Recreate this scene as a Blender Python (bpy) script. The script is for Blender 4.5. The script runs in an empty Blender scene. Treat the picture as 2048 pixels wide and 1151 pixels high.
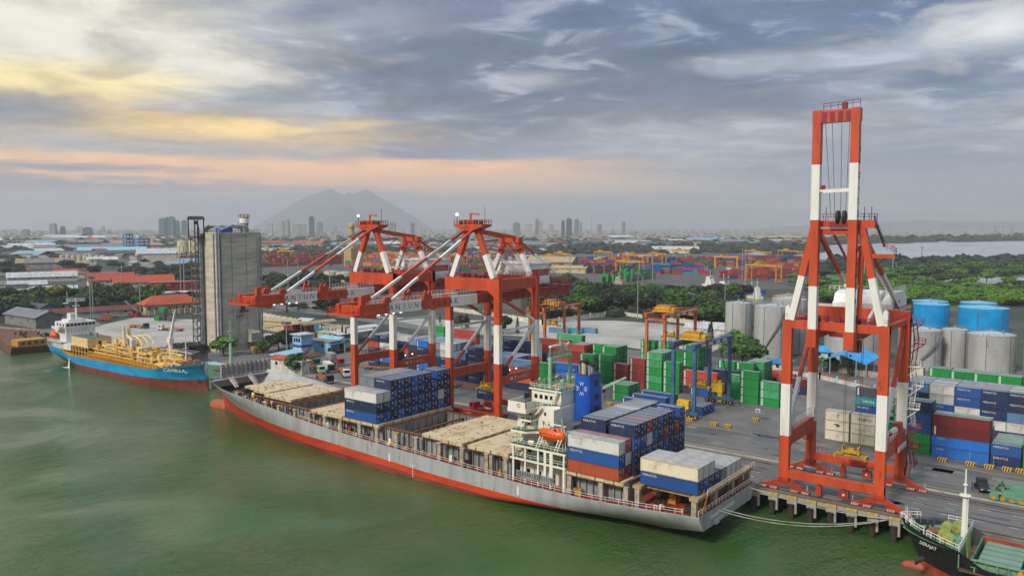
import bpy, math, random
from mathutils import Vector, Matrix
rad=math.radians
random.seed(11)
sc=bpy.context.scene; COL=sc.collection
# ---------------------------------------------------------------- camera
H=55.5; PITCH=rad(4.324); YAW=rad(38.318)
cd=bpy.data.cameras.new("camera"); cam=bpy.data.objects.new("camera",cd); COL.objects.link(cam)
cam.location=(0,0,H); cam.rotation_euler=(math.pi/2-PITCH,0,YAW)
cd.sensor_width=36; cd.lens=28.0; cd.clip_start=1; cd.clip_end=60000
sc.camera=cam
sc.view_settings.view_transform='Standard'; sc.view_settings.look='None'
sc.view_settings.exposure=1.25; sc.view_settings.gamma=1
sc.cycles.use_denoising=True
try: sc.cycles.denoiser='OPENIMAGEDENOISE'
except Exception: pass
sc.cycles.max_bounces=5; sc.cycles.diffuse_bounces=2; sc.cycles.glossy_bounces=3; sc.cycles.volume_bounces=0
sc.cycles.transparent_max_bounces=4; sc.cycles.caustics_reflective=False
# a point of the land seen at picture position (px,py) of the 2048 wide photograph, at true distance
F=1593.0
_m=cam.rotation_euler.to_matrix()
def G(px,py,z=0.0):
    d=_m@Vector(((px-1024)/F,-(py-575.5)/F,-1.0)); t=(z-H)/d.z
    return Vector((d.x*t,d.y*t,z))
# ---------------------------------------------------------------- world : broken evening overcast
SUN_AZ=rad(-140); SUN_EL=rad(38)   # azimuth measured from the view direction, left is negative
w=bpy.data.worlds.new("World"); sc.world=w; w.use_nodes=True
nt=w.node_tree; nt.nodes.clear()
def N(t,**k):
    n=nt.nodes.new(t)
    for a,b in k.items(): setattr(n,a,b)
    return n
def Lk(a,b): nt.links.new(a,b)
def math_(op,a,b=None,c=None,clamp=False):
    n=N('ShaderNodeMath',operation=op); n.use_clamp=clamp
    for i,v in enumerate((a,b,c)):
        if v is None: continue
        if isinstance(v,(int,float)): n.inputs[i].default_value=v
        else: Lk(v,n.inputs[i])
    return n.outputs[0]
def mix_(f,a,b):
    n=N('ShaderNodeMix',data_type='RGBA'); n.clamp_factor=True
    for i,v in ((0,f),(6,a),(7,b)):
        if isinstance(v,(int,float)): n.inputs[i].default_value=v
        elif isinstance(v,tuple): n.inputs[i].default_value=(*v,1)
        else: Lk(v,n.inputs[i])
    return n.outputs[2]
def ramp_(v,a,b):
    n=N('ShaderNodeMapRange',interpolation_type='SMOOTHSTEP'); Lk(v,n.inputs[0]); n.inputs[1].default_value=a; n.inputs[2].default_value=b
    return n.outputs[0]
def noise_(vec,scale,detail=6,rough=.55,dist=0.0,off=0.0):
    mp=N('ShaderNodeMapping'); Lk(vec,mp.inputs[0]); mp.inputs[1].default_value=(off,off*.7,off*.3)
    n=N('ShaderNodeTexNoise'); Lk(mp.outputs[0],n.inputs['Vector']); n.inputs['Scale'].default_value=scale
    n.inputs['Detail'].default_value=detail; n.inputs['Roughness'].default_value=rough; n.inputs['Distortion'].default_value=dist
    return n.outputs['Fac']
tc=N('ShaderNodeTexCoord'); rot=N('ShaderNodeMapping'); rot.vector_type='POINT'; rot.inputs[2].default_value=(0,0,-YAW)
Lk(tc.outputs['Generated'],rot.inputs[0])
sp=N('ShaderNodeSeparateXYZ'); Lk(rot.outputs[0],sp.inputs[0]); X,Y,Zc=sp.outputs
zp=math_('ADD',math_('MAXIMUM',Zc,0.0),0.09)
cx=N('ShaderNodeCombineXYZ'); Lk(math_('DIVIDE',X,zp),cx.inputs[0]); Lk(math_('DIVIDE',Y,zp),cx.inputs[1])
P=cx.outputs[0]
sky=N('ShaderNodeTexSky',sky_type='NISHITA'); sky.sun_disc=False; sky.sun_elevation=SUN_EL; sky.sun_rotation=SUN_AZ-YAW
try: sky.air_density=1.4; sky.dust_density=2.0
except Exception: pass
skyc=N('ShaderNodeVectorMath',operation='SCALE'); Lk(sky.outputs[0],skyc.inputs[0]); skyc.inputs[3].default_value=0.05
big=noise_(P,.42,7,.56,.7,3.1); fine=noise_(P,1.5,9,.62,.9,9.0); band=noise_(P,.95,5,.5,1.2,21.0)
hor=ramp_(Zc,.0,.16)              # 0 at the horizon, 1 above ten degrees
right=ramp_(X,.05,.55)
pale=mix_(hor,(.29,.30,.305),(.27,.30,.335))
dark=mix_(hor,(.17,.20,.255),mix_(right,(.075,.105,.185),(.060,.105,.190)))
c_amt=math_('ADD',math_('MULTIPLY',big,.60),math_('MULTIPLY',fine,.40))
leftish=ramp_(X,.10,-.46)         # brighter towards the evening sun, left
thr=math_('SUBTRACT',c_amt,math_('MULTIPLY',leftish,.05))
col=mix_(ramp_(thr,.40,.56),pale,dark)
wob=noise_(P,1.1,8,.62,.8,5.0); wob2=noise_(P,2.6,7,.6,.5,15.0)
def blob(x0,z0,rx,rz,k=1.5,soft=.75,w=None):
    u=math_('DIVIDE',math_('SUBTRACT',X,x0),rx); v=math_('DIVIDE',math_('SUBTRACT',Zc,z0),rz)
    d=math_('SQRT',math_('ADD',math_('MULTIPLY',u,u),math_('MULTIPLY',v,v)))
    d=math_('ADD',d,math_('MULTIPLY',math_('SUBTRACT',w or wob,.5),k*2))
    return ramp_(d,1+soft*.6,1-soft)
def lay(m,amt,c):
    global col
    col=mix_(math_('MULTIPLY',m,amt),col,c)
# cloud masses of this evening
lay(blob(-.02,.180,.34,.072,1.5),.92,(.042,.072,.125)); lay(blob(.16,.135,.22,.026,1.3),.9,(.070,.098,.150)); lay(blob(.42,.235,.36,.055,1.4),.9,(.028,.072,.150)); lay(blob(-.34,.178,.15,.030,1.5),.75,(.085,.108,.160))
wis=math_('MULTIPLY',ramp_(wob2,.54,.68),hor)
lay(wis,.42,(.36,.38,.42))
lay(blob(.02,.178,.06,.012,1.6),.7,(.36,.375,.41)); lay(blob(.50,.205,.09,.024,1.8,.75,wob2),.85,(.50,.51,.52)); lay(blob(.33,.19,.12,.012,1.5),.5,(.38,.41,.45)); lay(blob(.30,.105,.30,.030,1.2),.6,(.34,.35,.37))
# evening glow: white-yellow high left, amber below it, peach belt low
lay(blob(-.49,.200,.24,.070,1.3),.92,(.50,.475,.395)); lay(blob(-.56,.152,.17,.026,1.2),.92,(.68,.55,.22)); lay(blob(-.36,.112,.25,.030,1.4),.92,(.50,.34,.14)); lay(blob(-.33,.118,.14,.013,1.4),.85,(.74,.50,.15))
lay(blob(-.54,.123,.085,.020,.9),.9,(.10,.115,.155)); lay(blob(-.44,.092,.20,.012,1.2),.45,(.24,.24,.26))
bz=math_('ADD',Zc,math_('MULTIPLY',math_('SUBTRACT',wob,.5),.022))
belt=math_('MULTIPLY',ramp_(X,.26,-.06),math_('MULTIPLY',ramp_(bz,.030,.052),ramp_(bz,.088,.076)))
lay(belt,.95,(.84,.43,.155)); lay(blob(.06,.052,.22,.014,.9),.75,(.62,.40,.22))
lay(blob(-.50,.066,.14,.0055,1.0,.75,wob2),.95,(.10,.12,.165)); lay(blob(-.50,.047,.18,.010,1.3,.75,wob2),.9,(.11,.13,.18)); lay(blob(-.26,.044,.16,.006,1.4,.75,wob2),.6,(.20,.21,.25)); lay(blob(.48,.052,.30,.016,1.0),.6,(.16,.215,.28)); lay(blob(.42,.103,.05,.007,1.2),.6,(.17,.19,.235)); lay(blob(-.10,.034,.30,.009,1.6,.75,wob2),.5,(.24,.245,.27))
tex=math_('MULTIPLY_ADD',ramp_(math_('ADD',math_('MULTIPLY',wob2,.6),math_('MULTIPLY',fine,.4)),.36,.62),.40,.70); tx=N('ShaderNodeVectorMath',operation='SCALE'); Lk(col,tx.inputs[0]); Lk(math_('ADD',math_('MULTIPLY',math_('SUBTRACT',tex,1.0),ramp_(Zc,.03,.12)),.86),tx.inputs[3]); col=tx.outputs[0]
# overhead sky, out of view, brightened to add light from above
zen=math_('MULTIPLY_ADD',ramp_(Zc,.30,.80),1.15,1.0)
zs=N('ShaderNodeVectorMath',operation='SCALE'); Lk(col,zs.inputs[0]); Lk(zen,zs.inputs[3]); col=zs.outputs[0]
bg=N('ShaderNodeBackground'); Lk(col,bg.inputs[0]); bg.inputs[1].default_value=1.0
ow=N('ShaderNodeOutputWorld'); Lk(bg.outputs[0],ow.inputs[0])
# ---------------------------------------------------------------- sun through thin cloud
sd=bpy.data.lights.new("sun",'SUN'); sd.energy=1.5; sd.angle=rad(10); sd.color=(1,.93,.82)
so=bpy.data.objects.new("sun",sd); COL.objects.link(so)
az=SUN_AZ-YAW   # clockwise from +Y
dv=Vector((math.sin(az)*math.cos(SUN_EL),math.cos(az)*math.cos(SUN_EL),math.sin(SUN_EL)))
so.rotation_euler=dv.to_track_quat('Z','Y').to_euler(); so.location=dv*300
# ---------------------------------------------------------------- materials
def lin(h):
    if not isinstance(h,str): return h
    o=[]
    for i in (0,2,4):
        c=int(h[i:i+2],16)/255; o.append(c/12.92 if c<=.04045 else ((c+.055)/1.055)**2.4)
    return tuple(o)
MATS={}
def mat(name,c,c2=None,rough=.6,scale=.35,lo=.42,hi=.66,metal=0.0,amt=1.0,stretch=None,bump=0,bscale=4,obj=False,emit=0,detail=6,c3=None,blend=None):
    if name in MATS: return MATS[name]
    m=bpy.data.materials.new(name); m.use_nodes=True; t=m.node_tree; b=t.nodes['Principled BSDF']
    c=lin(c); b.inputs['Roughness'].default_value=rough; b.inputs['Metallic'].default_value=metal
    tcn=t.nodes.new('ShaderNodeTexCoord'); mp=t.nodes.new('ShaderNodeMapping'); t.links.new(tcn.outputs['Object'],mp.inputs[0])
    if stretch: mp.inputs[3].default_value=stretch
    def mx(f,a,bb):
        n=t.nodes.new('ShaderNodeMix'); n.data_type='RGBA'
        for i,v in ((0,f),(6,a),(7,bb)):
            if isinstance(v,(int,float)): n.inputs[i].default_value=v
            elif isinstance(v,tuple): n.inputs[i].default_value=(*v[:3],1)
            else: t.links.new(v,n.inputs[i])
        return n.outputs[2]
    def ns(sc_,lo_,hi_,off=0):
        n=t.nodes.new('ShaderNodeTexNoise'); n.inputs['Scale'].default_value=sc_; n.inputs['Detail'].default_value=detail; n.inputs['Roughness'].default_value=.6
        if off:
            m2=t.nodes.new('ShaderNodeMapping'); m2.inputs[1].default_value=(off,off,off); t.links.new(mp.outputs[0],m2.inputs[0]); t.links.new(m2.outputs[0],n.inputs['Vector'])
        else: t.links.new(mp.outputs[0],n.inputs['Vector'])
        r=t.nodes.new('ShaderNodeMapRange'); r.inputs[1].default_value=lo_; r.inputs[2].default_value=hi_; t.links.new(n.outputs['Fac'],r.inputs[0]); return r.outputs[0]
    src=c
    oi=None
    if obj:
        oi=t.nodes.new('ShaderNodeObjectInfo'); src=oi.outputs['Color']
    if blend: src=mx(blend[1],src,lin(blend[0]))
    if c2 is not None:
        f=ns(scale,lo,hi)
        mm=t.nodes.new('ShaderNodeMath'); mm.operation='MULTIPLY'; mm.inputs[1].default_value=amt; t.links.new(f,mm.inputs[0])
        src=mx(mm.outputs[0],src,lin(c2))
    if c3 is not None:
        f=ns(scale*3.3,.60,.70,17.3); src=mx(f,src,lin(c3))
    if isinstance(src,tuple): b.inputs['Base Color'].default_value=(*src,1)
    else: t.links.new(src,b.inputs['Base Color'])
    if bump:
        n=t.nodes.new('ShaderNodeTexNoise'); n.inputs['Scale'].default_value=bscale; n.inputs['Detail'].default_value=4; t.links.new(mp.outputs[0],n.inputs['Vector'])
        bp=t.nodes.new('ShaderNodeBump'); bp.inputs['Strength'].default_value=bump; bp.inputs['Distance'].default_value=.3
        t.links.new(n.outputs['Fac'],bp.inputs['Height']); t.links.new(bp.outputs[0],b.inputs['Normal'])
    if emit:
        b.inputs['Emission Color'].default_value=(*c,1); b.inputs['Emission Strength'].default_value=emit
    MATS[name]=m; return m
M=MATS
mat('orange','c24a24','a03a1c',rough=.45,scale=.5,amt=.75,c3='8a3418',stretch=(1,1,.22))
mat('orange_deep','ab3a1c','842a18',rough=.5,scale=.5,c3='6e2a1a',stretch=(1,1,.3))  # deeper crane orange; on the main girders it paints in their shade
mat('crane_white','dedcd4','b8ac96',rough=.45,scale=.6,amt=.55,lo=.48,hi=.74,stretch=(1,1,.2))
mat('white','d6d6d0','aaa699',rough=.5,scale=.35,amt=.5,stretch=(1,1,.25))
mat('ship_white','e0dccb','b59b78',rough=.5,scale=.5,amt=.45,lo=.5,hi=.75,stretch=(1,1,.2))
mat('steel_dark','1c1d20','33302c',rough=.6)
mat('steel_grey','6d7074','4b4c4e',rough=.5,metal=.2)
mat('galv','8d9296','6f7375',rough=.5)
mat('rope','a9a79a','807c6e',rough=.9)
mat('glass','10161b',rough=.12)
mat('tyre','16161a','2b2a28',rough=.85)
mat('lamp','ffffff',emit=1.0)
mat('concrete','8f8a7b','6c675c',rough=.85,scale=.12,c3='5c584f',stretch=(1,1,1.6))
mat('concrete_pale','a19b8a','857f70',rough=.85,scale=.5)
mat('asphalt','6a6865','525150',rough=.8,scale=.10,c3='43423f',detail=10,stretch=(.35,1,1))
mat('asphalt_yard','6e6b67','55544f',rough=.8,scale=.09,c3='47453f',detail=10)
mat('lot','a5a199','8b877c',rough=.9,scale=.05,c3='98948a',detail=9)
mat('sand','9a9284','7d7668',rough=.9,scale=.05,detail=9)
mat('apron_dirt','7c6d60','5e5148',rough=.85,scale=.25,detail=8)
mat('paint_white','cfcdc6','9b9a95',rough=.6,scale=1.5)
mat('paint_yellow','c9a63a','8d7c46',rough=.6,scale=1)
mat('rail_steel','4a3b33','2e2825',rough=.5,metal=.4)
mat('black_dark','0a0a0b',rough=.8)
mat('puddle','2a2b2a',rough=.06)
# ---------------------------------------------------------------- mesh and object helpers
def wl(o):
    v=Vector((0,0,0))
    while o is not None: v=v+o.location; o=o.parent
    return v
def tag(o,label=None,cat=None,group=None,kind=None):
    for k,v in (('label',label),('category',cat),('group',group),('kind',kind)):
        if v: o[k]=v
    return o
def thing(name,label,cat,loc=(0,0,0),group=None,rz=0):
    o=bpy.data.objects.new(name,None); COL.objects.link(o); o.location=loc; o.rotation_euler.z=rz; o.empty_display_size=.1
    return tag(o,label,cat,group)
def kids(o): return [c for c in o.children]
def copy_tree(o,parent=None):
    c=o.copy(); COL.objects.link(c)
    if parent is not None: c.parent=parent
    for ch in kids(o): copy_tree(ch,c)
    return c
class MB:
    def __init__(s,auto=False): s.v=[];s.f=[];s.m=[];s.p=[];s.cur=0;s.auto=auto
    def cut(s): s.cur+=1
    def poly(s,pts,mi=0):
        s.cur+=s.auto; i=len(s.v); s.v+= [tuple(p) for p in pts]; s.f.append(tuple(range(i,i+len(pts)))); s.m.append(mi); s.p.append(s.cur)
    def faces(s,vs,fs,mi=0):
        s.cur+=s.auto; i=len(s.v); s.v+=[tuple(p) for p in vs]
        for f in fs: s.f.append(tuple(i+k for k in f)); s.m.append(mi); s.p.append(s.cur)
    def box(s,x0,y0,z0,x1,y1,z1,mi=0,top=None):
        vs=[(x0,y0,z0),(x1,y0,z0),(x1,y1,z0),(x0,y1,z0),(x0,y0,z1),(x1,y0,z1),(x1,y1,z1),(x0,y1,z1)]
        s.faces(vs,[(0,3,2,1),(0,1,5,4),(1,2,6,5),(2,3,7,6),(3,0,4,7)],mi); i=len(s.v)-8
        s.f.append((i+4,i+5,i+6,i+7)); s.m.append(mi if top is None else top); s.p.append(s.cur)
    def beam(s,p,q,w,h=None,mi=0,w2=None,h2=None):
        h=h or w; p=Vector(p);q=Vector(q); d=(q-p).normalized()
        up=Vector((0,0,1)) if abs(d.z)<.95 else Vector((0,1,0))
        a=d.cross(up).normalized(); b=a.cross(d).normalized(); w2=w2 or w; h2=h2 or h
        vs=[]
        for c,W,Hh in ((p,w,h),(q,w2,h2)):
            for sa,sb in ((-1,-1),(1,-1),(1,1),(-1,1)): vs.append(c+a*(sa*W/2)+b*(sb*Hh/2))
        s.faces(vs,[(0,1,2,3),(7,6,5,4),(0,4,5,1),(1,5,6,2),(2,6,7,3),(3,7,4,0)],mi)
    def bands(s,p,q,w,h,cuts):
        p=Vector(p);q=Vector(q); t0=0
        for t1,mi in cuts: s.beam(p.lerp(q,t0),p.lerp(q,t1),w,h,mi); t0=t1
    def tube(s,p,q,r,n=6,mi=0,r2=None,cap=True):
        p=Vector(p);q=Vector(q); d=(q-p).normalized(); r2=r if r2 is None else r2
        up=Vector((0,0,1)) if abs(d.z)<.95 else Vector((0,1,0)); a=d.cross(up).normalized(); b=a.cross(d)
        vs=[]
        for c,R in ((p,r),(q,r2)):
            for k in range(n):
                t=2*math.pi*k/n; vs.append(c+a*(R*math.cos(t))+b*(R*math.sin(t)))
        fs=[(k,(k+1)%n,n+(k+1)%n,n+k) for k in range(n)]
        if cap: fs+=[tuple(range(n))[::-1],tuple(range(n,2*n))]
        s.faces(vs,fs,mi)
    def path(s,pts,r,n=5,mi=0):
        for a,b in zip(pts,pts[1:]): s.tube(a,b,r,n,mi)
    def cyl(s,x,y,z0,z1,r,n=24,mi=0,r2=None,top=None):
        r2=r if r2 is None else r2
        vs=[(x+R*math.cos(2*math.pi*k/n),y+R*math.sin(2*math.pi*k/n),z) for z,R in ((z0,r),(z1,r2)) for k in range(n)]
        s.faces(vs,[(k,(k+1)%n,n+(k+1)%n,n+k) for k in range(n)],mi)
        i=len(s.v)-n; s.f.append(tuple(range(i,i+n))); s.m.append(mi if top is None else top); s.p.append(s.cur)
    def ell(s,c,r,nu=14,nv=8,mi=0):
        vs=[];fs=[]
        for j in range(nv+1):
            ph=math.pi*j/nv
            for k in range(nu):
                t=2*math.pi*k/nu; vs.append((c[0]+r[0]*math.sin(ph)*math.cos(t),c[1]+r[1]*math.sin(ph)*math.sin(t),c[2]+r[2]*math.cos(ph)))
        for j in range(nv):
            for k in range(nu): fs.append((j*nu+k,(j+1)*nu+k,(j+1)*nu+(k+1)%nu,j*nu+(k+1)%nu))
        s.faces(vs,fs,mi)
    def rail(s,pts,h=1.05,mi=0,r=.045,step=2.0,closed=False):
        pts=[Vector(p) for p in pts]
        if closed: pts.append(pts[0])
        up=Vector((0,0,1))
        for a,b in zip(pts,pts[1:]):
            L=(b-a).length
            if L<.01: continue
            for k in (1.0,.55): s.beam(a+up*h*k,b+up*h*k,r*1.6,r*1.6,mi)
            n=max(1,int(L/step))
            for i in range(n+1):
                c=a.lerp(b,i/n); s.beam(c,c+up*h,r*1.6,r*1.6,mi)
    def stair(s,a,b,w=.8,mi=0,h=.9,dirv=(0,1,0)):
        a=Vector(a);b=Vector(b);d=Vector(dirv)*w/2; up=Vector((0,0,1))
        for sg in (-1,1):
            s.beam(a+d*sg,b+d*sg,.1,.25,mi); s.beam(a+d*sg+up*h,b+d*sg+up*h,.07,.07,mi)
            for i in range(4):
                c=a.lerp(b,i/3)+d*sg; s.beam(c,c+up*h,.06,.06,mi)
        n=max(2,int((b-a).length/.45))
        for i in range(n):
            c=a.lerp(b,(i+.5)/n); s.beam(c-d,c+d,.28,.05,mi)
    def prism(s,pts,axis,a,b,mi=0):
        # pts 2d outline; axis 'x' -> (y,z), 'y' -> (x,z), 'z' -> (x,y)
        def V3(p,t): return {'x':(t,p[0],p[1]),'y':(p[0],t,p[1]),'z':(p[0],p[1],t)}[axis]
        n=len(pts); vs=[V3(p,a) for p in pts]+[V3(p,b) for p in pts]
        s.faces(vs,[tuple(range(n))[::-1],tuple(range(n,2*n))]+[(k,(k+1)%n,n+(k+1)%n,n+k) for k in range(n)],mi)
    def mesh(s,name,mats,off=(0,0,0),smooth=False,flip=True):
        me=bpy.data.meshes.new(name); ox,oy,oz=off
        me.from_pydata([(x-ox,y-oy,z-oz) for x,y,z in s.v],[],s.f)
        for m in (mats if isinstance(mats,(list,tuple)) else [mats]): me.materials.append(M[m] if isinstance(m,str) else m)
        me.polygons.foreach_set('material_index',s.m)
        if flip:
            import bmesh
            b=bmesh.new(); b.from_mesh(me); bmesh.ops.recalc_face_normals(b,faces=b.faces); b.to_mesh(me); b.free()
        if smooth: me.polygons.foreach_set('use_smooth',[True]*len(me.polygons))
        me.update(); return me
    def build_each(s,name,mats,parent=None):
        for k in sorted(set(s.p)):
            q=MB(); mp={}
            for f,mi,pc in zip(s.f,s.m,s.p):
                if pc!=k: continue
                for i in f:
                    if i not in mp: mp[i]=len(q.v); q.v.append(s.v[i])
                q.f.append(tuple(mp[i] for i in f)); q.m.append(mi)
            q.build(name,mats,parent)
    def build(s,name,mats,parent=None,smooth=False,flip=True,label=None):
        off=wl(parent) if parent is not None else Vector((0,0,0))
        o=bpy.data.objects.new(name,s.mesh(name,mats,off,smooth,flip)); COL.objects.link(o)
        if parent is not None: o.parent=parent
        if label: o['label']=label
        return o
def one(name,mb,mats,label,cat,group=None,smooth=False):     # a thing that is a single mesh
    o=mb.build(name,mats,None,smooth); return tag(o,label,cat,group)
def setting(name,mb,mats,kind='structure',smooth=False,flip=True):
    o=mb.build(name,mats,None,smooth,flip); o['kind']=kind; return o
# ---- lettering
_txt={}
def text_mesh(s,spacing=1.0):
    if (s,spacing) in _txt: return _txt[(s,spacing)]
    c=bpy.data.curves.new("lettering",'FONT'); c.body=s; c.size=1; c.align_x='CENTER'; c.align_y='CENTER'; c.space_character=spacing; c.resolution_u=2; c.space_line=1.0
    o=bpy.data.objects.new("lettering",c); COL.objects.link(o)
    dg=bpy.context.evaluated_depsgraph_get(); dg.update()
    me=bpy.data.meshes.new_from_object(o.evaluated_get(dg)); bpy.data.objects.remove(o); _txt[(s,spacing)]=me
    return me
def text(s,pos,height,right,up,m,parent,width=None,spacing=1.0,name='lettering'):
    me=text_mesh(s,spacing).copy(); me.materials.clear(); me.materials.append(M[m])
    xs=[v.co.x for v in me.vertices]; ys=[v.co.y for v in me.vertices]
    x0,x1,y0,y1=min(xs),max(xs),min(ys),max(ys); sy=height/(y1-y0); sx=sy if width is None else width/(x1-x0)
    r=Vector(right).normalized(); u=Vector(up).normalized(); p=Vector(pos)-(wl(parent) if parent else Vector())
    for v in me.vertices:
        v.co=p+r*((v.co.x-(x0+x1)/2)*sx)+u*((v.co.y-(y0+y1)/2)*sy)
    o=bpy.data.objects.new(name,me); COL.objects.link(o)
    if parent: o.parent=parent
    return o
# ---------------------------------------------------------------- ground, water, quay
def water_mat():
    m=bpy.data.materials.new('water'); m.use_nodes=True; t=m.node_tree; b=t.nodes['Principled BSDF']; MATS['water']=m
    tcn=t.nodes.new('ShaderNodeTexCoord'); mp=t.nodes.new('ShaderNodeMapping'); t.links.new(tcn.outputs['Object'],mp.inputs[0]); mp.inputs[2].default_value=(0,0,rad(25)); mp.inputs[3].default_value=(1,.45,1)
    def ns(s,d,r=.55,dist=0,vec=None):
        n=t.nodes.new('ShaderNodeTexNoise'); n.inputs['Scale'].default_value=s; n.inputs['Detail'].default_value=d; n.inputs['Roughness'].default_value=r; n.inputs['Distortion'].default_value=dist
        t.links.new(vec or mp.outputs[0],n.inputs['Vector']); return n.outputs['Fac']
    mx=t.nodes.new('ShaderNodeMix'); mx.data_type='RGBA'; rr=t.nodes.new('ShaderNodeMapRange'); rr.inputs[1].default_value=.38; rr.inputs[2].default_value=.62
    t.links.new(ns(.028,5,.55,.8,tcn.outputs['Object']),rr.inputs[0]); t.links.new(rr.outputs[0],mx.inputs[0])
    mx.inputs[6].default_value=(.030,.084,.016,1); mx.inputs[7].default_value=(.060,.098,.034,1)
    t.links.new(mx.outputs[2],b.inputs['Base Color'])
    b.inputs['Roughness'].default_value=.08; b.inputs['IOR'].default_value=1.33
    gust=t.nodes.new('ShaderNodeMapRange'); gust.inputs[1].default_value=.40; gust.inputs[2].default_value=.60; gust.inputs[3].default_value=.22; gust.inputs[4].default_value=1.0
    t.links.new(ns(.022,4,.5,1.0,tcn.outputs['Object']),gust.inputs[0])
    a=t.nodes.new('ShaderNodeMath'); a.operation='MULTIPLY_ADD'; t.links.new(ns(1.5,3,.6),a.inputs[0]); a.inputs[1].default_value=.42; t.links.new(ns(.36,6,.62,.5),a.inputs[2])
    bp=t.nodes.new('ShaderNodeBump'); bp.inputs['Distance'].default_value=1.1
    g2=t.nodes.new('ShaderNodeMath'); g2.operation='MULTIPLY'; g2.inputs[1].default_value=.85; t.links.new(gust.outputs[0],g2.inputs[0]); t.links.new(g2.outputs[0],bp.inputs['Strength'])
    t.links.new(a.outputs[0],bp.inputs['Height']); t.links.new(bp.outputs[0],b.inputs['Normal'])
water_mat()
mat('land','4a4a40','2c3422',rough=.9,scale=.006,lo=.38,hi=.58,detail=12,c3='77736b')
mat('far_green','4a6a26','35501c',rough=.9,scale=.02,detail=9)
WZ=-4.7; QY=163.3
b=MB(); b.poly([(-9000,-400,WZ),(900,-400,WZ),(900,600,WZ),(-9000,600,WZ)]); setting('harbour_water',b,'water',flip=False)
# land: port ground and country behind, one sheet with a quay wall in front
edge=[(900,172),(-262,172),(-262,176),(-404,176),(-404,181),(-470,181),(-500,172),(-9000,172)]
b=MB(); far=[(-20000,172),(-20000,20000),(9000,20000),(9000,172)]
b.poly([(x,y,-.06) for x,y in edge+far])
for (x0,y0),(x1,y1) in zip(edge,edge[1:]): b.poly([(x0,y0,-.06),(x1,y1,-.06),(x1,y1,-9),(x0,y0,-9)],1)
setting('ground',b,['land','concrete'],flip=False)
b=MB(); b.box(-262,QY,-1.0,420,176,-.02,0); setting('quay_deck',b,'asphalt')
def sheet(name,pts,m,z):
    b=MB(); b.poly([(p[0],p[1],z) for p in pts]); o=setting(name,b,m,flip=False)
    if o.data.polygons[0].normal.z<0: o.data.flip_normals()
    return o
sheet('port_yard',[(-470,176.2),(420,176.2),(420,330),(-20,372),(-110,318),(-150,322),(-262,300),(-300,262),(-330,225),(-400,200),(-470,200)],'asphalt_yard',.0)
sheet('quay_road',[(-262,QY+.25),(420,QY+.25),(420,212),(-262,212)],'asphalt',.03)
sheet('quay_apron',[(-262,QY+.05),(420,QY+.05),(420,166.4),(-262,166.4)],'apron_dirt',.06)
for y in (165.15,182.0):
    sheet('crane_rail_slab',[(-262,y-.9),(420,y-.9),(420,y+.9),(-262,y+.9)],'apron_dirt',.075)
    b=MB()
    for d in (-.12,.12): b.box(-262,y+d-.05,.08,420,y+d+.05,.16)
    tag(b.build('crane_rail','rail_steel'),None,None,None,'structure')
sheet('cable_trench',[(-262,184.2),(420,184.2),(420,185.8),(-262,185.8)],'concrete_pale',.07)
b=MB()
for y in (170.5,174.3,178.0):
    x=-258
    while x<60:
        b.poly([(x,y-.09,.05),(x+1.9,y-.09,.05),(x+1.9,y+.09,.05),(x,y+.09,.05)]); x+=5.6
    # lane dashes in the crane portal
setting('road_markings',b,'paint_white',flip=False)
b=MB()
for y in (187.4,206.3): b.poly([(-250,y-.12,.045),(60,y-.12,.045),(60,y+.12,.045),(-250,y+.12,.045)])
setting('lane_lines',b,'paint_yellow',flip=False)
for i,(x,y,rx,ry) in enumerate(((-76,206,3.6,1.3),(-70.5,204.6,2.6,1.0),(-104,197,2.5,.8))):
    pts=[]
    for k in range(22):
        t=2*math.pi*k/22; q=1+.22*math.sin(3*t+i)+.12*math.sin(5*t)
        pts.append((x+rx*q*math.cos(t),y+ry*q*math.sin(t)))
    sheet('puddle',pts,'puddle',.07)
mat('land_lot','a9a59c','8a867c',rough=.92,scale=.035,detail=10,c3='7c786d')
sheet('paved_lot',[G(905,640),(-246,411),G(1440,655),G(1455,690),G(1395,715),G(1230,690),G(1050,672),G(930,668),G(740,632)],'land_lot',.02)
sheet('truck_park',[G(215,700),G(395,700),G(430,640),G(270,634),G(180,655)],'lot',.03)
sheet('service_road',[G(520,612),G(900,668),G(905,660),G(520,602)],'asphalt',.04)
sheet('service_road',[G(530,660),G(690,690),G(690,650),G(600,640)],'lot',.05)
b=MB(); rt=random.Random(77)
for k in range(90):
    x=rt.uniform(-240,30); y=rt.uniform(186,211) if k%3 else rt.uniform(167,181); L_=rt.uniform(6,34); w_=rt.uniform(.14,.34); dy=rt.uniform(-.05,.05)*L_
    b.poly([(x,y,.052),(x+L_,y+dy,.052),(x+L_,y+dy+w_,.052),(x,y+w_,.052)])
for k in range(60):
    x=rt.uniform(-240,30); y=rt.uniform(167,236); n_=9; r0=rt.uniform(.3,1.5); b.poly([(x+r0*rt.uniform(.6,1.5)*math.cos(6.28*i/n_),y+r0*rt.uniform(.4,.9)*math.sin(6.28*i/n_),.055) for i in range(n_)])
setting('tyre_marks_and_oil_stains',b,mat('oil_stain','3c3b39','4c4b48',rough=.55,scale=2),flip=False)
b=MB()
for k in range(26):
    x=rt.uniform(-230,20); y=rt.uniform(187,208); w_=rt.uniform(2,7); d_=rt.uniform(1.5,4); b.poly([(x,y,.048),(x+w_,y,.048),(x+w_,y+d_,.048),(x,y+d_,.048)])
setting('paving_patches',b,mat('patch','7b7974','66645f',rough=.85,scale=.8),flip=False)
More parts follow.
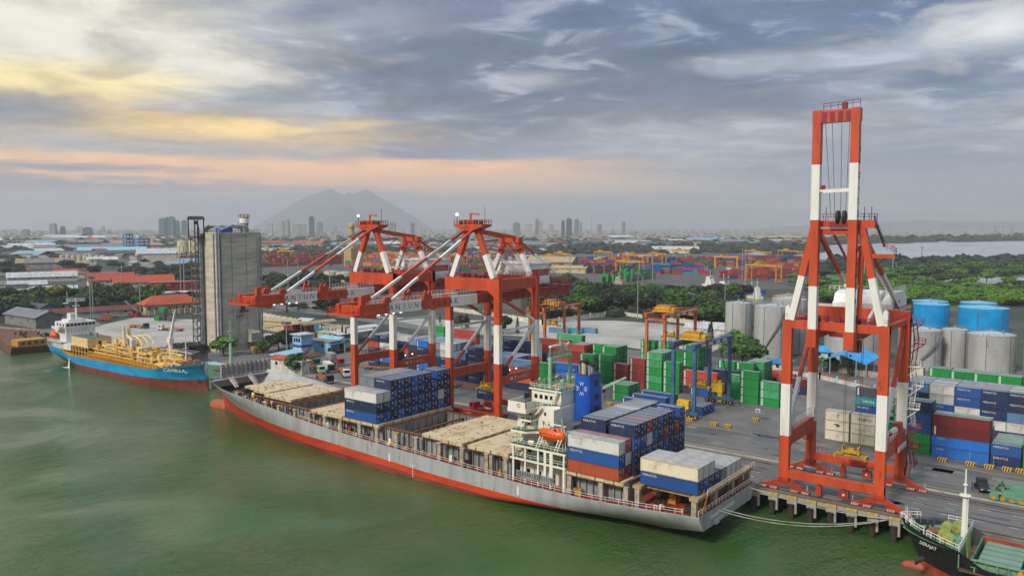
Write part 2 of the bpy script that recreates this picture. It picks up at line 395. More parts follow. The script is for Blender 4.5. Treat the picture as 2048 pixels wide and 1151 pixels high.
# quay front: fender pilasters
fp=thing('fender_pile','pale concrete fender block with dark pile on the quay front','fender',(0,QY,0),'fender blocks along the quay front')
b=MB(); b.box(-1.0,-.55,-1.75,1.0,.0,-.14); b.box(.55,-.5,-3.6,1.0,-.05,-1.75); b.build('fender_block','concrete_pale',None).parent=fp
b=MB(); b.box(-1.0,-.57,-.42,1.0,-.55,-.16); b.box(-1,-.55,-.14,1,0.0,-.09); b.build('kerb_paint','paint_yellow',None).parent=fp
b=MB(); b.tube((-.05,-.75,-1.6),(-.05,-.75,-5.5),.62,12); b.build('pile',mat('pile','26241f','4a3a24',rough=.9,scale=1.2)).parent=fp
b=MB(); b.box(1.1,-.28,-1.02,2.9,.02,-.2); b.build('kerb_beam','concrete_pale').parent=fp
for k in range(13):
    o=fp if k==0 else copy_tree(fp); o.location=(-62.5+3.95*k,QY-.02,0)
b=MB(); b.box(-262,169.5,-9,420,170.2,-1.0); setting('quay_wall',b,'black_dark')  # near-black colour stands in for the shade under the quay deck
# ---------------------------------------------------------------- containers
mat('cont_side','888888','4a3a30',rough=.55,scale=.5,lo=.52,hi=.75,amt=.42,obj=True,stretch=(1,1,.45))
mat('cont_roof','888888','6e675e',rough=.7,scale=.45,lo=.45,hi=.7,amt=.55,obj=True,blend=('8d9093',.62))  # pale grey mixed into the roof colour for dust and light from the sky
mat('cont_frame','888888','3a2f2a',rough=.6,scale=.8,amt=.5,obj=True,blend=('202020',.35))  # container colour mixed towards near-black
mat('mark_white','cfcfca',rough=.6); mat('mark_navy','2a3346',rough=.6); mat('mark_teal','2f4a4c',rough=.6); mat('mark_red','9a2f2a',rough=.6); mat('mark_grey','8e8a7c',rough=.6)
CW,CH=2.44,2.59
CC=dict(g='0f8a3c',G='3f9a62',b='1d4f8f',B='1f66b4',n='1c2f55',N='24417a',w='cfcfc9',W='d9cfb6',r='94362c',R='b5473a',o='b4502f',y='7d8286',l='5f84a8',t='2c8f9a',m='7fc0ae',k='4a4d50',p='b03055',u='6e1f1c',Y='b98a2c')
CN=dict(g='green',G='faded green',b='blue',B='bright blue',n='navy blue',N='dark blue',w='white',W='cream',r='brick red',R='light red',o='rust orange',y='grey',l='pale blue',t='teal',m='mint green',k='dark grey',p='pink',u='dark maroon',Y='ochre')
_cm={}
def cont_meshes(L):
    if L in _cm: return _cm[L]
    b=MB(); e=.07
    # corner posts and rails
    for x in (0,L-.16):
        for y in (0,CW-.16): b.box(x,y,0,x+.16,y+.16,CH,1)
    for y in (0,CW-.1):
        b.box(.16,y,0,L-.16,y+.1,.16,1); b.box(.16,y,CH-.12,L-.16,y+.1,CH,1)
    b.box(0,.16,0,.1,CW-.16,.16,1); b.box(0,.16,CH-.12,.1,CW-.16,CH,1); b.box(L-.1,.16,0,L,CW-.16,.14,1); b.box(L-.1,.16,CH-.12,L,CW-.16,CH,1)
    n=int(L/.56)
    for side in (0,1):
        pts=[]
        for i in range(n):
            x0=.16+(L-.32)*i/n; s=(L-.32)/n
            pts+=[(x0,.05),(x0+s*.3,.05),(x0+s*.5,.105),(x0+s*.8,.105)]
        pts.append((L-.16,.05))
        for (xa,ya),(xb,yb) in zip(pts,pts[1:]):
            if side: ya,yb=CW-ya,CW-yb
            b.poly([(xa,ya,.14),(xb,yb,.14),(xb,yb,CH-.1),(xa,ya,CH-.1)],0)
    b.poly([(.06,.1,.1),(.06,CW-.1,.1),(.06,CW-.1,CH-.08),(.06,.1,CH-.08)],0)
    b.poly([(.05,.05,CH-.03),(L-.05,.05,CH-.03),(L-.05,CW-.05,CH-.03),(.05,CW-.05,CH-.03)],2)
    nr=int(L/1.0)
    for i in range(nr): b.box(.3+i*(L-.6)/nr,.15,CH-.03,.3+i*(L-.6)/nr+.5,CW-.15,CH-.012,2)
    b.poly([(.05,.05,.1),(L-.05,.05,.1),(L-.05,CW-.05,.1),(.05,CW-.05,.1)],1)
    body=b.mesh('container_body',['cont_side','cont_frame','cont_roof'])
    ds=[]
    for v in range(4):
        rr=random.Random(v+int(L)); d=MB()
        for y0 in (.17,CW/2+.01): d.box(L-.07,y0,.15,L-.03,y0+CW/2-.19,CH-.13,0)
        for y in (.42,.86,CW-.42,CW-.86):
            d.beam((L-.005,y,.12),(L-.005,y,CH-.12),.055,.055,2)
            d.box(L-.02,y-.09,.95,L+.02,y+.09,1.05,2)
        # white logo roundel and lines of small print on the doors
        c=(.62 if v%2 else .66); k=12
        if v<3: d.poly([(L-.024,c+.26*math.cos(2*math.pi*i/k),1.9+.26*math.sin(2*math.pi*i/k)) for i in range(k)],1)
        for r_ in range(5):
            y=1.36+rr.random()*.1; wd=.35+rr.random()*.5; z=2.2-r_*.27
            if rr.random()<.85: d.box(L-.028,y,z,L-.024,min(y+wd,CW-.25),z+.12,1)
        if rr.random()<.6: d.box(L-.028,.3,.5,L-.024,.75,.8,1)
        ds.append(d.mesh('container_door',['cont_side','mark_white','cont_frame']))
    _cm[L]=(body,ds); return _cm[L]
def txt_at(me,x,z,w,h,rot=False,m='mark_white'):
    me=me.copy(); xs=[v.co.x for v in me.vertices]; ys=[v.co.y for v in me.vertices]; x0,x1,y0,y1=min(xs),max(xs),min(ys),max(ys)
    for v in me.vertices:
        a=(v.co.x-x0)/(x1-x0); c=(v.co.y-y0)/(y1-y0)
        if rot: v.co=Vector((x+w-c*w, .018, z+a*h))
        else: v.co=Vector((x+a*w,.018,z+c*h))
    me.materials.clear(); me.materials.append(M[m]); return me
LOGO={}
def logo(kind,L):
    if (kind,L) in LOGO: return LOGO[(kind,L)]
    if kind=='mer': r=txt_at(text_mesh('MERATUS',1.1),.55,CH-.85,3.0,.5)
    elif kind=='merd': r=txt_at(text_mesh('MERATUS',1.1),.7,CH-.75,2.8,.34,m='mark_grey')
    elif kind=='icon':
        b=MB(); b.box(.42,.0,.22,.98,.03,CH-.18); r=b.mesh('logo_panel',['mark_white'])
    elif kind=='spil': r=txt_at(text_mesh('SPIL',1.1),.5,.5,.42,1.5,True)
    elif kind=='maersk': r=txt_at(text_mesh('MAERSK',1.05),1.7,1.0,3.6,.62,m='mark_navy')
    elif kind=='hsud': r=txt_at(text_mesh('HAMBURG SUD',1.0),.9,1.0,4.2,.36,m='mark_grey')
    elif kind=='sitc': r=txt_at(text_mesh('SITC',1.0),1.2,.9,2.6,.9)
    elif kind=='tas': r=txt_at(text_mesh('Taskolas',1.0),1.3,.95,3.7,.75)
    elif kind=='cosco': r=txt_at(text_mesh('COSCO',1.1),1.1,CH-.75,1.7,.36)
    elif kind=='band':
        b=MB(); b.box(.5,.0,.3,.85,.03,CH-.25); r=b.mesh('logo_panel',['mark_white'])
    elif kind=='mk': 
        b=MB(); b.poly([(2.9,.015,1.0),(3.1,.015,1.0),(3.45,.015,2.0),(3.25,.015,2.0)]); r=b.mesh('logo_mark',['mark_red'])
    elif kind=='bird':
        b=MB(); pts=[(2.2,1.5),(2.6,1.55),(3.0,1.2),(3.2,1.0),(3.4,1.3),(3.9,1.1),(3.8,1.5),(3.3,1.8),(2.8,1.85),(2.4,1.8)]
        b.poly([(x,.015,z) for x,z in pts]); r=b.mesh('logo_mark',['mark_teal'])
    LOGO[(kind,L)]=r; return r
NCONT=0
def cont(x,y,z,L,c,label,group,lg='auto',door=True,tint=None):
    global NCONT
    NCONT+=1
    body,ds=cont_meshes(L); rr=random.Random(int(x*7+y*13+z*5))
    o=bpy.data.objects.new('shipping_container',None); COL.objects.link(o); o.location=(x,y,z); tag(o,label,'container',group)
    k=rr.uniform(.78,1.12); base=lin(CC[c]); hue=rr.uniform(-.04,.04)
    colr=(min(1,base[0]*k*(1+hue)),min(1,base[1]*k),min(1,base[2]*k*(1-hue)),1)
    p=bpy.data.objects.new('container_body',body); COL.objects.link(p); p.parent=o; p.color=colr
    if door:
        p=bpy.data.objects.new('door',rr.choice(ds)); COL.objects.link(p); p.parent=o; p.color=colr
    if lg=='auto': lg={'n':'mer','N':'mer','b':'mer','w':'merd','g':'icon','G':'icon','R':'icon'}.get(c)
    if lg:
        p=bpy.data.objects.new('lettering',logo(lg,L)); COL.objects.link(p); p.parent=o
        if lg in('icon',):
            q=bpy.data.objects.new('sub_lettering',icon_text()); COL.objects.link(q); q.parent=p
            q.name='lettering_word'
    return o
_it=[]
def icon_text():
    if not _it:
        me=txt_at(text_mesh('ICON',1.1),.5,.5,.40,1.6,True,'mark_red')
        for v in me.vertices: v.co.y-=.025
        me.materials.clear(); me.materials.append(mat('mark_green','1c7a44')); _it.append(me)
    return _it[0]
FILL=MB()      # stacked boxes that only hold up what is seen
FKEY='.'+''.join(CC)
def fill(x,y,z,L,n=1,c='.'):
    i=FKEY.index(c); e=.02 if c!='.' else .05
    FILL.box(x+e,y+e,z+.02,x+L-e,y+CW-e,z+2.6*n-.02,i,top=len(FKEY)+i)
    if c!='.':     # corner posts and door bars so the mass still reads as boxes
        for yy in (y,y+CW-.14): FILL.box(x+L-.16,yy,z,x+L,yy+.14,z+2.58,0)
        for yy in (.5,.95,1.5,1.95): FILL.box(x+L-.02,y+yy-.03,z+.15,x+L+.02,y+yy+.03,z+2.4,0)
        FILL.box(x+L-.02,y+.5,z+1.7,x+L+.015,y+.8,z+2.0,FKEY.index('w'))
TIER=['ground tier','second tier','third tier','fourth tier','top fifth tier']
ORD=['first','second','third','fourth','fifth','sixth','seventh','eighth','ninth','tenth','eleventh']
def size(L): return 'long' if L>8 else 'short'
# ---------------------------------------------------------------- container ship
SHIP_Y=146.9; HB=14.5
def smooth(t): t=max(0,min(1,t)); return t*t*(3-2*t)
def interp(tab,x):
    if x<=tab[0][0]: return tab[0][1]
    for (a,va),(b,vb) in zip(tab,tab[1:]):
        if x<=b:
            t=(x-a)/(b-a); return va+(vb-va)*t
    return tab[-1][1]
def hull(name,parent,cy,hb,top,stem,stern,le,levels,mats,nx=60,sternw=.9,sternl=40,bulwark=0.0):
    """levels: list of (zfunc(x), material of the strip above)"""
    b=MB(); rows=[]
    for j,(zf,mi) in enumerate(levels):
        row=[]
        for i in range(nx+1):
            u=i/nx; u=u**1.25 if u<.5 else u*(.5**.25)*1 + (u-.5)*2*(1-.5**.25)*.5 if False else u
            z=0
            xa=-1
            x=stem(0)+u*(stern(0)-stem(0))
            for _ in range(3):
                z=zf(x); x=stem(z)+u*(stern(z)-stem(z))
            s=abs(x-stem(z))/le(z); fb=math.sin(min(1,s)*math.pi/2)**.8 if s<1 else 1
            e=abs(stern(z)-x)/sternl; sw=sternw(z) if callable(sternw) else sternw
            fs=sw+(1-sw)*smooth(e)
            row.append((x,hb*fb*fs,z))
        rows.append(row)
    n=nx+1
    for sg in (-1,1):
        vs=[(x,cy+sg*h,z) for row in rows for x,h,z in row]
        k=len(b.v); b.v+=vs
        for j in range(len(rows)-1):
            for i in range(nx):
                f=(k+j*n+i,k+j*n+i+1,k+(j+1)*n+i+1,k+(j+1)*n+i)
                b.f.append(f if sg<0 else f[::-1]); b.m.append(levels[j][1])
    for j in range(len(rows)-1):      # transom
        a=rows[j][-1]; c=rows[j+1][-1]
        b.poly([(a[0],cy-a[1],a[2]),(a[0],cy+a[1],a[2]),(c[0],cy+c[1],c[2]),(c[0],cy-c[1],c[2])],levels[j][1])
    return b,rows[-1]
mat('ship_grey','a3a5a4','8b8d8b',rough=.45,scale=.35,amt=.8,c3='86796a',stretch=(1,1,.12))
mat('boot_red','c23f1c','a6341a',rough=.5,scale=.5,c3='8c4428',stretch=(.3,1,1))
mat('boot_brown','86402c','5c2c22',rough=.6,scale=.6,c3='4f3b28',stretch=(.25,1,1))
mat('deck_red','9a3a26','702a1e',rough=.7,scale=.4,c3='8d4a3a')
mat('hatch','c6b592','a98e66',rough=.7,scale=.42,lo=.47,hi=.66,c3='8a5226',detail=10)
mat('rust_rim','7d4a28','4a3020',rough=.8,scale=1.2,c3='a07840')
mat('hold_grey','8f9291','6e706e',rough=.6,scale=.4,stretch=(1,1,.3))
mat('pillar','a9a294','8a6f50',rough=.6,scale=.9)
mat('yellow_old','b98a2c','8a6426',rough=.6,scale=.9)
mat('deck_green','47694a','38523e',rough=.7,scale=.6)
mat('mast_green','93b795','7d9b7e',rough=.5,scale=.8)
mat('funnel_blue','0f52b4','0c4398',rough=.45,scale=.3)
mat('lifeboat','dc5a14','c44a12',rough=.4,scale=.8)
mat('cream','c9b48a','ab9568',rough=.5,scale=.6)
ship=thing('container_ship','large grey container ship with red lower hull berthed along the quay','ship',(-150,SHIP_Y,WZ))
deckz=[(-252,10.2),(-243,9.2),(-231,8.1),(-220,7.0),(-208,6.0),(-197,5.0),(-188,4.3),(-179,3.4),(-168,2.7),(-158,2.2),(-140,1.7),(-120,1.2),(-100,.85),(-85,.95),(-74,1.5),(-61,2.4)]
DZ=lambda x: interp(deckz,x)
redz=[(-245,.3),(-232,.6),(-215,.0),(-190,-.6),(-165,-1.0),(-150,-1.5),(-130,-2.2),(-108,-2.4),(-92,-2.4),(-82,-2.9),(-72,-3.6),(-60,-4.2)]
RZ=lambda x: interp(redz,x)
stem=lambda z: -239.4-max(0,z-1.2)*1.02-(max(0,z-4)**1.3)*.05+ (0 if z>-1 else (z+1)*.0)
stern=lambda z: -61.6 if z>-2.4 else -61.6+(z+2.4)*7.5
le=lambda z: 34+ (0 if z>6 else (6-z)*5.2)
lv=[(lambda x:-8.0,0),(lambda x:-4.9,0),(lambda x:min(-3.3,RZ(x)-1.5) ,1),(lambda x:RZ(x),2),(lambda x:RZ(x)*.5+DZ(x)*.5,2),(lambda x:DZ(x)-.35,2),(lambda x:DZ(x),2)]
b,dk=hull('hull',ship,SHIP_Y,HB,None,stem,stern,le,lv,None,nx=110,sternw=lambda z: .93 if z>.5 else max(.38,.93+(z-.5)*.10),sternl=38)
b.ell((-241.2,SHIP_Y,-4.5),(6.2,1.9,2.4),18,10,3)
hullo=b.build('hull',['boot_brown','boot_red','ship_grey',mat('bulb','a85a30','8a4626',rough=.6,scale=.6)],ship,smooth=True)
# white load line strokes, draught marks, rub marks
b=MB()
for x,z in ((-143.2,-.9),(-103,-.9)): b.box(x-.28,SHIP_Y-HB-.03,z-.95,x+.28,SHIP_Y-HB-.005,z+.95)
for k in range(7): b.box(-135.2,SHIP_Y-HB-.03,-4.2+k*.42,-134.9,SHIP_Y-HB-.005,-4.0+k*.42)
b.box(-136.4,SHIP_Y-HB-.03,-1.3,-133.8,SHIP_Y-HB-.005,-1.2)
b.build('hull_marks','mark_white',ship)
def shipw(x):  # half breadth at deck
    z=min(DZ(x),2.9) if x>-230.5 else DZ(x)-.7; s=max(0,x-stem(z))/le(z); fb=math.sin(min(1,s)*math.pi/2)**.8 if s<1 else 1
    e=abs(stern(z)-x)/38; return HB*fb*(.93+.07*smooth(e))
# deck: full width strips with open holds left out
holds=[(-218,-203.5,9.0),(-202,-189.2,10.6),(-188.4,-176,10.8),(-175,-162.2,10.8),(-161.2,-148.6,10.8),(-147.8,-134.6,10.8),(-133.6,-119.6,10.8),(-118.6,-107,10.8),(-91,-77.6,10.8)]
b=MB(); xs=[]
x=-231.0
cuts=sorted({-231.0,-61.6}|{h[0] for h in holds}|{h[1] for h in holds})
full=[]
for a,c in zip(cuts,cuts[1:]):
    hh=[h for h in holds if h[0]<=a and h[1]>=c]
    n=max(1,int((c-a)/3))
    for i in range(n):
        x0=a+(c-a)*i/n; x1=a+(c-a)*(i+1)/n
        w0,w1=shipw(x0)-.35,shipw(x1)-.35; z0,z1=min(DZ(x0),2.9)-.30,min(DZ(x1),2.9)-.30
        if hh:
            q=hh[0][2]
            for sg in (-1,1): b.poly([(x0,SHIP_Y+sg*w0,z0),(x1,SHIP_Y+sg*w1,z1),(x1,SHIP_Y+sg*q,z1),(x0,SHIP_Y+sg*q,z0)])
        else: b.poly([(x0,SHIP_Y-w0,z0),(x1,SHIP_Y-w1,z1),(x1,SHIP_Y+w1,z1),(x0,SHIP_Y+w0,z0)])
b.build('main_deck','deck_red',ship)
# forecastle deck, its break wall and bulwark
b=MB()
for i in range(8):
    x0=-250+19.2*i/8; x1=-250+19.2*(i+1)/8; w0,w1=max(.05,shipw(max(x0,-249.5))-.2),shipw(x1)-.2; z0,z1=DZ(x0)-.7,DZ(x1)-.7
    b.poly([(x0,SHIP_Y-w0,z0),(x1,SHIP_Y-w1,z1),(x1,SHIP_Y+w1,z1),(x0,SHIP_Y+w0,z0)])
b.build('forecastle_deck','deck_green',ship)
b=MB(); w=shipw(-230.8)-.3; b.box(-231,SHIP_Y-w,4.5,-230.6,SHIP_Y+w,7.1); b.build('forecastle_wall','ship_grey',ship)
b=MB(); w=11.2
for sg,y0,y1 in ((0,-6.2,11.2),):
    b.box(-230.9,SHIP_Y+y0,7.1,-230.7,SHIP_Y+y1,11.6)
    for k in range(11): b.box(-230.7,SHIP_Y+y0+k*1.72,7.1,-230.1,SHIP_Y+y0+k*1.76+.14,11.5)
    for k in range(3): b.box(-230.7,SHIP_Y+y0,8.2+k*1.3,-230.35,SHIP_Y+y1,8.3+k*1.3)
b.box(-230.0,SHIP_Y-10,6.9,-228.6,SHIP_Y+10,7.1)
b.build('breakwater','ship_grey',ship)
b=MB(); b.rail([(-228.7,SHIP_Y-9.5,7.1),(-228.7,SHIP_Y+9.5,7.1)],1.0); b.stair((-228.5,SHIP_Y+3,6.9),(-225,SHIP_Y+3,4.7),.9); b.stair((-228.4,SHIP_Y-4,6.9),(-225,SHIP_Y-4,4.7),.9); b.build('handrail','crane_white',ship)
b=MB()
for sg in (-1,1):
    for x in (-240,-236): b.cyl(x,SHIP_Y+sg*2.6,7.6,8.7,.32,10); b.cyl(x+1.0,SHIP_Y+sg*2.6,7.6,8.7,.32,10)
    b.tube((-238.5,SHIP_Y+sg*1.2-.8,8.7),(-238.5,SHIP_Y+sg*1.2+.8,8.7),.7,10)
b.build('mooring_winch',mat('winch','3d4a33','8a7a2c',rough=.6,scale=2),ship)
fm=MB(); fm.tube((-234.5,SHIP_Y,7.2),(-234.5,SHIP_Y,18.5),.75,10,r2=.42); fm.tube((-234.5,SHIP_Y,18.5),(-234.5,SHIP_Y,25),.22,8,r2=.1)
fm.box(-235.3,SHIP_Y-1.2,18.3,-233.7,SHIP_Y+1.2,18.5); fm.rail([(-235.3,SHIP_Y-1.2,18.5),(-233.7,SHIP_Y-1.2,18.5),(-233.7,SHIP_Y+1.2,18.5)],.9); fm.box(-235,SHIP_Y-.6,21.4,-234,SHIP_Y+.6,21.6)
fm.build('foremast','mast_green',ship)
# hatch coamings, hold walls, hatch covers
CT=5.25
def hatch(x0,x1,y0,y1,z,name='hatch_cover'):
    b=MB(); b.box(x0,y0,z-.75,x1,y1,z,0)
    n=max(2,int((x1-x0)/3)); 
    for s in (0,1):
        yy=y0-.12 if s==0 else y1
        for k in range(int((x1-x0)/2.2)): b.box(x0+.3+k*2.2,yy,z-.7,x0+.5+k*2.2,yy+.1,z-.05,k%2)
    for k in range(int((y1-y0)/1.6)): b.box(x1,y0+.3+k*1.6,z-.72,x1+.1,y0+.5+k*1.6,z-.05,k%2)
    b.box(x0+.1,y0+.1,z-1.0,x1-.1,y1-.1,z-.75,1)
    r=random.Random(int(-x0)); 
    for k in range(26):
        x=r.uniform(x0+.6,x1-.9); y=r.uniform(y0+.6,y1-.9); b.box(x,y,z,x+r.uniform(.2,.5),y+r.uniform(.2,.4),z+r.uniform(.06,.16),r.choice((0,1)))
    return b.build(name,['hatch','rust_rim'],ship)
def coaming(x0,x1,q,closed=True):
    b=MB(); z0=min(DZ((x0+x1)/2),2.9)-.6
    for sg in (-1,1):
        y=SHIP_Y+sg*q
        b.box(x0,min(y,y+sg*.25),z0,x1,max(y,y+sg*.25),CT,0)
        n=int((x1-x0)/1.6)
        for k in range(n+1): b.box(x0+(x1-x0-.15)*k/n,min(y+sg*.25,y+sg*.75),z0+.5,x0+(x1-x0-.15)*k/n+.15,max(y+sg*.25,y+sg*.75),CT-.1,0)
        b.box(x0,min(y-sg*.1,y+sg*.9),CT,x1,max(y-sg*.1,y+sg*.9),CT+.15,1)
    for xx in (x0,x1-.25):
        b.box(xx,SHIP_Y-q,z0,xx+.25,SHIP_Y+q,CT,0); b.box(xx-.05,SHIP_Y-q,CT,xx+.45,SHIP_Y+q,CT+.16,1)
    if not closed:
        b.box(x0+.25,SHIP_Y-q+.02,-6.5,x1-.25,SHIP_Y+q-.02,-6.3,0)
        for sg in (-1,1):
            y=SHIP_Y+sg*(q-.02); b.box(x0+.2,min(y,y-sg*.2),-6.4,x1-.2,max(y,y-sg*.2),CT-.02,0)
            for k in range(6): b.box(x0+.5+k*(x1-x0-1.2)/5,min(y-sg*.2,y-sg*.42),-6.3,x0+.72+k*(x1-x0-1.2)/5,max(y-sg*.2,y-sg*.42),CT-.05,1)
        for xx,dx in ((x0+.25,.2),(x1-.45,.2)):
            b.box(xx,SHIP_Y-q+.3,-6.3,xx+dx,SHIP_Y+q-.3,CT-.03,0)
            sx=xx+dx if xx<(x0+x1)/2 else xx-.3
            for k in range(9):
                y=SHIP_Y-q+1.2+k*(2*q-2.4)/8; b.box(sx,y-.1,-6.2,sx+.3,y+.1,CT,1)
            for zz in (-3,0,2.6): b.box(sx,SHIP_Y-q+.4,zz,sx+.22,SHIP_Y+q-.4,zz+.14,1)
    b.build('hatch_coaming',['hold_grey','rust_rim'],ship)
for k,(x0,x1,q) in enumerate(holds): coaming(x0,x1,q,closed=k not in (2,5))
HT=6.25
hatch(-217.6,-211,SHIP_Y-6.0,SHIP_Y+7.2,HT+.1); hatch(-210.7,-203.3,SHIP_Y-7.5,SHIP_Y+8.8,HT+.1); hatch(-202,-189.4,SHIP_Y-9.6,SHIP_Y+9.6,HT+.1)
hatch(-175.3,-162.4,SHIP_Y-13.4,SHIP_Y+4,HT); hatch(-161.6,-148.2,SHIP_Y-13.5,SHIP_Y+13.5,HT)
hatch(-133.7,-127.0,SHIP_Y-12.6,SHIP_Y+11.6,HT); hatch(-126.8,-120,SHIP_Y-13.5,SHIP_Y+11.6,HT); hatch(-118.4,-106.6,SHIP_Y-13.5,SHIP_Y+12.6,HT); hatch(-91.2,-77.8,SHIP_Y-13.4,SHIP_Y+13.4,5.6)
b=MB()    # cell guide frame half way across the open holds
for xm in (-182.2,-141.2):
    for y in range(-10,11,2): b.beam((xm,SHIP_Y+y,-6),(xm,SHIP_Y+y,CT-.8),.3,.3,0)
    for z in (CT-.8,2.2,0): b.beam((xm,SHIP_Y-10.6,z),(xm,SHIP_Y+10.6,z),.8,.3,1 if z>4 else 0)
b.build('cell_guides',['crane_white','rust_rim'],ship)
b=MB()    # pillars that carry the hatch edges over the side passage
for x in [-215,-208,-201.8,-195.5,-189.5,-182,-175.6,-169,-162.4,-155,-148.6,-141.5,-134.8,-127,-119.8,-112.5,-107]:
    w=shipw(x)
    for sg in (-1,1):
        y=SHIP_Y+sg*(w-.95); b.box(x-.5,y-.3,min(DZ(x),2.9)-.3,x+.5,y+.3,CT-.1,0); b.box(x-.7,y-.45,CT-.1,x+.7,y+.45,CT+.15,1 if int(-x)%3==0 else 0)
        b.cut()
        if abs(x*10)%3<1: b.box(x+.9,y-.3,DZ(x)-.3,x+1.7,y+.3,CT-.1,0)
b.build_each('lashing_pillar',['pillar','yellow_old'],ship)
b=MB()
for sg in (-1,1):
    pts=[(x,SHIP_Y+sg*(shipw(x)-.15),DZ(x)-.05) for x in range(-218,-62,3)]
    pts=[p for p in pts if p[0]>-182]; b.rail(pts,1.05,0,.04,1.5)
b.rail([(-61.9,SHIP_Y-13,DZ(-62)),(-61.9,SHIP_Y+13,DZ(-62))],1.05,0,.045,1.5)
b.build('deck_railing','crane_white',ship)
b=MB()
r=random.Random(5)
b=MB(True)
for k in range(80):
    x=r.uniform(-214,-64)
    if -108<x<-92: continue
    y=SHIP_Y-(shipw(x)-r.uniform(.9,2.2)); z=DZ(x)-.3; h=r.uniform(.4,1.6); b.box(x,y,z,x+r.uniform(.25,1.2),y+r.uniform(.25,.7),z+h,r.choice((0,0,1,2,3)))
b.build_each('deck_fitting',['steel_dark','yellow_old','crane_white','deck_red'],ship)
# aft: pillars and lashing bridge under the stern bay, mooring deck
b=MB(True)
for x in (-62.9,-74.8):
    for y in (SHIP_Y-12.6,SHIP_Y-4,SHIP_Y+4,SHIP_Y+12.4): b.box(x-.5,y-.5,DZ(x)-.3,x+.5,y+.5,5.0,0)
    b.box(x-.9,SHIP_Y-13.2,5.0,x+.9,SHIP_Y+13.2,5.6,1)
for y in (SHIP_Y-10.6,SHIP_Y-5,SHIP_Y,SHIP_Y+5,SHIP_Y+10): b.box(-74.8,y-.2,4.8,-62.9,y+.2,5.5,1)
for x in (-77.2,-83,-90.6):
    for sg in (-1,1): b.box(x-.5,SHIP_Y+sg*12.9-.4,DZ(x)-.3,x+.5,SHIP_Y+sg*12.9+.4,4.8,0)
b.build_each('stern_platform_beam',['pillar',mat('tan_beam','a98f66','7e6238',rough=.7,scale=.8)],ship)
b=MB(); b.rail([(-61.6,SHIP_Y-10,5.6),(-61.6,SHIP_Y+13.2,5.6)],1.1,0,.05,1.6); b.stair((-62.2,SHIP_Y-11.4,2.2),(-62.2,SHIP_Y-9.2,5.4),.8,1,dirv=(1,0,0)); b.build('stern_railing',['crane_white','yellow_old'],ship)
b=MB()
for x,y in ((-72,-10.5),(-71,-10.5),(-66,-9.5),(-65.2,-9.5),(-64.6,-7),(-68.5,-4),(-70,3)):
    b.cyl(x,SHIP_Y+y,1.6,2.9,.3,10); b.cyl(x+.9,SHIP_Y+y,1.6,2.9,.3,10)
b.tube((-70,SHIP_Y-7.5,2.9),(-70,SHIP_Y-5.5,2.9),.75,12,1); b.box(-70.8,SHIP_Y-7.8,1.6,-69.2,SHIP_Y-5.2,2.4,1)
b.tube((-64,SHIP_Y+5,3.2),(-64,SHIP_Y+7,3.2),.9,12,2); b.box(-65,SHIP_Y+9,1.6,-63.4,SHIP_Y+11.5,4.2,2)
b.build('stern_winch',['steel_dark','yellow_old',mat('winch_pink','8f5a55','6d3f3a',rough=.6)],ship)
b=MB()      # white name strokes on the transom, too small to read
r=random.Random(3); y=SHIP_Y-8.2
while y<SHIP_Y+2.6:
    wd=r.uniform(.35,.65); b.box(-61.58,y,.55,-61.54,y+wd,1.25); y+=wd+(.75 if abs(y-SHIP_Y+4.4)<.5 else .16)
y=SHIP_Y-6.6
while y<SHIP_Y-2.6:
    b.box(-61.58,y,-.45,-61.54,y+.4,.1); y+=.56
b.box(-61.58,SHIP_Y-6.2,-1.1,-61.54,SHIP_Y-4.4,-.8)
b.build('ship_name','mark_white',ship)
# ---------------------------------------------------------------- accommodation, funnel, masts of the container ship
wh=MB(); x0,x1=-106.0,-97.0
PY=133.0
def deckslab(b,pts,z,t=.45,mi=0,top=1):
    n=len(pts); vs=[(x,y,z-t) for x,y in pts]+[(x,y,z) for x,y in pts]
    b.faces(vs,[tuple(range(n))[::-1]]+[(k,(k+1)%n,n+(k+1)%n,n+k) for k in range(n)],mi); b.faces(vs[n:],[tuple(range(n))],top)
SY2=2*SHIP_Y
b=MB()
b.box(-105.4,136.4,.5,-92.2,SY2-136.4,6.0); b.box(-105.4,136.6,6.0,-92.2,SY2-136.6,8.7)
b.box(-106.0,137.0,8.7,-96.9,SY2-137.0,16.6); b.box(-105.9,136.0,11.8,-101.5,137.0,16.6)
b.box(-105.2,140.2,16.6,-97.2,SY2-140.2,19.9,0)
b.box(-96.9,140.5,8.7,-92.6,SY2-140.5,11.9)
b.build('accommodation',['ship_white','ship_white'],ship)
b=MB(True)
for y in range(0,8): b.box(-106.05,138.6+y*2.2,17.9,-105.19,140.0+y*2.2,19.0)
for x in (-104.4,-103,-101.6,-100.2): b.box(x,140.16,17.9,x+.8,140.22,18.8)
for z in (3.0,6.9,10.2,13.2,15.0):
    for k in range(7): b.box(-106.06 if z>8.7 else -105.45,138.5+k*2.4,z,-105.9 if z>8.7 else -105.38,139.2+k*2.4,z+.8)
for x,z in ((-104.6,12.8),(-103,12.8),(-104.6,15.1),(-102.6,15.0)): b.box(x,135.94,z,x+.55,136.02,z+.8)
for x,z in ((-99.9,10.0),(-98.4,13.2),(-99.4,15.2),(-99.9,13.2)): b.box(x,136.93,z,x+.5,137.02,z+.7)
for x in (-103.4,-100.4,-97.5,-94.6): b.box(x,136.52,6.6,x+.9,136.62,8.2)
for x in (-103.6,-100.6,-97.0,-94.2): b.box(x,136.33,1.2,x+.9,136.42,3.0)
b.build_each('window','glass',ship)
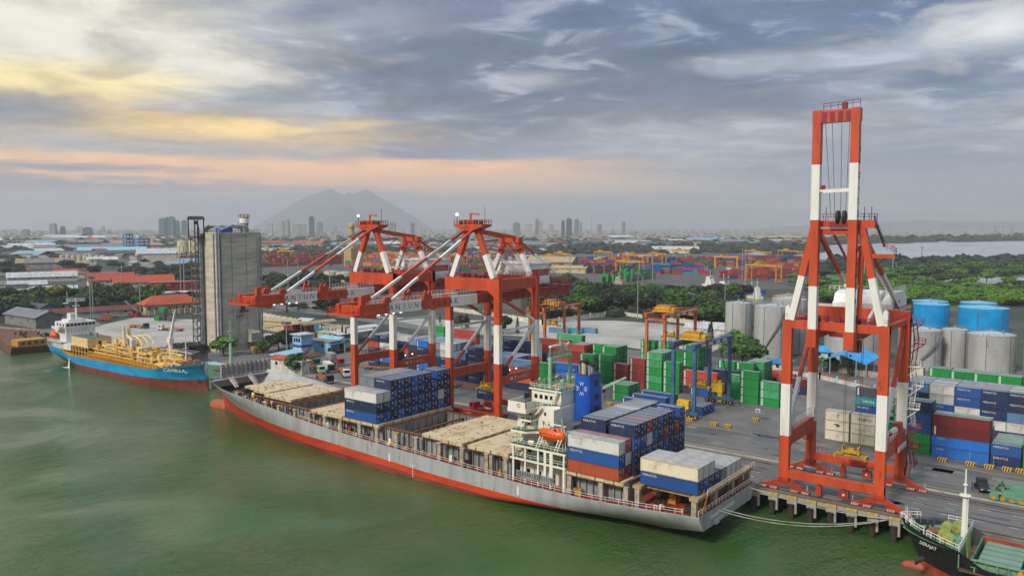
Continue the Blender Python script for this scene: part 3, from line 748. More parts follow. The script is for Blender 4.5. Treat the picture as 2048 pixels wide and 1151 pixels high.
# three deck levels with overhang
b=MB()
deckslab(b,[(-105.7,PY),(-91.1,PY),(-91.1,SY2-PY),(-105.7,SY2-PY)],6.15)
deckslab(b,[(-105.7,PY),(-91.1,PY),(-91.1,SY2-PY),(-105.7,SY2-PY)],9.0)
deckslab(b,[(-105.5,PY),(-101.4,PY),(-99.9,134.8),(-97.0,135.6),(-97.0,SY2-135.6),(-105.5,SY2-PY)],12.1)
deckslab(b,[(-104.0,134.2),(-101.0,134.2),(-101.0,137),(-104.0,137)],14.4)
deckslab(b,[(-106.2,PY-.2),(-101.2,PY-.2),(-100.6,137.5),(-97.0,139.5),(-97,SY2-139.5),(-100.6,SY2-137.5),(-101.2,SY2-PY+.2),(-106.2,SY2-PY+.2)],17.05)
deckslab(b,[(-105.6,139.7),(-96.9,139.7),(-96.9,SY2-139.7),(-105.6,SY2-139.7)],20.2,.35)
b.build('deck',['ship_white','deck_green'],ship)
b=MB()   # bridge wing bulwarks with corner window
for sg in (-1,1):
    def yy(v): return v if sg<0 else SY2-v
    for xa,xb,ya,yb in ((-106.2,-106.05,132.8,139.6),(-101.35,-101.2,132.8,136.2),(-106.2,-101.2,132.8,132.95)):
        b.box(xa,min(yy(ya),yy(yb)),17.05,xb,max(yy(ya),yy(yb)),18.35)
    b.box(-106.2,min(yy(132.8),yy(136.5)),16.0,-101.2,max(yy(132.8),yy(136.5)),16.6)
b.build('bridge_wing','ship_white',ship)
b=MB(); b.cyl(-103.4,132.7,17.3,17.31,.01,4); 
pts=[(-103.1+.36*math.cos(t*math.pi/8),132.77,17.6+.36*math.sin(t*math.pi/8)) for t in range(16)]; b.path(pts+pts[:1],.07,5); b.build('wing_mark','mark_red',ship)
b=MB(True)
for x in (-104.9,-101.6,-98.2,-95,-91.6):
    b.beam((x,PY+.3,.9),(x,PY+.3,5.7),.42,.42); b.beam((x,PY+.3,6.15),(x,PY+.3,8.55),.42,.42)
b.beam((-96.3,PY+.2,3.4),(-96.3,PY+.2,8.6),.6,.5); b.beam((-94.6,PY+.2,3.0),(-94.6,PY+.2,8.6),.6,.5)
b.box(-92.0,PY+.3,.7,-91.3,PY+2,5.6)
b.build_each('deck_post','ship_white',ship)
b=MB()
for z,xa,xb in ((6.15,-105.5,-91.3),(9.0,-105.5,-91.3)):
    b.rail([(xb,PY+4,z),(xb,PY+.1,z),(xa,PY+.1,z),(xa,PY+4,z)],1.05,0,.045,1.6)
b.rail([(-105.3,PY+.1,12.1),(-101.4,PY+.1,12.1),(-99.9,134.9,12.1),(-97.1,135.7,12.1)],1.05,0,.045,1.2)
b.rail([(-104,134.3,14.4),(-101.1,134.3,14.4)],1.0,0,.045,1); b.rail([(-101,136.5,17.05),(-97.2,139.7,17.05)],1.05,0,.05,1.2)
b.rail([(-105.5,139.8,20.2),(-97,139.8,20.2),(-97,SY2-139.8,20.2),(-105.5,SY2-139.8,20.2)],1.0,0,.045,1.3,True)
b.stair((-104.6,135.6,9.0),(-102.2,135.6,12.1)); b.stair((-104.4,135.4,6.15),(-101.8,135.4,9.0)); b.stair((-104.2,135.3,12.1),(-102.4,135.3,14.4)); b.stair((-101.8,136.3,14.4),(-99.6,136.3,17.05)); b.stair((-99,139.4,17.05),(-97.6,139.4,20.2))
b.build('handrail','ship_white',ship)
b=MB(); b.box(-103.6,132.55,2.3,-93.6,132.75,2.5)
for k in range(22): b.box(-103.6+k*.46,132.5,2.3,-103.42+k*.46,132.8,3.5)
b.box(-103.6,132.55,3.4,-93.6,132.75,3.55); b.build('gangway','galv',ship)
# funnel
fu=MB()
def ring(z,x0,x1,y0,y1,c=.45): return [(x0+c,y0,z),(x1-c,y0,z),(x1,y0+c,z),(x1,y1-c,z),(x1-c,y1,z),(x0+c,y1,z),(x0,y1-c,z),(x0,y0+c,z)]
r0=ring(8.8,-97.3,-92.9,144.7,150.9); r1=ring(23.3,-97.0,-93.3,145,150.2)
fu.faces(r0+r1,[(k,(k+1)%8,8+(k+1)%8,8+k) for k in range(8)],0); fu.faces(r1,[tuple(range(8))],1)
for z in (20.6,17.6,15): fu.box(-93.35+(23.3-z)*.025,147.2,z,-93.28+(23.3-z)*.028,148.9,z+1.3,1)
fuo=fu.build('funnel',['funnel_blue','steel_dark'],ship)
b=MB()
for x,y,r_,h,m_ in ((-95.6,146.6,.5,26.6,0),(-96.4,146.2,.26,26.3,1),(-94.0,146.4,.26,26.2,1),(-94.4,148.2,.4,25.6,1),(-96.2,148.6,.3,25.8,1)):
    b.tube((x,y,23),(x,y,h-.8),r_,10,m_); b.tube((x,y,h-.8),(x+.9*r_*2,y,h),r_,10,2)
b.build('exhaust_pipe',['cream','galv','steel_dark'],fuo)
for k in range(4):      # four letters W set in a ring
    a=rad(90-90*k); c=Vector((-94.95+1.0*math.cos(a),144.62+.0,20.35+1.05*math.sin(a)))
    text('W',c+Vector((0,.14,0)),.85,(math.cos(a-math.pi/2),0,math.sin(a-math.pi/2)),(math.cos(a),0,math.sin(a)),'mark_white',fuo,width=1.15,name='funnel_letter')
# radar mast, goal-post shaped
b=MB()
for y in (141.3,149.1): b.tube((-101,y,20.2),(-101,y,27.2),.42,8)
b.box(-101.5,141,26.4,-100.5,149.4,27.0); b.rail([(-101.5,141,27),(-100.5,141,27),(-100.5,149.4,27),(-101.5,149.4,27)],1,0,.05,1.3,True)
b.tube((-101,145.2,27),(-101,145.2,31.6),.3,8,r2=.14); b.box(-101.2,143.6,29.0,-100.8,146.8,29.25); b.beam((-101,145.2,29.4),(-101,148.4,27.2),.18,.18)
for y in (141.3,149.1,143,147): b.tube((-101,y,27),(-101,y,29.4),.1,6)
b.tube((-99.2,143.5,20.2),(-99.2,143.5,22),.5,10); 
r=random.Random(4)
for k in range(16):
    x=r.uniform(-105,-97.6); y=r.uniform(140.5,153); h=r.uniform(.8,3.2); b.tube((x,y,20.2),(x,y,20.2+h),.07,5)
    if k%2: b.ell((x,y,20.2+h),(.28,.28,.35),8,5)
b.build('radar_mast','mast_green',ship)
b=MB(); b.box(-101.3,141.2,29.25,-100.7,144.4,29.6); b.beam((-101.1,146.5,28.6),(-100.9,148.6,29.6),.25,.35); b.build('radar_scanner','crane_white',ship)
b=MB(); b.cyl(-100.5,146.2,20.2,20.25,2.6,20); b.build('roof_mat',mat('tan_mat','b99a63','8f7a52',rough=.8,scale=1),ship)
b=MB(); b.tube((-98.3,152.3,8.9),(-98.3,152.3,12.5),.5,8); b.beam((-93.6,150.6,19.6),(-88.6,153,22.4),.55,.7,0,.25,.35); b.tube((-93.9,150.4,13),(-93.6,150.6,20),.4,8); b.build('provision_crane','mast_green',ship)
b=MB(); b.tube((-95.7,138.6,9),(-95.7,138.6,11.8),.5,8); b.beam((-95.7,138.6,11.6),(-90.8,139.2,13.0),.4,.45,0); b.tube((-95.7,138.6,11.8),(-95.9,138.6,14.6),.18,6); b.build('stores_crane','mast_green',ship)
b=MB(); b.box(-96.4,139.6,11.9,-93.6,144.4,13.2); b.box(-94.2,138.2,11.2,-92.6,139.6,12,1); b.build('engine_casing',['steel_grey',mat('tarp_green','125f57',rough=.6)],ship)
# lifeboat in davits: lies in its cradle, so a thing of its own
lb=thing('lifeboat','bright orange enclosed lifeboat in davits beside the white deckhouse','lifeboat',(-95.6,134.6,10.4))
b=MB()
prof=[(-3.4,.12,.5),(-3.1,.55,.85),(-2.2,.98,1.12),(-.8,1.2,1.22),(.9,1.2,1.25),(2.0,1.02,1.2),(2.9,.66,1.0),(3.35,.2,.6)]
n=14; vs=[]
for x,hw,hh in prof:
    for k in range(n):
        t=2*math.pi*k/n; c,s_=math.cos(t),math.sin(t); vs.append((-95.6+x,134.6+hw*c,12.05+hh*(s_ if s_>0 else s_*1.15)+(.08*abs(x)*.3)))
b.faces(vs,[(i*n+k,i*n+(k+1)%n,(i+1)*n+(k+1)%n,(i+1)*n+k) for i in range(len(prof)-1) for k in range(n)]+[tuple(range(n)),tuple(range((len(prof)-1)*n,len(prof)*n))])
b.ell((-94.1,134.6,13.2),(.85,.7,.5),12,6)
b.build('hull','lifeboat',lb,smooth=True)
b=MB()
b=MB(True)
for k in range(5): b.box(-97.9+k*.85,133.42-.03,12.35,-97.5+k*.85,133.5,12.47)
b.box(-94.6,133.75,13.3,-94.0,133.9,13.55); b.build_each('window','glass',lb)
b=MB(); b.path([(-98.9,134.2,11.9),(-97.5,133.45,11.75),(-95,133.3,11.7),(-93,133.8,11.8)],.06,5); b.build('rub_rail','steel_dark',lb)
b=MB()
for x in (-98.0,-93.2):
    for dx in (-.35,.35): b.beam((x+dx-.7,133.5,9.0),(x+dx+.3,133.7,11.6),.16,.2); b.beam((x+dx+.4,135.2,9),(x+dx+.3,134.6,14.2),.18,.22)
    for k in range(4): b.beam((x-1.0+k*.25,133.5,9.4+k*.6),(x-.3+k*.25,133.5,9.4+k*.6),.1,.1)
    b.beam((x+.3,134.9,14.2),(x+.3,133.7,14.6),.25,.25)
b.beam((-98,135.4,14.1),(-92.6,135.4,14.1),.22,.22); b.tube((-101.3,134.1,9.6),(-99.9,134.1,9.6),.55,10); 
b.build('davit','ship_white',ship)
b=MB(); b.ell((-101.7,134.2,9.5),(.5,.5,.5),8,6); b.box(-95.9,135.8,9.0,-95.1,136.4,10.4,1); b.build('raft_drum',['funnel_blue',M['tarp_green']],ship)
tag(ship)
# ---------------------------------------------------------------- containers on the ship
CP=2.475
def stackrow(X,y,z,L,cols,label_fn,group,first_vis=0,dz=2.6,**k):
    hid=0
    for t,c in enumerate(cols):
        if c=='.': hid+=1; fill(X,y,z+dz*t,L); continue
        cont(X,y,z+dz*t,L,c,label_fn(t,c),group,**k)
A0=133.35; ZA=6.28
tn=['bottom','second','third','top fourth']
def la(where): return lambda t,c: lambda *_:0
def lab(c,L,t,nt,where): 
    tw='bottom' if t==0 else ('top' if t==nt-1 else ORD[t])
    return f"{CN[c]} {size(L)} container, {tw} tier, {where}"
grpA='containers stacked forward of the ship bridge'; grpB='containers stacked behind the ship bridge'; grpC='containers over the stern deck'
for c,cols in enumerate(['bnw','bnw']):
    for t,k in enumerate(cols): cont(-160.9,A0+c*CP,ZA+2.6*t,12.19,k,lab(k,12.2,t,3,f"{ORD[c]} column, port side, forward ship stack"),grpA)
colsA=['nbbn','Bnnb','nnnn','bnbB','nbnb','bnnn','nbb.'.replace('.',''),'Bwnb','nnnn']
for i,cols in enumerate(colsA):
    c=i+2; y=A0+c*CP
    for t,k in enumerate(cols): cont(-154.75,y,ZA+2.6*t,6.06,k,lab(k,6,t,len(cols),f"{ORD[c]} column, rear row, forward ship stack"),grpA)
    if c<8:
        fill(-160.95,y,ZA,6.06,3); k='n'
        if i>1: fill(-160.95,y,ZA+7.8,6.06,1,'y')
        else: cont(-160.95,y,ZA+7.8,6.06,'yylyyy'[i],lab('yylyyy'[i],6,3,4,f"{ORD[c]} column, front row, forward ship stack"),grpA)
    else: fill(-160.95,y,ZA,6.06,3)
ZB=5.62
for c,cols in enumerate(['obw','rwR']):
    for t,k in enumerate(cols): cont(-90.8,A0+c*CP,ZB+2.6*t,12.19,k,lab(k,12.2,t,3,f"{ORD[c]} column, port side, stack behind the bridge"),grpB,lg=('merd' if k=='w' else 'mer' if k=='b' else None))
colsB=['nnbn','bnbn','nbwr','nnbk','bnnb','nbrn','bnnn','nnr','nbnb']
for i,cols in enumerate(colsB):
    c=i+2; y=A0+c*CP
    for t,k in enumerate(cols):
        if t==0 and c>3: fill(-84.0,y,ZB,6.06,1,k); continue
        cont(-84.0,y,ZB+2.6*t,6.06,k,lab(k,6,t,len(cols),f"{ORD[c]} column, rear row, stack behind the bridge"),grpB)
    fill(-90.8,y,ZB,6.06,3); k='nyylywyyy'[i]
    if i>1: fill(-90.8,y,ZB+7.8,6.06,1,k)
    else: cont(-90.8,y,ZB+7.8,6.06,k,lab(k,6,3,4,f"{ORD[c]} column, front row, stack behind the bridge"),grpB,lg='mer' if k=='n' else None)
ZC=5.65
for c,cols in enumerate(['bW','bw','nw','n']):
    for t,k in enumerate(cols): cont(-75.0,A0+2.0+c*CP,ZC+2.6*t,12.19,k,lab(k,12.2,t,max(2,len(cols)),f"{ORD[c]} column from port, over the stern deck"),grpC,lg='mer' if k in 'bn' else None)
for c,k in enumerate('ywwW'): cont(-75.0,A0+2.6+(c+4)*CP,ZC,12.19,k,f"{CN[k]} long container, single tier, {ORD[c+4]} column from port, over the stern deck",grpC,lg=None)
# ---------------------------------------------------------------- quay cranes
SY,LY=165.15,182.0
mat('wire','4a4a4c',rough=.6)
mat('letter_dark','33211c',rough=.6)
def bogies(root,xs,ys,m='orange_deep'):
    for x in xs:
        for y in ys:
            b=MB()
            b.box(x-1.1,y-.7,2.3,x+1.1,y+.7,3.15,0)
            b.prism([(-3.9+x,1.15),(-3.2+x,1.5),(-1.6+x,2.35),(1.6+x,2.35),(3.2+x,1.5),(3.9+x,1.15),(2.6+x,.95),(1.2+x,1.45),(-1.2+x,1.45),(-2.6+x,.95)],'y',y-.45,y+.45,0)
            for dx in (-3.1,3.1): b.prism([(x+dx-1.9,.75),(x+dx-1.2,1.2),(x+dx+1.2,1.2),(x+dx+1.9,.75),(x+dx+1.7,.5),(x+dx-1.7,.5)],'y',y-.4,y+.4,0)
            bo=b.build('bogie',[m],root)
            b=MB()
            for dx in (-4.5,-2.2,2.2,4.5):
                b.box(x+dx-.75,y-.42,.25,x+dx+.75,y+.42,.75,0)
                for k in range(4): b.poly([(x+dx-.7+k*.38,y-.43,.28),(x+dx-.52+k*.38,y-.43,.28),(x+dx-.36+k*.38,y-.43,.74),(x+dx-.54+k*.38,y-.43,.74)],1)
                b.tube((x+dx-.35,y-.1,.4),(x+dx-.35,y+.1,.4),.26,10,2); b.tube((x+dx+.35,y-.1,.4),(x+dx+.35,y+.1,.4),.26,10,2)
            for dx in (-4.9,4.9): b.tube((x+dx,y-.2,1.0),(x+dx,y-.2,2.1),.2,8,3)
            b.build('wheel_guard',[m,'paint_white','steel_dark','galv'],bo)
def spreader(name,x,y,z,label,cable_top,L=6.06,m=None):
    s=thing(name,label,'spreader',(x,y,z))
    b=MB(); b.box(x-L/2,y-.35,z,x+L/2,y+.35,z+.45); 
    for sx in (-1,1):
        b.box(x+sx*L/2-.25,y-1.22,z-.1,x+sx*L/2+.25,y+1.22,z+.35)
        for sy in (-1,1): b.box(x+sx*(L/2+.05)-.12,y+sy*1.15-.12,z-.55,x+sx*(L/2+.05)+.12,y+sy*1.15+.12,z+.2)
    b.build('beam','yellow_old2',s)
    b=MB(); b.box(x-1.9,y-.9,z+.75,x+1.9,y+.9,z+1.15); 
    for sx in (-1,1):
        b.box(x+sx*1.6-.2,y-.8,z+.4,x+sx*1.6+.2,y+.8,z+1.6)
        for sy in (-.6,.6): b.tube((x+sx*1.6-.12,y+sy,z+1.9),(x+sx*1.6+.12,y+sy,z+1.9),.42,12)
    b.box(x-.6,y-.5,z+1.1,x+.6,y+.5,z+1.7); b.build('headblock','yellow_old2',s)
    b=MB()
    for sx in (-1,1):
        for sy in (-.6,.6): b.tube((x+sx*1.6,y+sy,z+1.9),(x+sx*1.6,y+sy,cable_top),.05,4)
    b.build('rope',M['wire'],s)
    return s
mat('yellow_old2','c79a18','9a7414',rough=.5,scale=1.2)
mat('stair_red','7e2432',rough=.6)
mat('sign_red','b5371c',rough=.6)
def sts(xc,label,up):
    root=thing('quay_crane',label,'gantry crane',(xc,SY,0),'ship-to-shore gantry cranes on the quay')
    hx=9.4 if up else 8.9
    zb,zw,zt=(12,23,36.5) if up else (18.8,29.4,41.8)
    O,W_=0,1; mats=['orange','crane_white']
    for sx in (-1,1):
        for y in (SY,LY):
            b=MB(); x=xc+sx*hx
            b.beam((x,y,3.1),(x,y,zb),1.9,1.35,0); b.beam((x,y,zb),(x,y,zw),1.9,1.35,1); b.beam((x,y,zw),(x,y,zt),1.9,1.35,0)
            b.build('leg',mats,root)
    for y in (SY,LY):
        b=MB(); b.box(xc-hx-.95,y-.62,3.12,xc+hx+.95,y+.62,4.75); 
        for k in (-6,0,6): b.box(xc+k-.06,y-.66,3.1,xc+k+.06,y+.66,4.78)
        b.build('sill_beam',['orange'],root)
        if up:
            for dx,w_ in ((-2.2,.5),(2.8,.9)):
                c=MB(); c.box(xc+dx-w_,y-.5,1.0 if dx>0 else .6,xc+dx+w_,y+.5,2.6,0); c.beam((xc+dx,y,2.6),(xc+dx,y,3.15),.4,.4,0)
                if dx>0: c.box(xc+dx-.25,y-.53,1.6,xc+dx+.2,y-.5,2.05,1)
                c.build('service_box',['orange_deep','paint_white'],root)
    bogies(root,(xc-hx,xc+hx),(SY,LY),'orange_deep')
    # portal beams from sea leg to land leg
    z0,z1=(9.8,12.6) if up else (12.9,15.3)
    for sx in (-1,1):
        x=xc+sx*hx; b=MB()
        h=1.7 if not up else 2.6
        b.prism([(SY+.6,z1),(LY-.6,z1+ (0.5 if up else 0)),(LY-.6,z0-h),(LY-1.6,z0-.3),(LY-3,z0),(SY+3,z0),(SY+1.6,z0-.3),(SY+.6,z0-h)],'x',x-.7,x+.7)
        b.build('portal_beam','orange',root)
        b=MB(); b.rail([(x-.6,SY+.8,z1+.05),(x-.6,LY+2,z1+.05+(.5 if up else 0))],1.1,0,.05,1.5); b.rail([(x+.6,SY+4,z1+.05),(x+.6,LY+2,z1+.05+(.5 if up else 0))],1.1,0,.05,1.5)
        b.build('handrail','crane_white' if up else 'stair_red',root)
        d=MB()
        if up:
            d.bands((x,SY+.5,13),(x,LY,zt-1),.8,.8,((.45,1),(1,0)))
        else:
            d.bands((x,SY+.4,z1),(x,LY-.3,28.4),.7,.7,((.36,0),(1,1))); d.bands((x,SY+.4,27.6),(x,LY-.3,27.6),.6,.6,((1,1),)); d.bands((x,SY+.4,zt-5),(x,LY-.3,29.2),.7,.7,((.72,0),(1,1)))
        d.build('diagonal_brace',mats,root)
        if not up and sx>0:
            text('大连重工',(x+.74,SY+10.2,(z0+z1)/2+.05),1.05,(0,1,0),(0,0,1),'paint_white',root,width=5.4)
            b=MB(); b.ell((x+.74,SY+5.0,(z0+z1)/2),(.03,.75,.42),12,6); b.path([(x+.75,SY+6.2,14.5),(x+.75,SY+7,14.6),(x+.75,SY+6.6,14.1),(x+.75,SY+7,13.7),(x+.75,SY+6.2,13.6)],.08,4); b.build('maker_mark','paint_white',root)
            b=MB()
            for yy in (SY+5,SY+8): b.ell((x,yy,z1+1.1),(.24,.24,.24),8,6)
            lo=b.build('lit_lamp','lamp',root); b=MB(); 
            for yy in (SY+5,SY+8): b.tube((x,yy,z1),(x,yy,z1+.9),.09,5)
            b.build('lamp_post','stair_red',lo); b=MB(); b.tube((x-.7,SY+3.0,z1+1.3),(x+.5,SY+3.0,z1+1.3),1.3,16); b.build('cable_reel','steel_dark',root)
    # upper frame
    b=MB(); bt,bb=(zt,zt-1.7) if up else (zt,zt-3.4)
    for y in (SY,LY):
        dz=1.6 if (up and y==LY) else 0
        b.box(xc-hx-.95,y-.7,bb,xc+hx+.95,y+.7,bt+dz)
        if not up:
            for sx in (-1,1): b.prism([(xc+sx*(hx-.9),bb),(xc+sx*(hx-3.2),bb),(xc+sx*(hx-.9),bb-1.6)],'y',y-.6,y+.6); b.prism([(xc+sx*(hx-5.2),bb),(xc+sx*(hx-4.2),bb+1.2),(xc+sx*(hx-3.2),bb)],'y',y-1,y-.7)
    for sx in (-1,1):
        if up: b.beam((xc+sx*hx,SY+.6,zt-.6),(xc+sx*hx,LY-.6,zt-.6),1.0,1.1)
        else: b.box(xc+sx*hx-.6,SY+.7,bb+.3,xc+sx*hx+.6,LY-.7,bt-.15)
    b.build('upper_frame','orange',root)
    b=MB()
    for y in (SY-.6,SY+.6,LY-.6): b.rail([(xc-hx-.9,y,zt+.05),(xc+hx+.9,y,zt+.05)],1.1,0,.045,1.4)
    for sx in (-1,1): b.rail([(xc+sx*(hx+.5),SY,zt+.05),(xc+sx*(hx+.5),LY,zt+.05)],1.1,0,.045,1.4)
    r=random.Random(2)
    for k in range(12):
        x=xc+r.uniform(-6,6); y=SY+r.choice((0,.5,1.2)); b.box(x-.35,y-.4,zt,x+.35,y+.4,zt+r.uniform(.5,1.6))
    b.build('frame_handrail','stair_red',root)
    # girders, boom
    gz0,gz1=(33.2,35.2) if up else (35.1,37.7)
    gs=3.6
    for sx in (-1,1):
        b=MB(); x=xc+sx*gs; b.box(x-.55,162.3 if not up else 163.6,gz0,x+.55,206,gz1); b.build('main_girder','orange_deep',root)
        if up:
            b=MB(); b.bands((x,162.6,35.2),(x,162.2,78.4),1.6,1.4,((.20,1),(.505,0),(.757,1),(1,0))); 
            b.box(x-.95,161.6,31.6,x+.95,164,35.2,0); bo=b.build('boom',mats,root)
            if sx>0:
                for k,ch in enumerate('TANJUNG PERAK'):
                    if ch!=' ': text(ch,(x+.89,162.25,70.5-k*2.45),1.15,(0,0,-1),(0,1,0),'letter_dark',bo)
        else:
            b=MB(); b.bands((x,121,(gz0+gz1)/2),(x,162.2,(gz0+gz1)/2),1.1,gz1-gz0,((.223,0),(.485,1),(.745,0),(1,1)))
            bo=b.build('boom',mats,root)
            b=MB(); b.rail([(x+.5,121.5,gz1),(x+.5,130.0,gz1)],1.1,0,.045,1.3); b.rail([(x+.5,131,gz1),(x+.5,140.8,gz1)],1.15,1,.055,1.1); b.rail([(x+.5,142,gz1),(x+.5,151.6,gz1)],1.1,0,.045,1.3); b.rail([(x+.5,152,gz1),(x+.5,161.6,gz1)],1.15,1,.055,1.1)
            b.prism([(141.8,gz1),(142.6,gz1+2.2),(143.3,gz1+.9),(144.2,gz1+2),(145,gz1)],'x',x-.3,x+.3,0); b.prism([(128.6,gz1),(129,gz1+1.3),(130.6,gz1+1.3),(131,gz1)],'x',x-.5,x+.5,0)
            b.build('boom_handrail',mats,bo)
            if sx>0:
                for k,ch in enumerate('TANJUNG PERAK'):
                    if ch!=' ': text(ch,(x+.58,128.7+k*2.09,gz0+1.35),1.35,(0,1,0),(0,0,1),'letter_dark',bo)
                text('04' if xc<-160 else '05',(x+.58,190,gz0+1.3),1.3,(0,1,0),(0,0,1),'letter_dark',root)
    b=MB()
    if up:
        b.box(xc-gs-.9,161.6,75.9,xc+gs+.9,163,78.3,0); 
        for k in range(4): b.box(xc-2.6+k*1.5,161.5,76.1,xc-1.7+k*1.5,161.62,77.9,2)
        b.rail([(xc-gs+1.2,161.7,78.3),(xc+gs+.8,161.7,78.6)],1.3,2,.06,1.2); b.box(xc+1,161.7,78.4,xc+1.9,162.6,79.6,2); b.beam((xc-gs,162.3,62.6),(xc+gs,162.3,62.8),.6,.7,1); b.box(xc-gs,162,62.2,xc-gs+1.3,162.6,62.5,1)
        b.tube((xc-gs+1.4,162.3,63),(xc-gs+1.4,162.3,63.8),.4,8,2)
    else:
        for y in (122,128,137,147,157): b.cut(); b.box(xc-gs+.5,y-.4,gz0+.6,xc+gs-.5,y+.4,gz1-.3,0)
        b.cut(); b.box(xc-4.7,118.6,gz0+.1,xc+4.7,125.5,gz0+.5,0); b.prism([(118.6,gz0+.1),(125.5,gz0-.9),(125.5,gz0+.1)],'x',xc+3.1,xc+4.7,0); b.rail([(xc-4.7,125,gz0+.5),(xc-4.7,118.7,gz0+.5),(xc+4.7,118.7,gz0+.5),(xc+4.7,121.0,gz0+.5)],1.2,0,.06,1.0)
        for k in range(9): b.beam((xc-4.2+k*1.0,119.2+(k%3)*.8,gz0+.5),(xc-4.2+k*1.0,119.2+(k%3)*.8,gz0+2.2+.4*(k%2)),.14,.14,0)
        b.box(xc+gs-.6,121.6,gz1,xc+gs+.4,122.8,gz1+2.2,0); b.beam((xc+gs,122.2,gz1+2.1),(xc+gs,126,gz1+2.4),.28,.3,0)
    b.build_each('boom_crossbeam',['orange','crane_white','stair_red'],root)
    if not up:
        b=MB()
        b=MB(True)
        for k in range(4): b.box(xc+gs+.3,126.5+k*2.4,gz0-.15,xc+gs+.6,127.0+k*2.4,gz0-.02)
        b.build_each('lit_floodlight','lamp',root)
    # A frame and stays
    ax,az,ab=(4.5,56,8.7) if up else (1.6,55.2,7.5)
    b=MB()
    for sx in (-1,1):
        b.cut(); b.bands((xc+sx*ab,SY,zt),(xc+sx*ax,SY,az),1.3,1.5,((.47,1),(1,0)))
        if up: b.prism([(xc+sx*(ab+1.2),zt),(xc+sx*(ab+1.2),zt+2.6),(xc+sx*(ab+.6),zt+3.2),(xc+sx*(ab-.6),zt)],'y',SY-.6,SY+.6,1)
    b.build_each('a_frame_leg',mats,root)
    b=MB()
    if up:
        b.box(xc-5.2,SY-.9,az-1.9,xc+5.2,SY+.9,az-.7,0); b.box(xc-4,SY-.8,az-.4,xc+3.9,SY+.8,az+.9,0); b.box(xc+4.0,SY-.8,az-.6,xc+7.0,SY+.8,az+1.0,0); b.rail([(xc-4.6,SY-.8,az+.9),(xc+4,SY-.8,az+.9)],1.3,1,.05,.9)
        for k in (-.2,1.0): b.tube((xc+k+.3,SY-1.4,az+1.6),(xc+k+.75,SY-1.4,az+1.6),1.3,14,2)
        b.box(xc-1.2,SY-1.6,az-.6,xc+2.6,SY+.8,az+.6,1)
        b.rail([(xc+4,SY-.8,az+1),(xc+7,SY-.8,az+1),(xc+7,SY+1,az+1)],1.2,2,.06,.9); b.stair((xc+6.6,SY+.8,az+.8),(xc+8.6,SY+.8,az-4.2),.8,2); b.rail([(xc+8.4,SY+.2,az-4.4),(xc+10.6,SY+.2,az-5.6),(xc+10.6,SY+1.5,az-5.6)],1.2,1,.06,.8); b.beam((xc+6,SY+.6,az-6),(xc+10.6,SY+.6,az-6),.6,.8,0); b.beam((xc+6.5,SY+.6,az-8.4),(xc+9,SY+.6,az-6.2),.25,.25,2)
        for k in (-4.4,-2.4,4.9,6.2): b.tube((xc+k,SY,az+.9),(xc+k,SY,az+3.6),.07,5,2)
    else:
        b.box(xc-2.4,SY-1,az-.9,xc+2.4,SY+1,az+.4,0); b.prism([(xc-5.2,az+1.2),(xc-5.0,az+.7),(xc-1.5,az-.6),(xc+1.5,az-.6),(xc+5.0,az+.7),(xc+5.2,az+1.2)],'y',SY-2,SY+2,0); b.rail([(xc-5,SY-2,az+1.2),(xc+5,SY-2,az+1.2),(xc+5,SY+2,az+1.2),(xc-5,SY+2,az+1.2)],1.2,0,.07,1.0,True)
        b.box(xc-1.6,SY-1,az+1.2,xc+1.2,SY+1,az+2.4,0); b.box(xc-.6,SY-.6,az+2.4,xc-.2,SY-.2,az+4.2,0); b.beam((xc-.6,SY-.4,az+4.1),(xc+2.6,SY-.4,az+3.9),.35,.4,0)
        for k in range(5): b.box(xc-4+k*1.8,SY-1.2,az+1.2,xc-3.2+k*1.8,SY-.3,az+2.2+.3*(k%2),2)
        b.tube((xc+4.4,SY,az+1.2),(xc+4.4,SY,az+6.0),.06,5,2)
    apx=b.build('apex_platform',['orange','stair_red','steel_dark'],root)
    if not up:
        b=MB(); b.ell((xc-4.3,SY-1.6,az+3.9),(.38,.38,.42),10,8); lo=b.build('lit_beacon','lamp',root); b=MB(); b.tube((xc-4.3,SY-1.6,az+1.2),(xc-4.3,SY-1.6,az+3.5),.1,5); b.build('beacon_post','steel_dark',lo)
        b=MB()
        for sx in (-1,1): b.bands((xc+sx*gs,130.9,gz1+.2),(xc+sx*1.4,SY-.8,az),.62,.62,((.30,1),(.56,0),(.82,1),(1,0)))
        b.build('forestay',mats,root)
        b=MB()
        for k in (-.9,-.2,.6): b.tube((xc+k,132,gz1+1.2),(xc+k,SY-1.8,az+.9),.06,4)
        b.build('boom_rope','steel_dark',root)
        # pylon on the land legs
        b=MB(); 
        for sx in (-1,1):
            b.bands((xc+sx*7.0,LY,zt),(xc+sx*2.2,LY,51.6),1.15,1.3,((.62,1),(1,0))); b.beam((xc+sx*1.5,SY+.5,az-.4),(xc+sx*2.0,LY,52.6),.7,.8,0); b.bands((xc+sx*2.2,LY+.3,52),(xc+sx*5.5,197,42),.6,.7,((.42,0),(1,1)))
        b.box(xc-3.6,LY-1,51.2,xc+3.6,LY+1,52.7,0); b.box(xc-4.2,LY-1.8,49.4,xc+4.2,LY+1.8,49.7,0); b.rail([(xc-4.2,LY-1.8,49.7),(xc+4.2,LY-1.8,49.7),(xc+4.2,LY+1.8,49.7)],1.2,0,.06,1)
        b.beam((xc+1.4,SY+3.6,az-3.4),(xc+1.4,SY+9.4,az-3.0),.3,.4,0); b.beam((xc+1.4,SY+1,az-8),(xc+1.4,SY+9,az-3.2),.2,.2,0)
        b.build('pylon',mats,root)
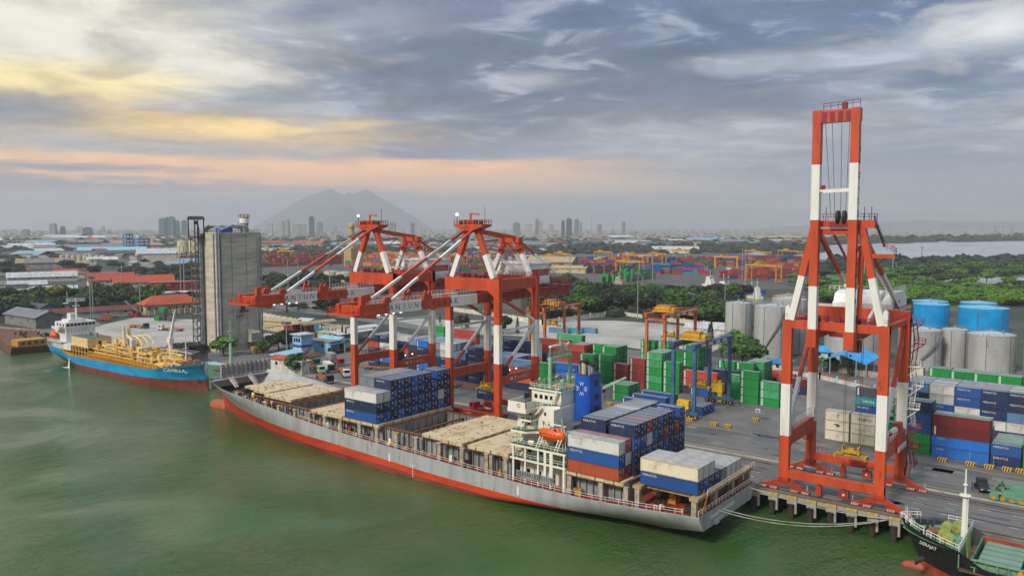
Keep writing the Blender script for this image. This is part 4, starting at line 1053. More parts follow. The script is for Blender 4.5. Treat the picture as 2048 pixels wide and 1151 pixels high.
        b=MB(); b.beam((xc+4,SY+6,zt+6),(xc+6,SY+14,zt+1),.3,.3); b.beam((xc+4.8,SY+5,zt+5),(xc+6.5,SY+13,zt+.6),.2,.2); b.beam((xc-1,SY+8,zt+1.3),(xc+6,SY+8,zt+1.6),.35,.4); b.build('walkway_strut','crane_white',root)
    else:
        b=MB()
        for sx in (-1,1):
            b.bands((xc+sx*4.2,SY+.4,az-.8),(xc+sx*4.6,198,37),.75,.9,((.52,0),(1,1))); b.bands((xc+sx*1.2,SY+.6,az-1.2),(xc+sx*3.4,204,37),.4,.45,((.5,0),(1,1)))
        b.beam((xc+4.6,SY+.4,az-2),(xc+4.4,SY+.8,36),.6,.6,0); b.beam((xc+3.8,SY+1.4,az-4),(xc+3.8,SY+1.6,38),.3,.3,0); b.beam((xc-4.2,SY+1.2,az-2),(xc-4.2,SY+1.4,38),.25,.25,0); b.box(xc+1.2,SY+1,43.6,xc+4.5,SY+1.6,44.3,1)
        b.build('backstay',mats,root)
        b=MB()
        for k in (-2.2,-.9,.9,2.4): b.tube((xc+k,162.4,76),(xc+k*.6,SY-.4,az+1.4),.05,4)
        b.build('boom_rope',M['wire'],root)
        b=MB()
        for k in range(2): b.stair((xc+5.4,SY+3+k*1.2,36.6),(xc+6.8,SY+9+k,42),.7); 
        b.build('walkway_strut','crane_white',root)
    # machinery house, girder walk, festoon
    b=MB(); hy=(184.5,194.2) if not up else (190.5,204); hz=(39.2,44.8) if not up else (36.0,41.0); hw=5.3 if not up else 4.9
    if up: b.prism([(hy[0],hz[0]),(hy[1],hz[0]),(hy[1]+1.6,hz[0]+1.6),(hy[1]+1.3,hz[0]+3.4),(hy[1]-.5,hz[1]-.3),(hy[0]+4,hz[1]),(hy[0]+1.2,hz[1]-.5),(hy[0],hz[0]+2.4)],'x',xc-hw-3,xc+hw-.4)
    else: b.box(xc-hw-4.5,hy[0],hz[0],xc+hw-.3,hy[1],hz[1]); b.box(xc-hw-4.8,hy[0]-.3,hz[1],xc+hw,hy[1]+.3,hz[1]+.35)
    mh=b.build('machinery_house',[mat('house_white','e6e5e0','d2d0c8',rough=.45,scale=.6)],root)
    xf=xc+hw-.3 if not up else xc+hw-.4
    ys=(hy[0]+.2,hy[1]-.3) if not up else (hy[0]+2.4,hy[1]-5.4); zs=(hz[0]+2.2,hz[0]+4.1) if not up else (hz[0]+1.2,hz[0]+3.0)
    b=MB(); b.box(xf,ys[0],zs[0],xf+.06,ys[1],zs[1]); sg=b.build('sign','sign_red',mh)
    ym=(ys[0]+ys[1])/2+.7
    text('WELCOME TO',(xf+.1,ym,zs[1]-.55),.5,(0,1,0),(0,0,1),'paint_white',sg,width=(ys[1]-ys[0])*.36); text('PORT OF TANJUNG PERAK',(xf+.1,ym,zs[0]+.55),.5,(0,1,0),(0,0,1),'paint_white',sg,width=(ys[1]-ys[0])*.72)
    b=MB(); b.prism([(ys[0]+.4,zs[0]+.9),(ys[0]+1.05,zs[0]+1.4),(ys[0]+1.7,zs[0]+.9),(ys[0]+1.05,zs[0]+.4)],'x',xf+.06,xf+.1); b.build('emblem',mat('emblem','5a3f8f'),sg)
    b=MB(); b.rail([(xf+.2,hy[0],hz[0]),(xf+.2,hy[1],hz[0])],1.1,0,.05,1.1); b.rail([(xc-hw-4,hy[0]+.3,hz[1]),(xf,hy[0]+.3,hz[1]),(xf,hy[1],hz[1])],1.1,0,.055,1.1); b.build('roof_rail','crane_white',mh)
    b=MB(); b.rail([(xc+gs+1.4,SY+2,gz1),(xc+gs+1.4,206,gz1)],1.1,0,.05,1.4); b.box(xc-6,200,gz1,xc+6,206,gz1+.3,0); b.rail([(xc-6,206,gz1+.3),(xc+6,206,gz1+.3),(xc+6,200,gz1+.3)],1.1,0,.05,1.1); b.box(xc+gs+.6,SY+2,gz1-.2,xc+gs+1.5,206,gz1,0)
    for k in range(12): b.beam((xc-4+(k%4)*2.8,196+(k//4)*4,gz1),(xc-4+(k%4)*2.8,196+(k//4)*4,gz1+2.2),.22,.22,0); b.beam((xc-4+(k%4)*2.8,196+(k//4)*4,gz1+2),(xc-2+(k%4)*2.8,198+(k//4)*3,gz1+2.6),.16,.16,0)
    if not up:
        for k in range(16): b.beam((xc+(k%2)*7-3.5,195+(k//2)*1.4,gz0),(xc+(k%2)*7-3.5,195+(k//2)*1.4,gz0-4.2),.14,.14,0)
        for z in (gz0-2,gz0-4.1): b.beam((xc-3.5,195,z),(xc-3.5,206,z),.14,.14); b.beam((xc+3.5,195,z),(xc+3.5,206,z),.14,.14)
    b.build('girder_walkway','stair_red',root)
    b=MB(); n=13 if not up else 7; ya=184 if not up else 168
    for k in range(n):
        y=ya+k*.95; d=3.6+.7*math.sin(k*1.7) if not up else 2.2+.5*math.sin(k*2.)
        pts=[(xc+gs-1.4,y+.9*t/6,gz0-d*math.sin(math.pi*t/6)) for t in range(7)]; b.path(pts,.075,4)
    b.build('festoon_cable','steel_dark',root)
    # trolley and operator cab
    ty=176 if not up else 175
    b=MB(); b.box(xc-3.3,ty-2.4,gz0-.6,xc+3.3,ty+2.4,gz0-.1,0); b.box(xc+1.2,ty-4.6,gz0-3.2,xc+3.4,ty-2.4,gz0-.7,0); b.box(xc+1.3,ty-4.64,gz0-2.4,xc+3.3,ty-4.58,gz0-1.2,1); b.rail([(xc-3.2,ty-2.4,gz0-.6),(xc+3.2,ty-2.4,gz0-.6)],1.0,0,.05,1)
    b.build('trolley',['orange_deep','glass'],root)
    if up:
        # stair tower on the right land leg, electrical room
        x=xc+hx+1.7; b=MB(); z=5.0; side=1
        b2=b
        lv=[5,9.5,13,17.5,22,26.5,31,35.5]
        for k,(za,zc) in enumerate(zip(lv,lv[1:])):
            mi=1 if 12<za<23 else 0
            ya,yc=(182.2,185.2) if k%2 else (185.2,182.2)
            b.stair((x,ya,za),(x,yc,zc),.8,mi,dirv=(1,0,0)); b.box(x-.6,min(yc,yc+.0)-.7,zc-.1,x+1.6,yc+.7,zc,mi); b.rail([(x+1.6,yc-.7,zc),(x+1.6,yc+.7,zc),(x-.6,yc+.7,zc)],1.1,mi,.06,.7); b.beam((xc+hx+.9,182,zc-2),(x+1.4,yc,zc-.1),.18,.18,mi); b.beam((xc+hx+.9,182,zc-.2),(x+.2,182,zc-.2),.25,.25,mi)
        b.beam((x-.9,183.6,4),(x-.9,183.6,40),.22,.22,2); b.build('stair_tower',['stair_red','crane_white','steel_dark'],root)
        b=MB(); b.box(xc+hx-.7,174.2,9.6,xc+hx+1.1,180.6,13.4,0); b.box(xc+hx-.5,176.4,13.4,xc+hx+.9,178.8,15.2,0); b.tube((xc+hx,174.8,13.9),(xc+hx,176.6,14.0),.5,10,1); b.rail([(xc+hx+1.2,174.2,9.6),(xc+hx+1.2,181,9.6)],1.1,1,.07,.9)
        b.build('electrical_room',['orange_deep','crane_white'],root)
        b=MB(); b.box(xc-hx-.4,LY-2.0,13.2,xc-hx+1.1,LY-.9,15.2); b.tube((xc-hx-.3,SY+4,14.6),(xc-hx+.3,SY+4,14.6),1.4,16); b.build('switch_cabinet','crane_white',root)
        b=MB()
        for sx in (-1,1):
            b.rail([(xc+sx*6,LY+.8,4.8),(xc+sx*9,LY+.8,4.8)],1.1,0,.05,1)
        x=xc+hx+1; b.stair((x,183,1.0),(x,186,4.8),.8,0,dirv=(1,0,0)); b.rail([(x,186,4.8),(x+1.5,186,4.8),(x+1.5,182,4.8)],1.1,0,.06,.8)
        x=xc-hx-1.1
        for k in range(20): b.beam((x,SY-.3,3+k*.5),(x,SY+.3,3+k*.5),.05,.05,0)
        b.beam((x,SY-.3,1),(x,SY-.3,14),.07,.07); b.beam((x,SY+.3,1),(x,SY+.3,14),.07,.07)
        b.build('access_stair','stair_red',root)
    return root
sts(-185.2,'orange and white quay crane with lowered boom, farther of the two side by side',False)
sts(-144.25,'orange and white quay crane with lowered boom, nearer one beside the ship bridge',False)
sts(-47.7,'red and white quay crane with its boom raised upright',True)
spreader('spreader',-46.7,176,6.9,'yellow spreader hanging under the crane with the upright boom',33)
spreader('spreader',-147.5,175,8.7,'yellow spreader lowering a navy container between the crane legs',35)
cont(-150.5,173.8,5.9,6.06,'n','navy blue short container hanging from the quay crane spreader','containers stacked on the yard')
# ---------------------------------------------------------------- yard stacks
mat('mark_green','1c7a44')
LOGO_T={}
def yard(block,col,row,x,y,L,cols,lg=None,grp=None,minor=False):
    n=len(cols)
    for t,c in enumerate(cols):
        if c=='.' or minor: fill(x,y,2.6*t,L,1,c); continue
        tw='ground' if t==0 else ('top' if t==n-1 else ORD[t])
        l=f"{CN[c]} {size(L)} container, {tw} tier, {col}, {row}, {block}"
        k=dict(lg=lg[t] if lg else 'auto')
        cont(x,y,2.6*t,L,c,l,grp or 'containers stacked on the yard',**k)
def fl(n,v): return [v]*n
BR='block behind upright crane'
for x,cols,col in ((-63.4,'WWW','first column'),(-57.0,'WWW','second column')):
    yard(BR,col,'front row',x,213.3,6.06,cols,[None,'bird' if x<-60 else 'hsud','mk' if x<-60 else 'maersk'])
yard(BR,'third column','front row',-50.6,230,6.06,'.gg'); yard(BR,'third column','second row',-50.6,220.5,6.06,'gg')
yard(BR,'fourth column','front row',-44.4,213.4,6.06,'ggbbn',[None,None,'mer','band','mer']); yard(BR,'fourth column','second row',-44.4,215.95,6.06,'....g')
yard(BR,'fifth column','front row',-38.1,213.3,12.19,'BBuu',['cosco','cosco','band',None]); yard(BR,'fifth column','second row',-38.1,215.85,12.19,'.r.m',[None]*4); yard(BR,'fifth column','third row',-38.1,218.4,12.19,'.wy',[None]*3)
yard(BR,'sixth column','front row',-25.6,213.3,6.06,'nb'); 
for i,c in enumerate('GyGg'): yard(BR,'sixth column',f'{ORD[i+1]} row',-25.6,215.85+2.55*i,6.06,'.'+c,minor=True)
yard(BR,'seventh column','front row',-19.2,213.3,6.06,'ggg'); yard(BR,'eighth column','front row',-12.8,213.3,6.06,'gGn'); yard(BR,'eighth column','second row',-19.2,215.9,6.06,'..b')
BM='blue block by the tanks'
yard(BM,'first column','front row',-62.2,237,6.06,'.btk',[None,'mer','tas','band']); yard(BM,'second column','front row',-56.0,239.5,6.06,'.WWW',[None,'bird','mk','mk'])
for i,(x,cols) in enumerate(((-50.0,'..bnl'),(-43.8,'..bww'),(-37.6,'..wbb'),(-31.6,'nwnnn'),(-25.5,'bwlnn'),(-19.4,'nwnnn'))):
    yard(BM,f'{ORD[i+2]} column','front row',x,239.5,6.06,cols)
    for k in range(4): yard(BM,f'{ORD[i+2]} column',f'{ORD[k+1]} row',x,242+2.5*k,6.06,'....'+('yyly','ywyy','yyyl','yRyy','wywy','yyyy')[i][k],[None]*5,minor=True)
BG='green block by tank fence'
for i,(x,ra,rb,rc) in enumerate(((-49.4,'','...gg','....g'),(-43.1,'...gg','....G','....g'),(-37.1,'...gg','....g','....G'),(-31.1,'...gg','....G',''),(-25.0,'','...gg','....g'),(-19,'...gg','....g',''))):
    for r_,cols in enumerate((ra,rb,rc)):
        if cols: yard(BG,f'{ORD[i]} column',f'{ORD[r_]} row',x,265.2+2.55*r_,6.06,cols,minor=r_>0 and i not in (0,4,5))
yard('stack left of green block','single column','front row',-56.5,266,6.06,'..WWW',[None,None,None,'mk','mk'])
BC='green block in mid yard'
yard(BC,'first column','front row',-151.3,241.2,6.06,'gggg'); 
for k in range(3): yard(BC,'first column',f'{ORD[k+1]} row',-151.3,243.8+2.6*k,6.06,'..ggg',minor=k>0)
yard(BC,'second column','front row',-145.0,241.2,6.06,'rrr',['icon']*3); yard(BC,'third column','front row',-138.5,241.4,6.06,'rrrr',['icon']*4)
yard(BC,'fourth column','front row',-132.0,241.4,6.06,'gGgGG')
for k in range(3): yard(BC,'fourth column',f'{ORD[k+1]} row',-132,244+2.6*k,6.06,'...GG',minor=True)
yard(BC,'fifth column','front row',-125.5,241.4,6.06,'gggg')
yard(BC,'sixth column','front row',-119.4,244,12.19,'.RR',[None,'icon','icon']); yard(BC,'sixth column','second row',-116,252,12.19,'..n')
yard(BC,'seventh column','rear row',-112,255.5,6.06,'.ggg'); yard(BC,'eighth column','rear row',-105.6,255.5,6.06,'.Ggg')
for k in range(3): yard(BC,'ninth column',f'{ORD[k]} rear row',-103.6,259.8+2.6*k,6.06,'..gG' if k else '.ggG',minor=k>0)
yard(BC,'tenth column','front row',-98.2,241.1,6.06,'gggg'); yard(BC,'eleventh column','front row',-91.7,241.1,6.06,'gGG')
yard(BC,'low column','middle row',-104.6,246,6.06,'ggG')
BT='tall green block'
yard(BT,'first column','front row',-148.4,267,6.06,'..Ggg'); yard(BT,'second column','front row',-142.0,269,6.06,'..ggG'); yard(BT,'third column','front row',-135.8,268,6.06,'..gg')
for k in range(4): yard(BT,'fourth column',f'{ORD[k]} row',-129.6,264.6+2.6*k,6.06,'..ggg',minor=k>0)
yard('red stack by inner fence','single column','front row',-91.2,265.6,6.06,'nu',['sitc',None]); yard('red stack by inner fence','second column','second row',-97.6,272,6.06,'.R',[None,None]); yard('red stack by inner fence','third column','third row',-104,276,6.06,'.R',[None,None])
BF='low stacks by blue crane'
for k,cc in enumerate(('gg','.g','.g')): yard(BF,'green group',f'{ORD[k]} row',-132.6,220+2.55*k,6.06,cc.replace('.','G') if k else cc)
for k,(x,y) in enumerate(((-125.9,214.8),(-126.2,221.4),(-126.4,227.7))): yard(BF,'long blue group',f'{ORD[k]} row',x,y,12.19,'b',['band'])
for k in range(3): yard(BF,'short blue group',f'{ORD[k]} row',-105.6,217.3+2.6*k,6.06,'b',[None])
yard(BF,'lone one behind the funnel','second row',-146.7,226.6,6.06,'b',[None])
BL='block behind lowered cranes'
yard(BL,'first column','front row',-241.8,213,6.06,'nbnon'); yard(BL,'second column','front row',-235.3,213,6.06,'.Bkwn',[None,'band','mer','band','mer'])
yard(BL,'third column','front row',-235.3,220.2,12.19,'GBoNw',[None]*5); yard(BL,'fourth column','front row',-214.7,213,6.06,'BBnnB',['band','band','mer','mer','band']); yard(BL,'fifth column','front row',-208.3,213,6.06,'nnnly',[None]*5)
yard(BL,'sixth column','front row',-202.4,213,6.06,'nnnww'); yard(BL,'seventh column','front row',-195.6,213,6.06,'nnnl'); yard(BL,'eighth column','front row',-188.4,212.6,6.06,'nnlnn'); yard(BL,'ninth column','front row',-181.8,213,6.06,'nnyn')
yard(BL,'tenth column','front row',-171.4,213.2,12.19,'nool',[None]*4); yard(BL,'eleventh column','front row',-157.9,213.2,6.06,'gggg')
tops=['yylB','lyyB','BByl','yBll','wyyy','llBB','ylBy','BlBl','llBy']
for i,x in enumerate((-241.8,-222.0,-214.7,-208.3,-202.4,-195.6,-188.4,-181.8,-175.4)):
    for k in range(4): yard(BL,f'{ORD[i]} top column',f'{ORD[k+1]} row',x,215.6+2.6*k,6.06,('....' if i not in (5,7,8) else '...')+tops[i][k],minor=True)
yard(BL,'rear green column','fifth row',-240,249,6.06,'...Gg',minor=True); yard(BL,'rear green column','sixth row',-246.5,252,6.06,'...GG',minor=True); yard(BL,'rear red column','fifth row',-226,246.6,12.19,'..RRR',[None]*5)
yard(BL,'rear navy column','fourth row',-191.4,236.6,6.06,'...nn'); yard(BL,'second rear navy column','fourth row',-185,236.8,6.06,'...nn'); yard(BL,'rear brown column','fifth row',-180.4,247,12.19,'..nur',[None]*5); yard(BL,'rear green column','seventh row',-184,262,12.19,'...gG',[None]*5,minor=True)
BK='block behind the radar mast'
for k in range(3): yard(BK,'red column',f'{ORD[k]} row',-162.8,240.6+2.6*k,6.06,'..rRR'.replace('R','r') if k%2 else '..rrR',[None]*5,minor=k>0)
yard(BK,'left red column','first row',-169.4,240.6,6.06,'..RrR',[None]*5); yard(BK,'green column','front row',-157.2,238.4,6.06,'.ggg'); yard(BK,'rear green column','second row',-157.2,246.4,6.06,'...gg')
yard(BK,'long blue column','front row',-164,229.5,12.19,'.BB',[None,'band','band']); yard(BK,'long brown column','front row',-166.5,221,12.19,'or',[None,None])
# ---------------------------------------------------------------- rubber-tyred and rail yard cranes
mat('rtg_orange','c2693a','9c4f2c',rough=.5,scale=.4); mat('rtg_blue','3f6486','2e4a66',rough=.5,scale=.3,c3='5a7690'); mat('rtg_yellow','d09a1c','a87a18',rough=.5,scale=.4); mat('cab_yellow','d8a92c','b98f28',rough=.5,scale=.8)
def rtg(label,x0,x1,y0,y1,h,m,name='yard_crane',fine=True,loc=None,rz=0,trolley=.5,group='yard gantry cranes'):
    """spans y0..y1, legs at x0,x1; local when loc is given"""
    base=((x0+x1)/2,(y0+y1)/2,0) if loc is None else (0,0,0)
    root=thing(name,label,'gantry crane',base,group)
    w_=.95
    for x in (x0,x1):
        for y in (y0,y1):
            b=MB(); b.beam((x,y,2.0),(x,y,h-1.2),w_,w_); b.build('leg',m,root)
    for x in (x0,x1):
        b=MB(); b.box(x-.55,y0-1.2,h-1.5,x+.55,y1+1.2,h); gb=b.build('girder',m,root)
        if fine:
            b=MB(); b.rail([(x+(.9 if x==x1 else -.9),y0-1,h),(x+(.9 if x==x1 else -.9),y1+1,h)],1.1,0,.05,1.4); b.box(x+(.55 if x==x1 else -1.15),y0-1,h-.15,x+(1.15 if x==x1 else -.55),y1+1,h)
            if x==x1:
                for k in range(4): b.box(x+.56,y0+3+k*5,h-1.25,x+.6,y0+6+k*5,h-.35,1)
            b.build('walkway',[m,'crane_white'],gb)
    for y in (y0,y1):
        b=MB(); b.box(x0-1.4,y-.5,1.3,x1+1.4,y+.5,2.3); b.build('sill_beam',m,root)
        b=MB(); b.beam((x0,y,2.3+4),(x0+.1,y,h-6),.3,.3); b.box(x0,y-.3,h-2.6,x1,y+.3,h-1.9); b.build('cross_beam',m,root)
        if fine:
            for x in (x0-.6,x0+1.4,x1-1.4,x1+.6):
                b=MB(); b.tube((x,y-.35,.75),(x,y+.35,.75),.75,14,0); b.tube((x,y-.38,.75),(x,y+.38,.75),.35,10,1); b.build('wheel',['tyre','yellow_old'],root)
    ty=y0+(y1-y0)*trolley
    b=MB(); b.box(x0-.8,ty-2.6,h+.1,x1+.8,ty+2.6,h+.6); b.box(x0+.6,ty-1.6,h+.6,x1-1.5,ty+1.2,h+2.4); b.box(x1-1.2,ty-1.2,h+.6,x1+.3,ty+.6,h+1.8); b.tube((x0+.2,ty-1.5,h+1.2),(x0+.2,ty+1.5,h+1.2),.7,10)
    b.box(x1-2.2,ty+2.8,h-2.6,x1-.4,ty+4.6,h-.5); tr=b.build('trolley',['cab_yellow' if m!='rtg_yellow' else m],root)
    if fine:
        b=MB(); b.rail([(x0-.8,ty-2.6,h+.6),(x1+.8,ty-2.6,h+.6),(x1+.8,ty+2.6,h+.6),(x0-.8,ty+2.6,h+.6)],1.1,0,.06,1.1,True); b.box(x0+.4,ty-1.8,h+2.4,x1-1.3,ty+1.4,h+2.6); b.build('trolley_rail',['rtg_orange' if m=='rtg_orange' else 'yellow_old'],tr)
    return root
rtg('orange yard gantry crane over the tall green stacks',-144.5,-137.0,264.5,290,23.6,'rtg_orange',trolley=.32)
rtg('salmon orange yard gantry crane beyond the nearer quay crane',-199.6,-191.8,264.5,290,22.6,'rtg_orange',trolley=.45)
bl=rtg('blue yard gantry crane with a yellow trolley among green stacks',-106.3,-99.6,211,236,22.2,'rtg_blue',trolley=.3)
b=MB(); b.box(-104.6,210.2,3.0,-101.0,212.0,5.4); b.build('power_unit',mat('unit_yellow','d9b31a','b38f1c',rough=.5,scale=.8),bl); b=MB(); b.box(-105.4,235.6,3.6,-101.8,237.6,6.4); b.box(-105.0,236,6.4,-104,237,7.2); b.box(-103.4,236,6.4,-102.4,237,7.3); b.build('power_unit','cab_yellow',bl)
b=MB(); b.box(-103.3,210.6,.6,-101.9,211.5,3.4); b.build('control_cabinet','unit_yellow',bl); b=MB(); b.box(-103.3,235.6,.6,-101.9,236.6,3.4); b.build('control_cabinet','unit_yellow',bl)
b=MB(); pts=[(-99.0,236,18),(-97.8,232,13.4),(-98.6,228,11),(-99,224,12.6),(-99.4,219,16.8)]; b.path(pts,.09,5); b.beam((-99.6,235.8,7),(-99.6,229,18),.2,.2); b.build('supply_cable','steel_dark',bl)
spreader('spreader',-104.6,226,6.7,'yellow spreader under the blue yard crane gripping a dark blue container',21.5)
cont(-107.6,224.8,3.9,6.06,'b','dark blue short container lifted by the blue yard crane','containers stacked on the yard',lg='band')
spreader('spreader',-140.7,276,13.6,'yellow spreader hanging idle under the orange yard crane',23); spreader('spreader',-195.7,276,14.0,'yellow spreader hanging idle under the salmon yard crane',22)
# far yellow gantries
fy=[((1112,527),(1138,533),'leftmost pair'),((1192,524),(1220,526),''),((1236,551),(1283,554),''),((1250,533),(1290,536),''),((1430,539),(1474,540),''),((1498,562),(1557,567),''),((1494,521),(1537,527),''),((1560,520),(1600,525),''),((705,520),(720,521),''),((770,525),(800,526),''),((615,500),(640,501),''),((825,505),(850,507),''),((690,515),(706,516),''),((1092,535),(1114,540),''),((1300,530),(1328,532),''),((1350,519),(1375,521),''),((560,520),(585,521),''),((905,531),(930,533),''),((960,520),(985,522),'')]
lbl=['yellow yard gantry left of the far container rows','yellow yard gantry second in the far row','yellow yard gantry over the far green stack','yellow yard gantry behind the far green stack','yellow yard gantry beside the lone white and red container','yellow yard gantry near the fishing boats','yellow yard gantry at the river end of the far yard','yellow yard gantry seen through the upright crane','yellow yard gantry between the lowered crane booms','yellow yard gantry behind the farther lowered crane','yellow yard gantry left of the minaret tower','yellow yard gantry behind the machinery houses','yellow yard gantry beside the pink container','yellow yard gantry just right of the nearer machinery house','yellow yard gantry above the far dark blue stack','yellow yard gantry before the white terminal building','yellow yard gantry right of the concrete silo','yellow yard gantry seen behind the nearer crane house','yellow yard gantry over the rear container rows behind the nearer crane']
for (p,q,_),l in zip(fy,lbl):
    a=G(*p); c=G(*q); d=(c-a); L_=max(16,d.length); ang=math.atan2(d.y,d.x)-math.pi/2
    o=rtg(l,-3.5,3.5,-L_/2,L_/2,18 if p[0]>1000 else 17,'rtg_yellow',fine=False,loc=1,group='yellow gantries of the far yard',trolley=.3)
    o.location=(a+c)/2; o.rotation_euler.z=ang
mat('asphalt_far','54534f','434340',rough=.9,scale=.03,detail=9)
# far yard container rows: one mass of boxes
FAR=MB(); rf=random.Random(21); FCOL=['r','b','g','o','R','n','t','Y','p','w']
for c in FCOL: mat('far_box_'+CN[c].replace(' ','_'),CC[c],'5a4a42',rough=.6,scale=.2,amt=.4)
def farrows(p,q,depth,nrow,seed,pal,nt=4,bay=6.4):
    r=random.Random(seed); a=G(*p); c=G(*q); d=(c-a); L_=d.length; d.normalize(); nrm=Vector((-d.y,d.x,0)); 
    if nrm.y<0: nrm=-nrm
    for j in range(nrow):
        o=a+nrm*(j*depth/max(1,nrow-1) if nrow>1 else 0)
        x=0; 
        while x<L_:
            ln=12.2 if r.random()<.5 else 6.1; h=r.randint(2,nt)
            if r.random()<.9:
                for t in range(h):
                    ci=FCOL.index(r.choice(pal)); s=o+d*x; u=d*ln; v=nrm*2.4; z=2.6*t
                    pts=[s,s+u,s+u+v,s+v]; FAR.faces([(k.x,k.y,z) for k in pts]+[(k.x,k.y,z+2.5) for k in pts],[(0,1,5,4),(1,2,6,5),(2,3,7,6),(3,0,4,7),(4,5,6,7)],ci)
            x+=ln+.4
farrows((1200,563),(1260,554),26,5,1,'ggggr',4); farrows((1290,548),(1415,548),30,6,2,'bnbrbtnp',5); farrows((1360,540),(1430,537),16,4,3,'gggb',4); farrows((1105,530),(1330,528),60,7,4,'rbobRrnYw',4); farrows((1490,560),(1600,556),40,6,5,'rRrbwor',4); farrows((1440,520),(1610,522),80,6,6,'boYrRb',3); farrows((1550,545),(1640,545),60,6,7,'rrRobY',5); farrows((1330,514),(1250,514),50,4,8,'robw',3)
farrows((520,535),(700,527),110,10,9,'rRoRrgYrp',4); farrows((700,520),(880,522),150,9,10,'roRbrYgo',4); farrows((540,514),(700,510),120,6,11,'rorRbo',3); farrows((880,535),(1000,530),90,6,12,'rgYobr',4); farrows((900,520),(1100,518),120,6,13,'broYbw',4)
farrows((1080,545),(1190,540),40,4,14,'rgbo',4); farrows((1430,532),(1640,528),50,4,15,'rRbnorY',5); farrows((1280,530),(1430,526),40,4,16,'rbnRt',4); farrows((520,522),(700,515),60,5,17,'rRorYg',5); farrows((880,545),(1010,540),50,4,18,'rboYg',4); farrows((1210,548),(1290,542),30,3,19,'rgrb',4); farrows((690,535),(890,536),60,5,20,'rRoYbg',4)
setting('far_yard_containers',FAR,['far_box_'+CN[c].replace(' ','_') for c in FCOL],'stuff')
sheet('far_yard',[G(500,560),G(700,548),G(880,545),G(1100,545),G(1190,575),G(1290,563),G(1420,572),G(1500,577),G(1640,580),G(1660,530),G(1560,508),G(1100,508),G(800,500),G(500,505)],'asphalt_far',.05)
one('shipping_container',(lambda b:(b.box(-3,-1.2,0,3,1.2,2.55,0),b.box(-3,-1.2,2.6,3,1.2,5.1,1),b)[-1])(MB()),['far_box_brick_red','paint_white'],'lone white over red container on the open far yard','container').location=G(1458,543)
# ---------------------------------------------------------------- vehicles
mat('truck_red','a01a1f','7c171a',rough=.4); mat('truck_green','1f4a34','173527',rough=.4); mat('truck_white','d4d4d0','aaa8a2',rough=.4); mat('truck_black','1b1c1e',rough=.35); mat('truck_mint','9cc2a4','7a9c84',rough=.4); mat('chassis_orange','b5622a','8a4a26',rough=.6,scale=1); mat('chassis_rust','98492c','6f3a26',rough=.7,scale=1)
def wheels(root,xs,yw=1.15,r=.5):
    for x in xs:
        for s in (-1,1):
            b=MB(); b.tube((x,s*yw-.18,r),(x,s*yw+.18,r),r,12,0); b.tube((x,s*yw-.2,r),(x,s*yw+.2,r),r*.45,8,1); b.build('wheel',['tyre','galv'],root)
def truck(p,q,label,cab='truck_white',load='skel',chass='chassis_orange',boxm=None):
    a=G(*p); c=G(*q); d=c-a; ang=math.atan2(d.y,d.x)
    root=thing('truck',label,'truck',(0,0,0),'trucks and trailers on the quay road')
    L_=15.5 if load!='bus' else 10.5
    if load=='skel' or load=='box':
        b=MB()
        for y in (-.45,.45): b.box(0,y-.12,1.05,12.2,y+.12,1.45)
        for k in range(7): b.box(.1+k*2,-1.2,1.15,.4+k*2,1.2,1.4)
        b.build('trailer_frame',chass,root); wheels(root,(1.4,2.7))
        if load=='box':
            b=MB(); b.box(.2,-1.22,1.5,6.3,1.22,4.1); b.build('cargo_box',boxm or 'galv',root)
    elif load=='flat':
        b=MB(); b.box(0,-1.25,1.1,12,1.25,1.4); 
        for k in range(8): b.box(.3+k*1.5,-1.2,1.4,.5+k*1.5,1.2,1.5)
        b.build('trailer_bed',chass,root); wheels(root,(1.4,2.7))
    elif load=='bus':
        b=MB(); b.box(0,-1.25,.9,8.2,1.25,3.3); b.build('cargo_box',boxm or 'truck_white',root); wheels(root,(1.5,))
    if cab:
        x=12.6 if load!='bus' else 8.4
        b=MB(); b.prism([(x,.75),(x+2.35,.75),(x+2.4,1.9),(x+2.15,3.05),(x,3.15)],'y',-1.2,1.2,0); b.box(x-2.6,-.5,.7,x,.5,1.1,1); cb=b.build('cab',[cab,'truck_black'],root)
        b=MB(); b.poly([(x+2.42,-1.05,1.95),(x+2.42,1.05,1.95),(x+2.2,.98,2.9),(x+2.2,-.98,2.9)]); 
        for s in (-1,1): b.poly([(x+.7,s*1.21,1.9),(x+2.0,s*1.21,1.9),(x+1.9,s*1.21,2.75),(x+.7,s*1.21,2.75)])
        b.build('windscreen','glass',cb); b=MB(); b.box(x+2.38,-1.15,.55,x+2.5,1.15,.95); b.build('bumper','galv',cb)
        wheels(root,(x+1.5,x-1.6))
    root.location=a; root.rotation_euler.z=ang; return root
truck((611,722),(643,736),'lorry with dark green cab and empty rust coloured skeletal trailer','truck_green','skel','chassis_rust')
truck((622,736),(650,751),'lorry with mint green cab and empty skeletal trailer','truck_mint','skel','chassis_rust')
truck((652,737),(678,756),'white topped box lorry heading to the quay','truck_black','bus')
truck((637,754),(668,771),'lorry with black cab and yellow orange skeletal trailer beside the ship','truck_black','skel','chassis_orange')
truck((682,742),(702,764),'lorry with white cab and orange trailer beside the crane leg','truck_white','flat','chassis_orange')
truck((657,722),(692,736),'red lorry carrying a grey box container','truck_red','box','chassis_rust','galv')
truck((603,719),(634,712),'empty rust red flatbed trailer by the control tower',None,'flat','chassis_rust')
truck((700,700),(650,712),'lorry with green cab and long rust red flatbed','truck_green','flat','chassis_rust')
truck((727,738),(775,741),'parked trailer with orange load frame under the lowered crane',None,'skel','chassis_orange')
truck((905,772),(955,780),'parked rust orange trailer beyond the nearer lowered crane leg',None,'skel','chassis_rust')
truck((1012,838),(960,825),'red terminal tractor waiting under the nearer lowered crane','truck_red','skel','orange_deep')
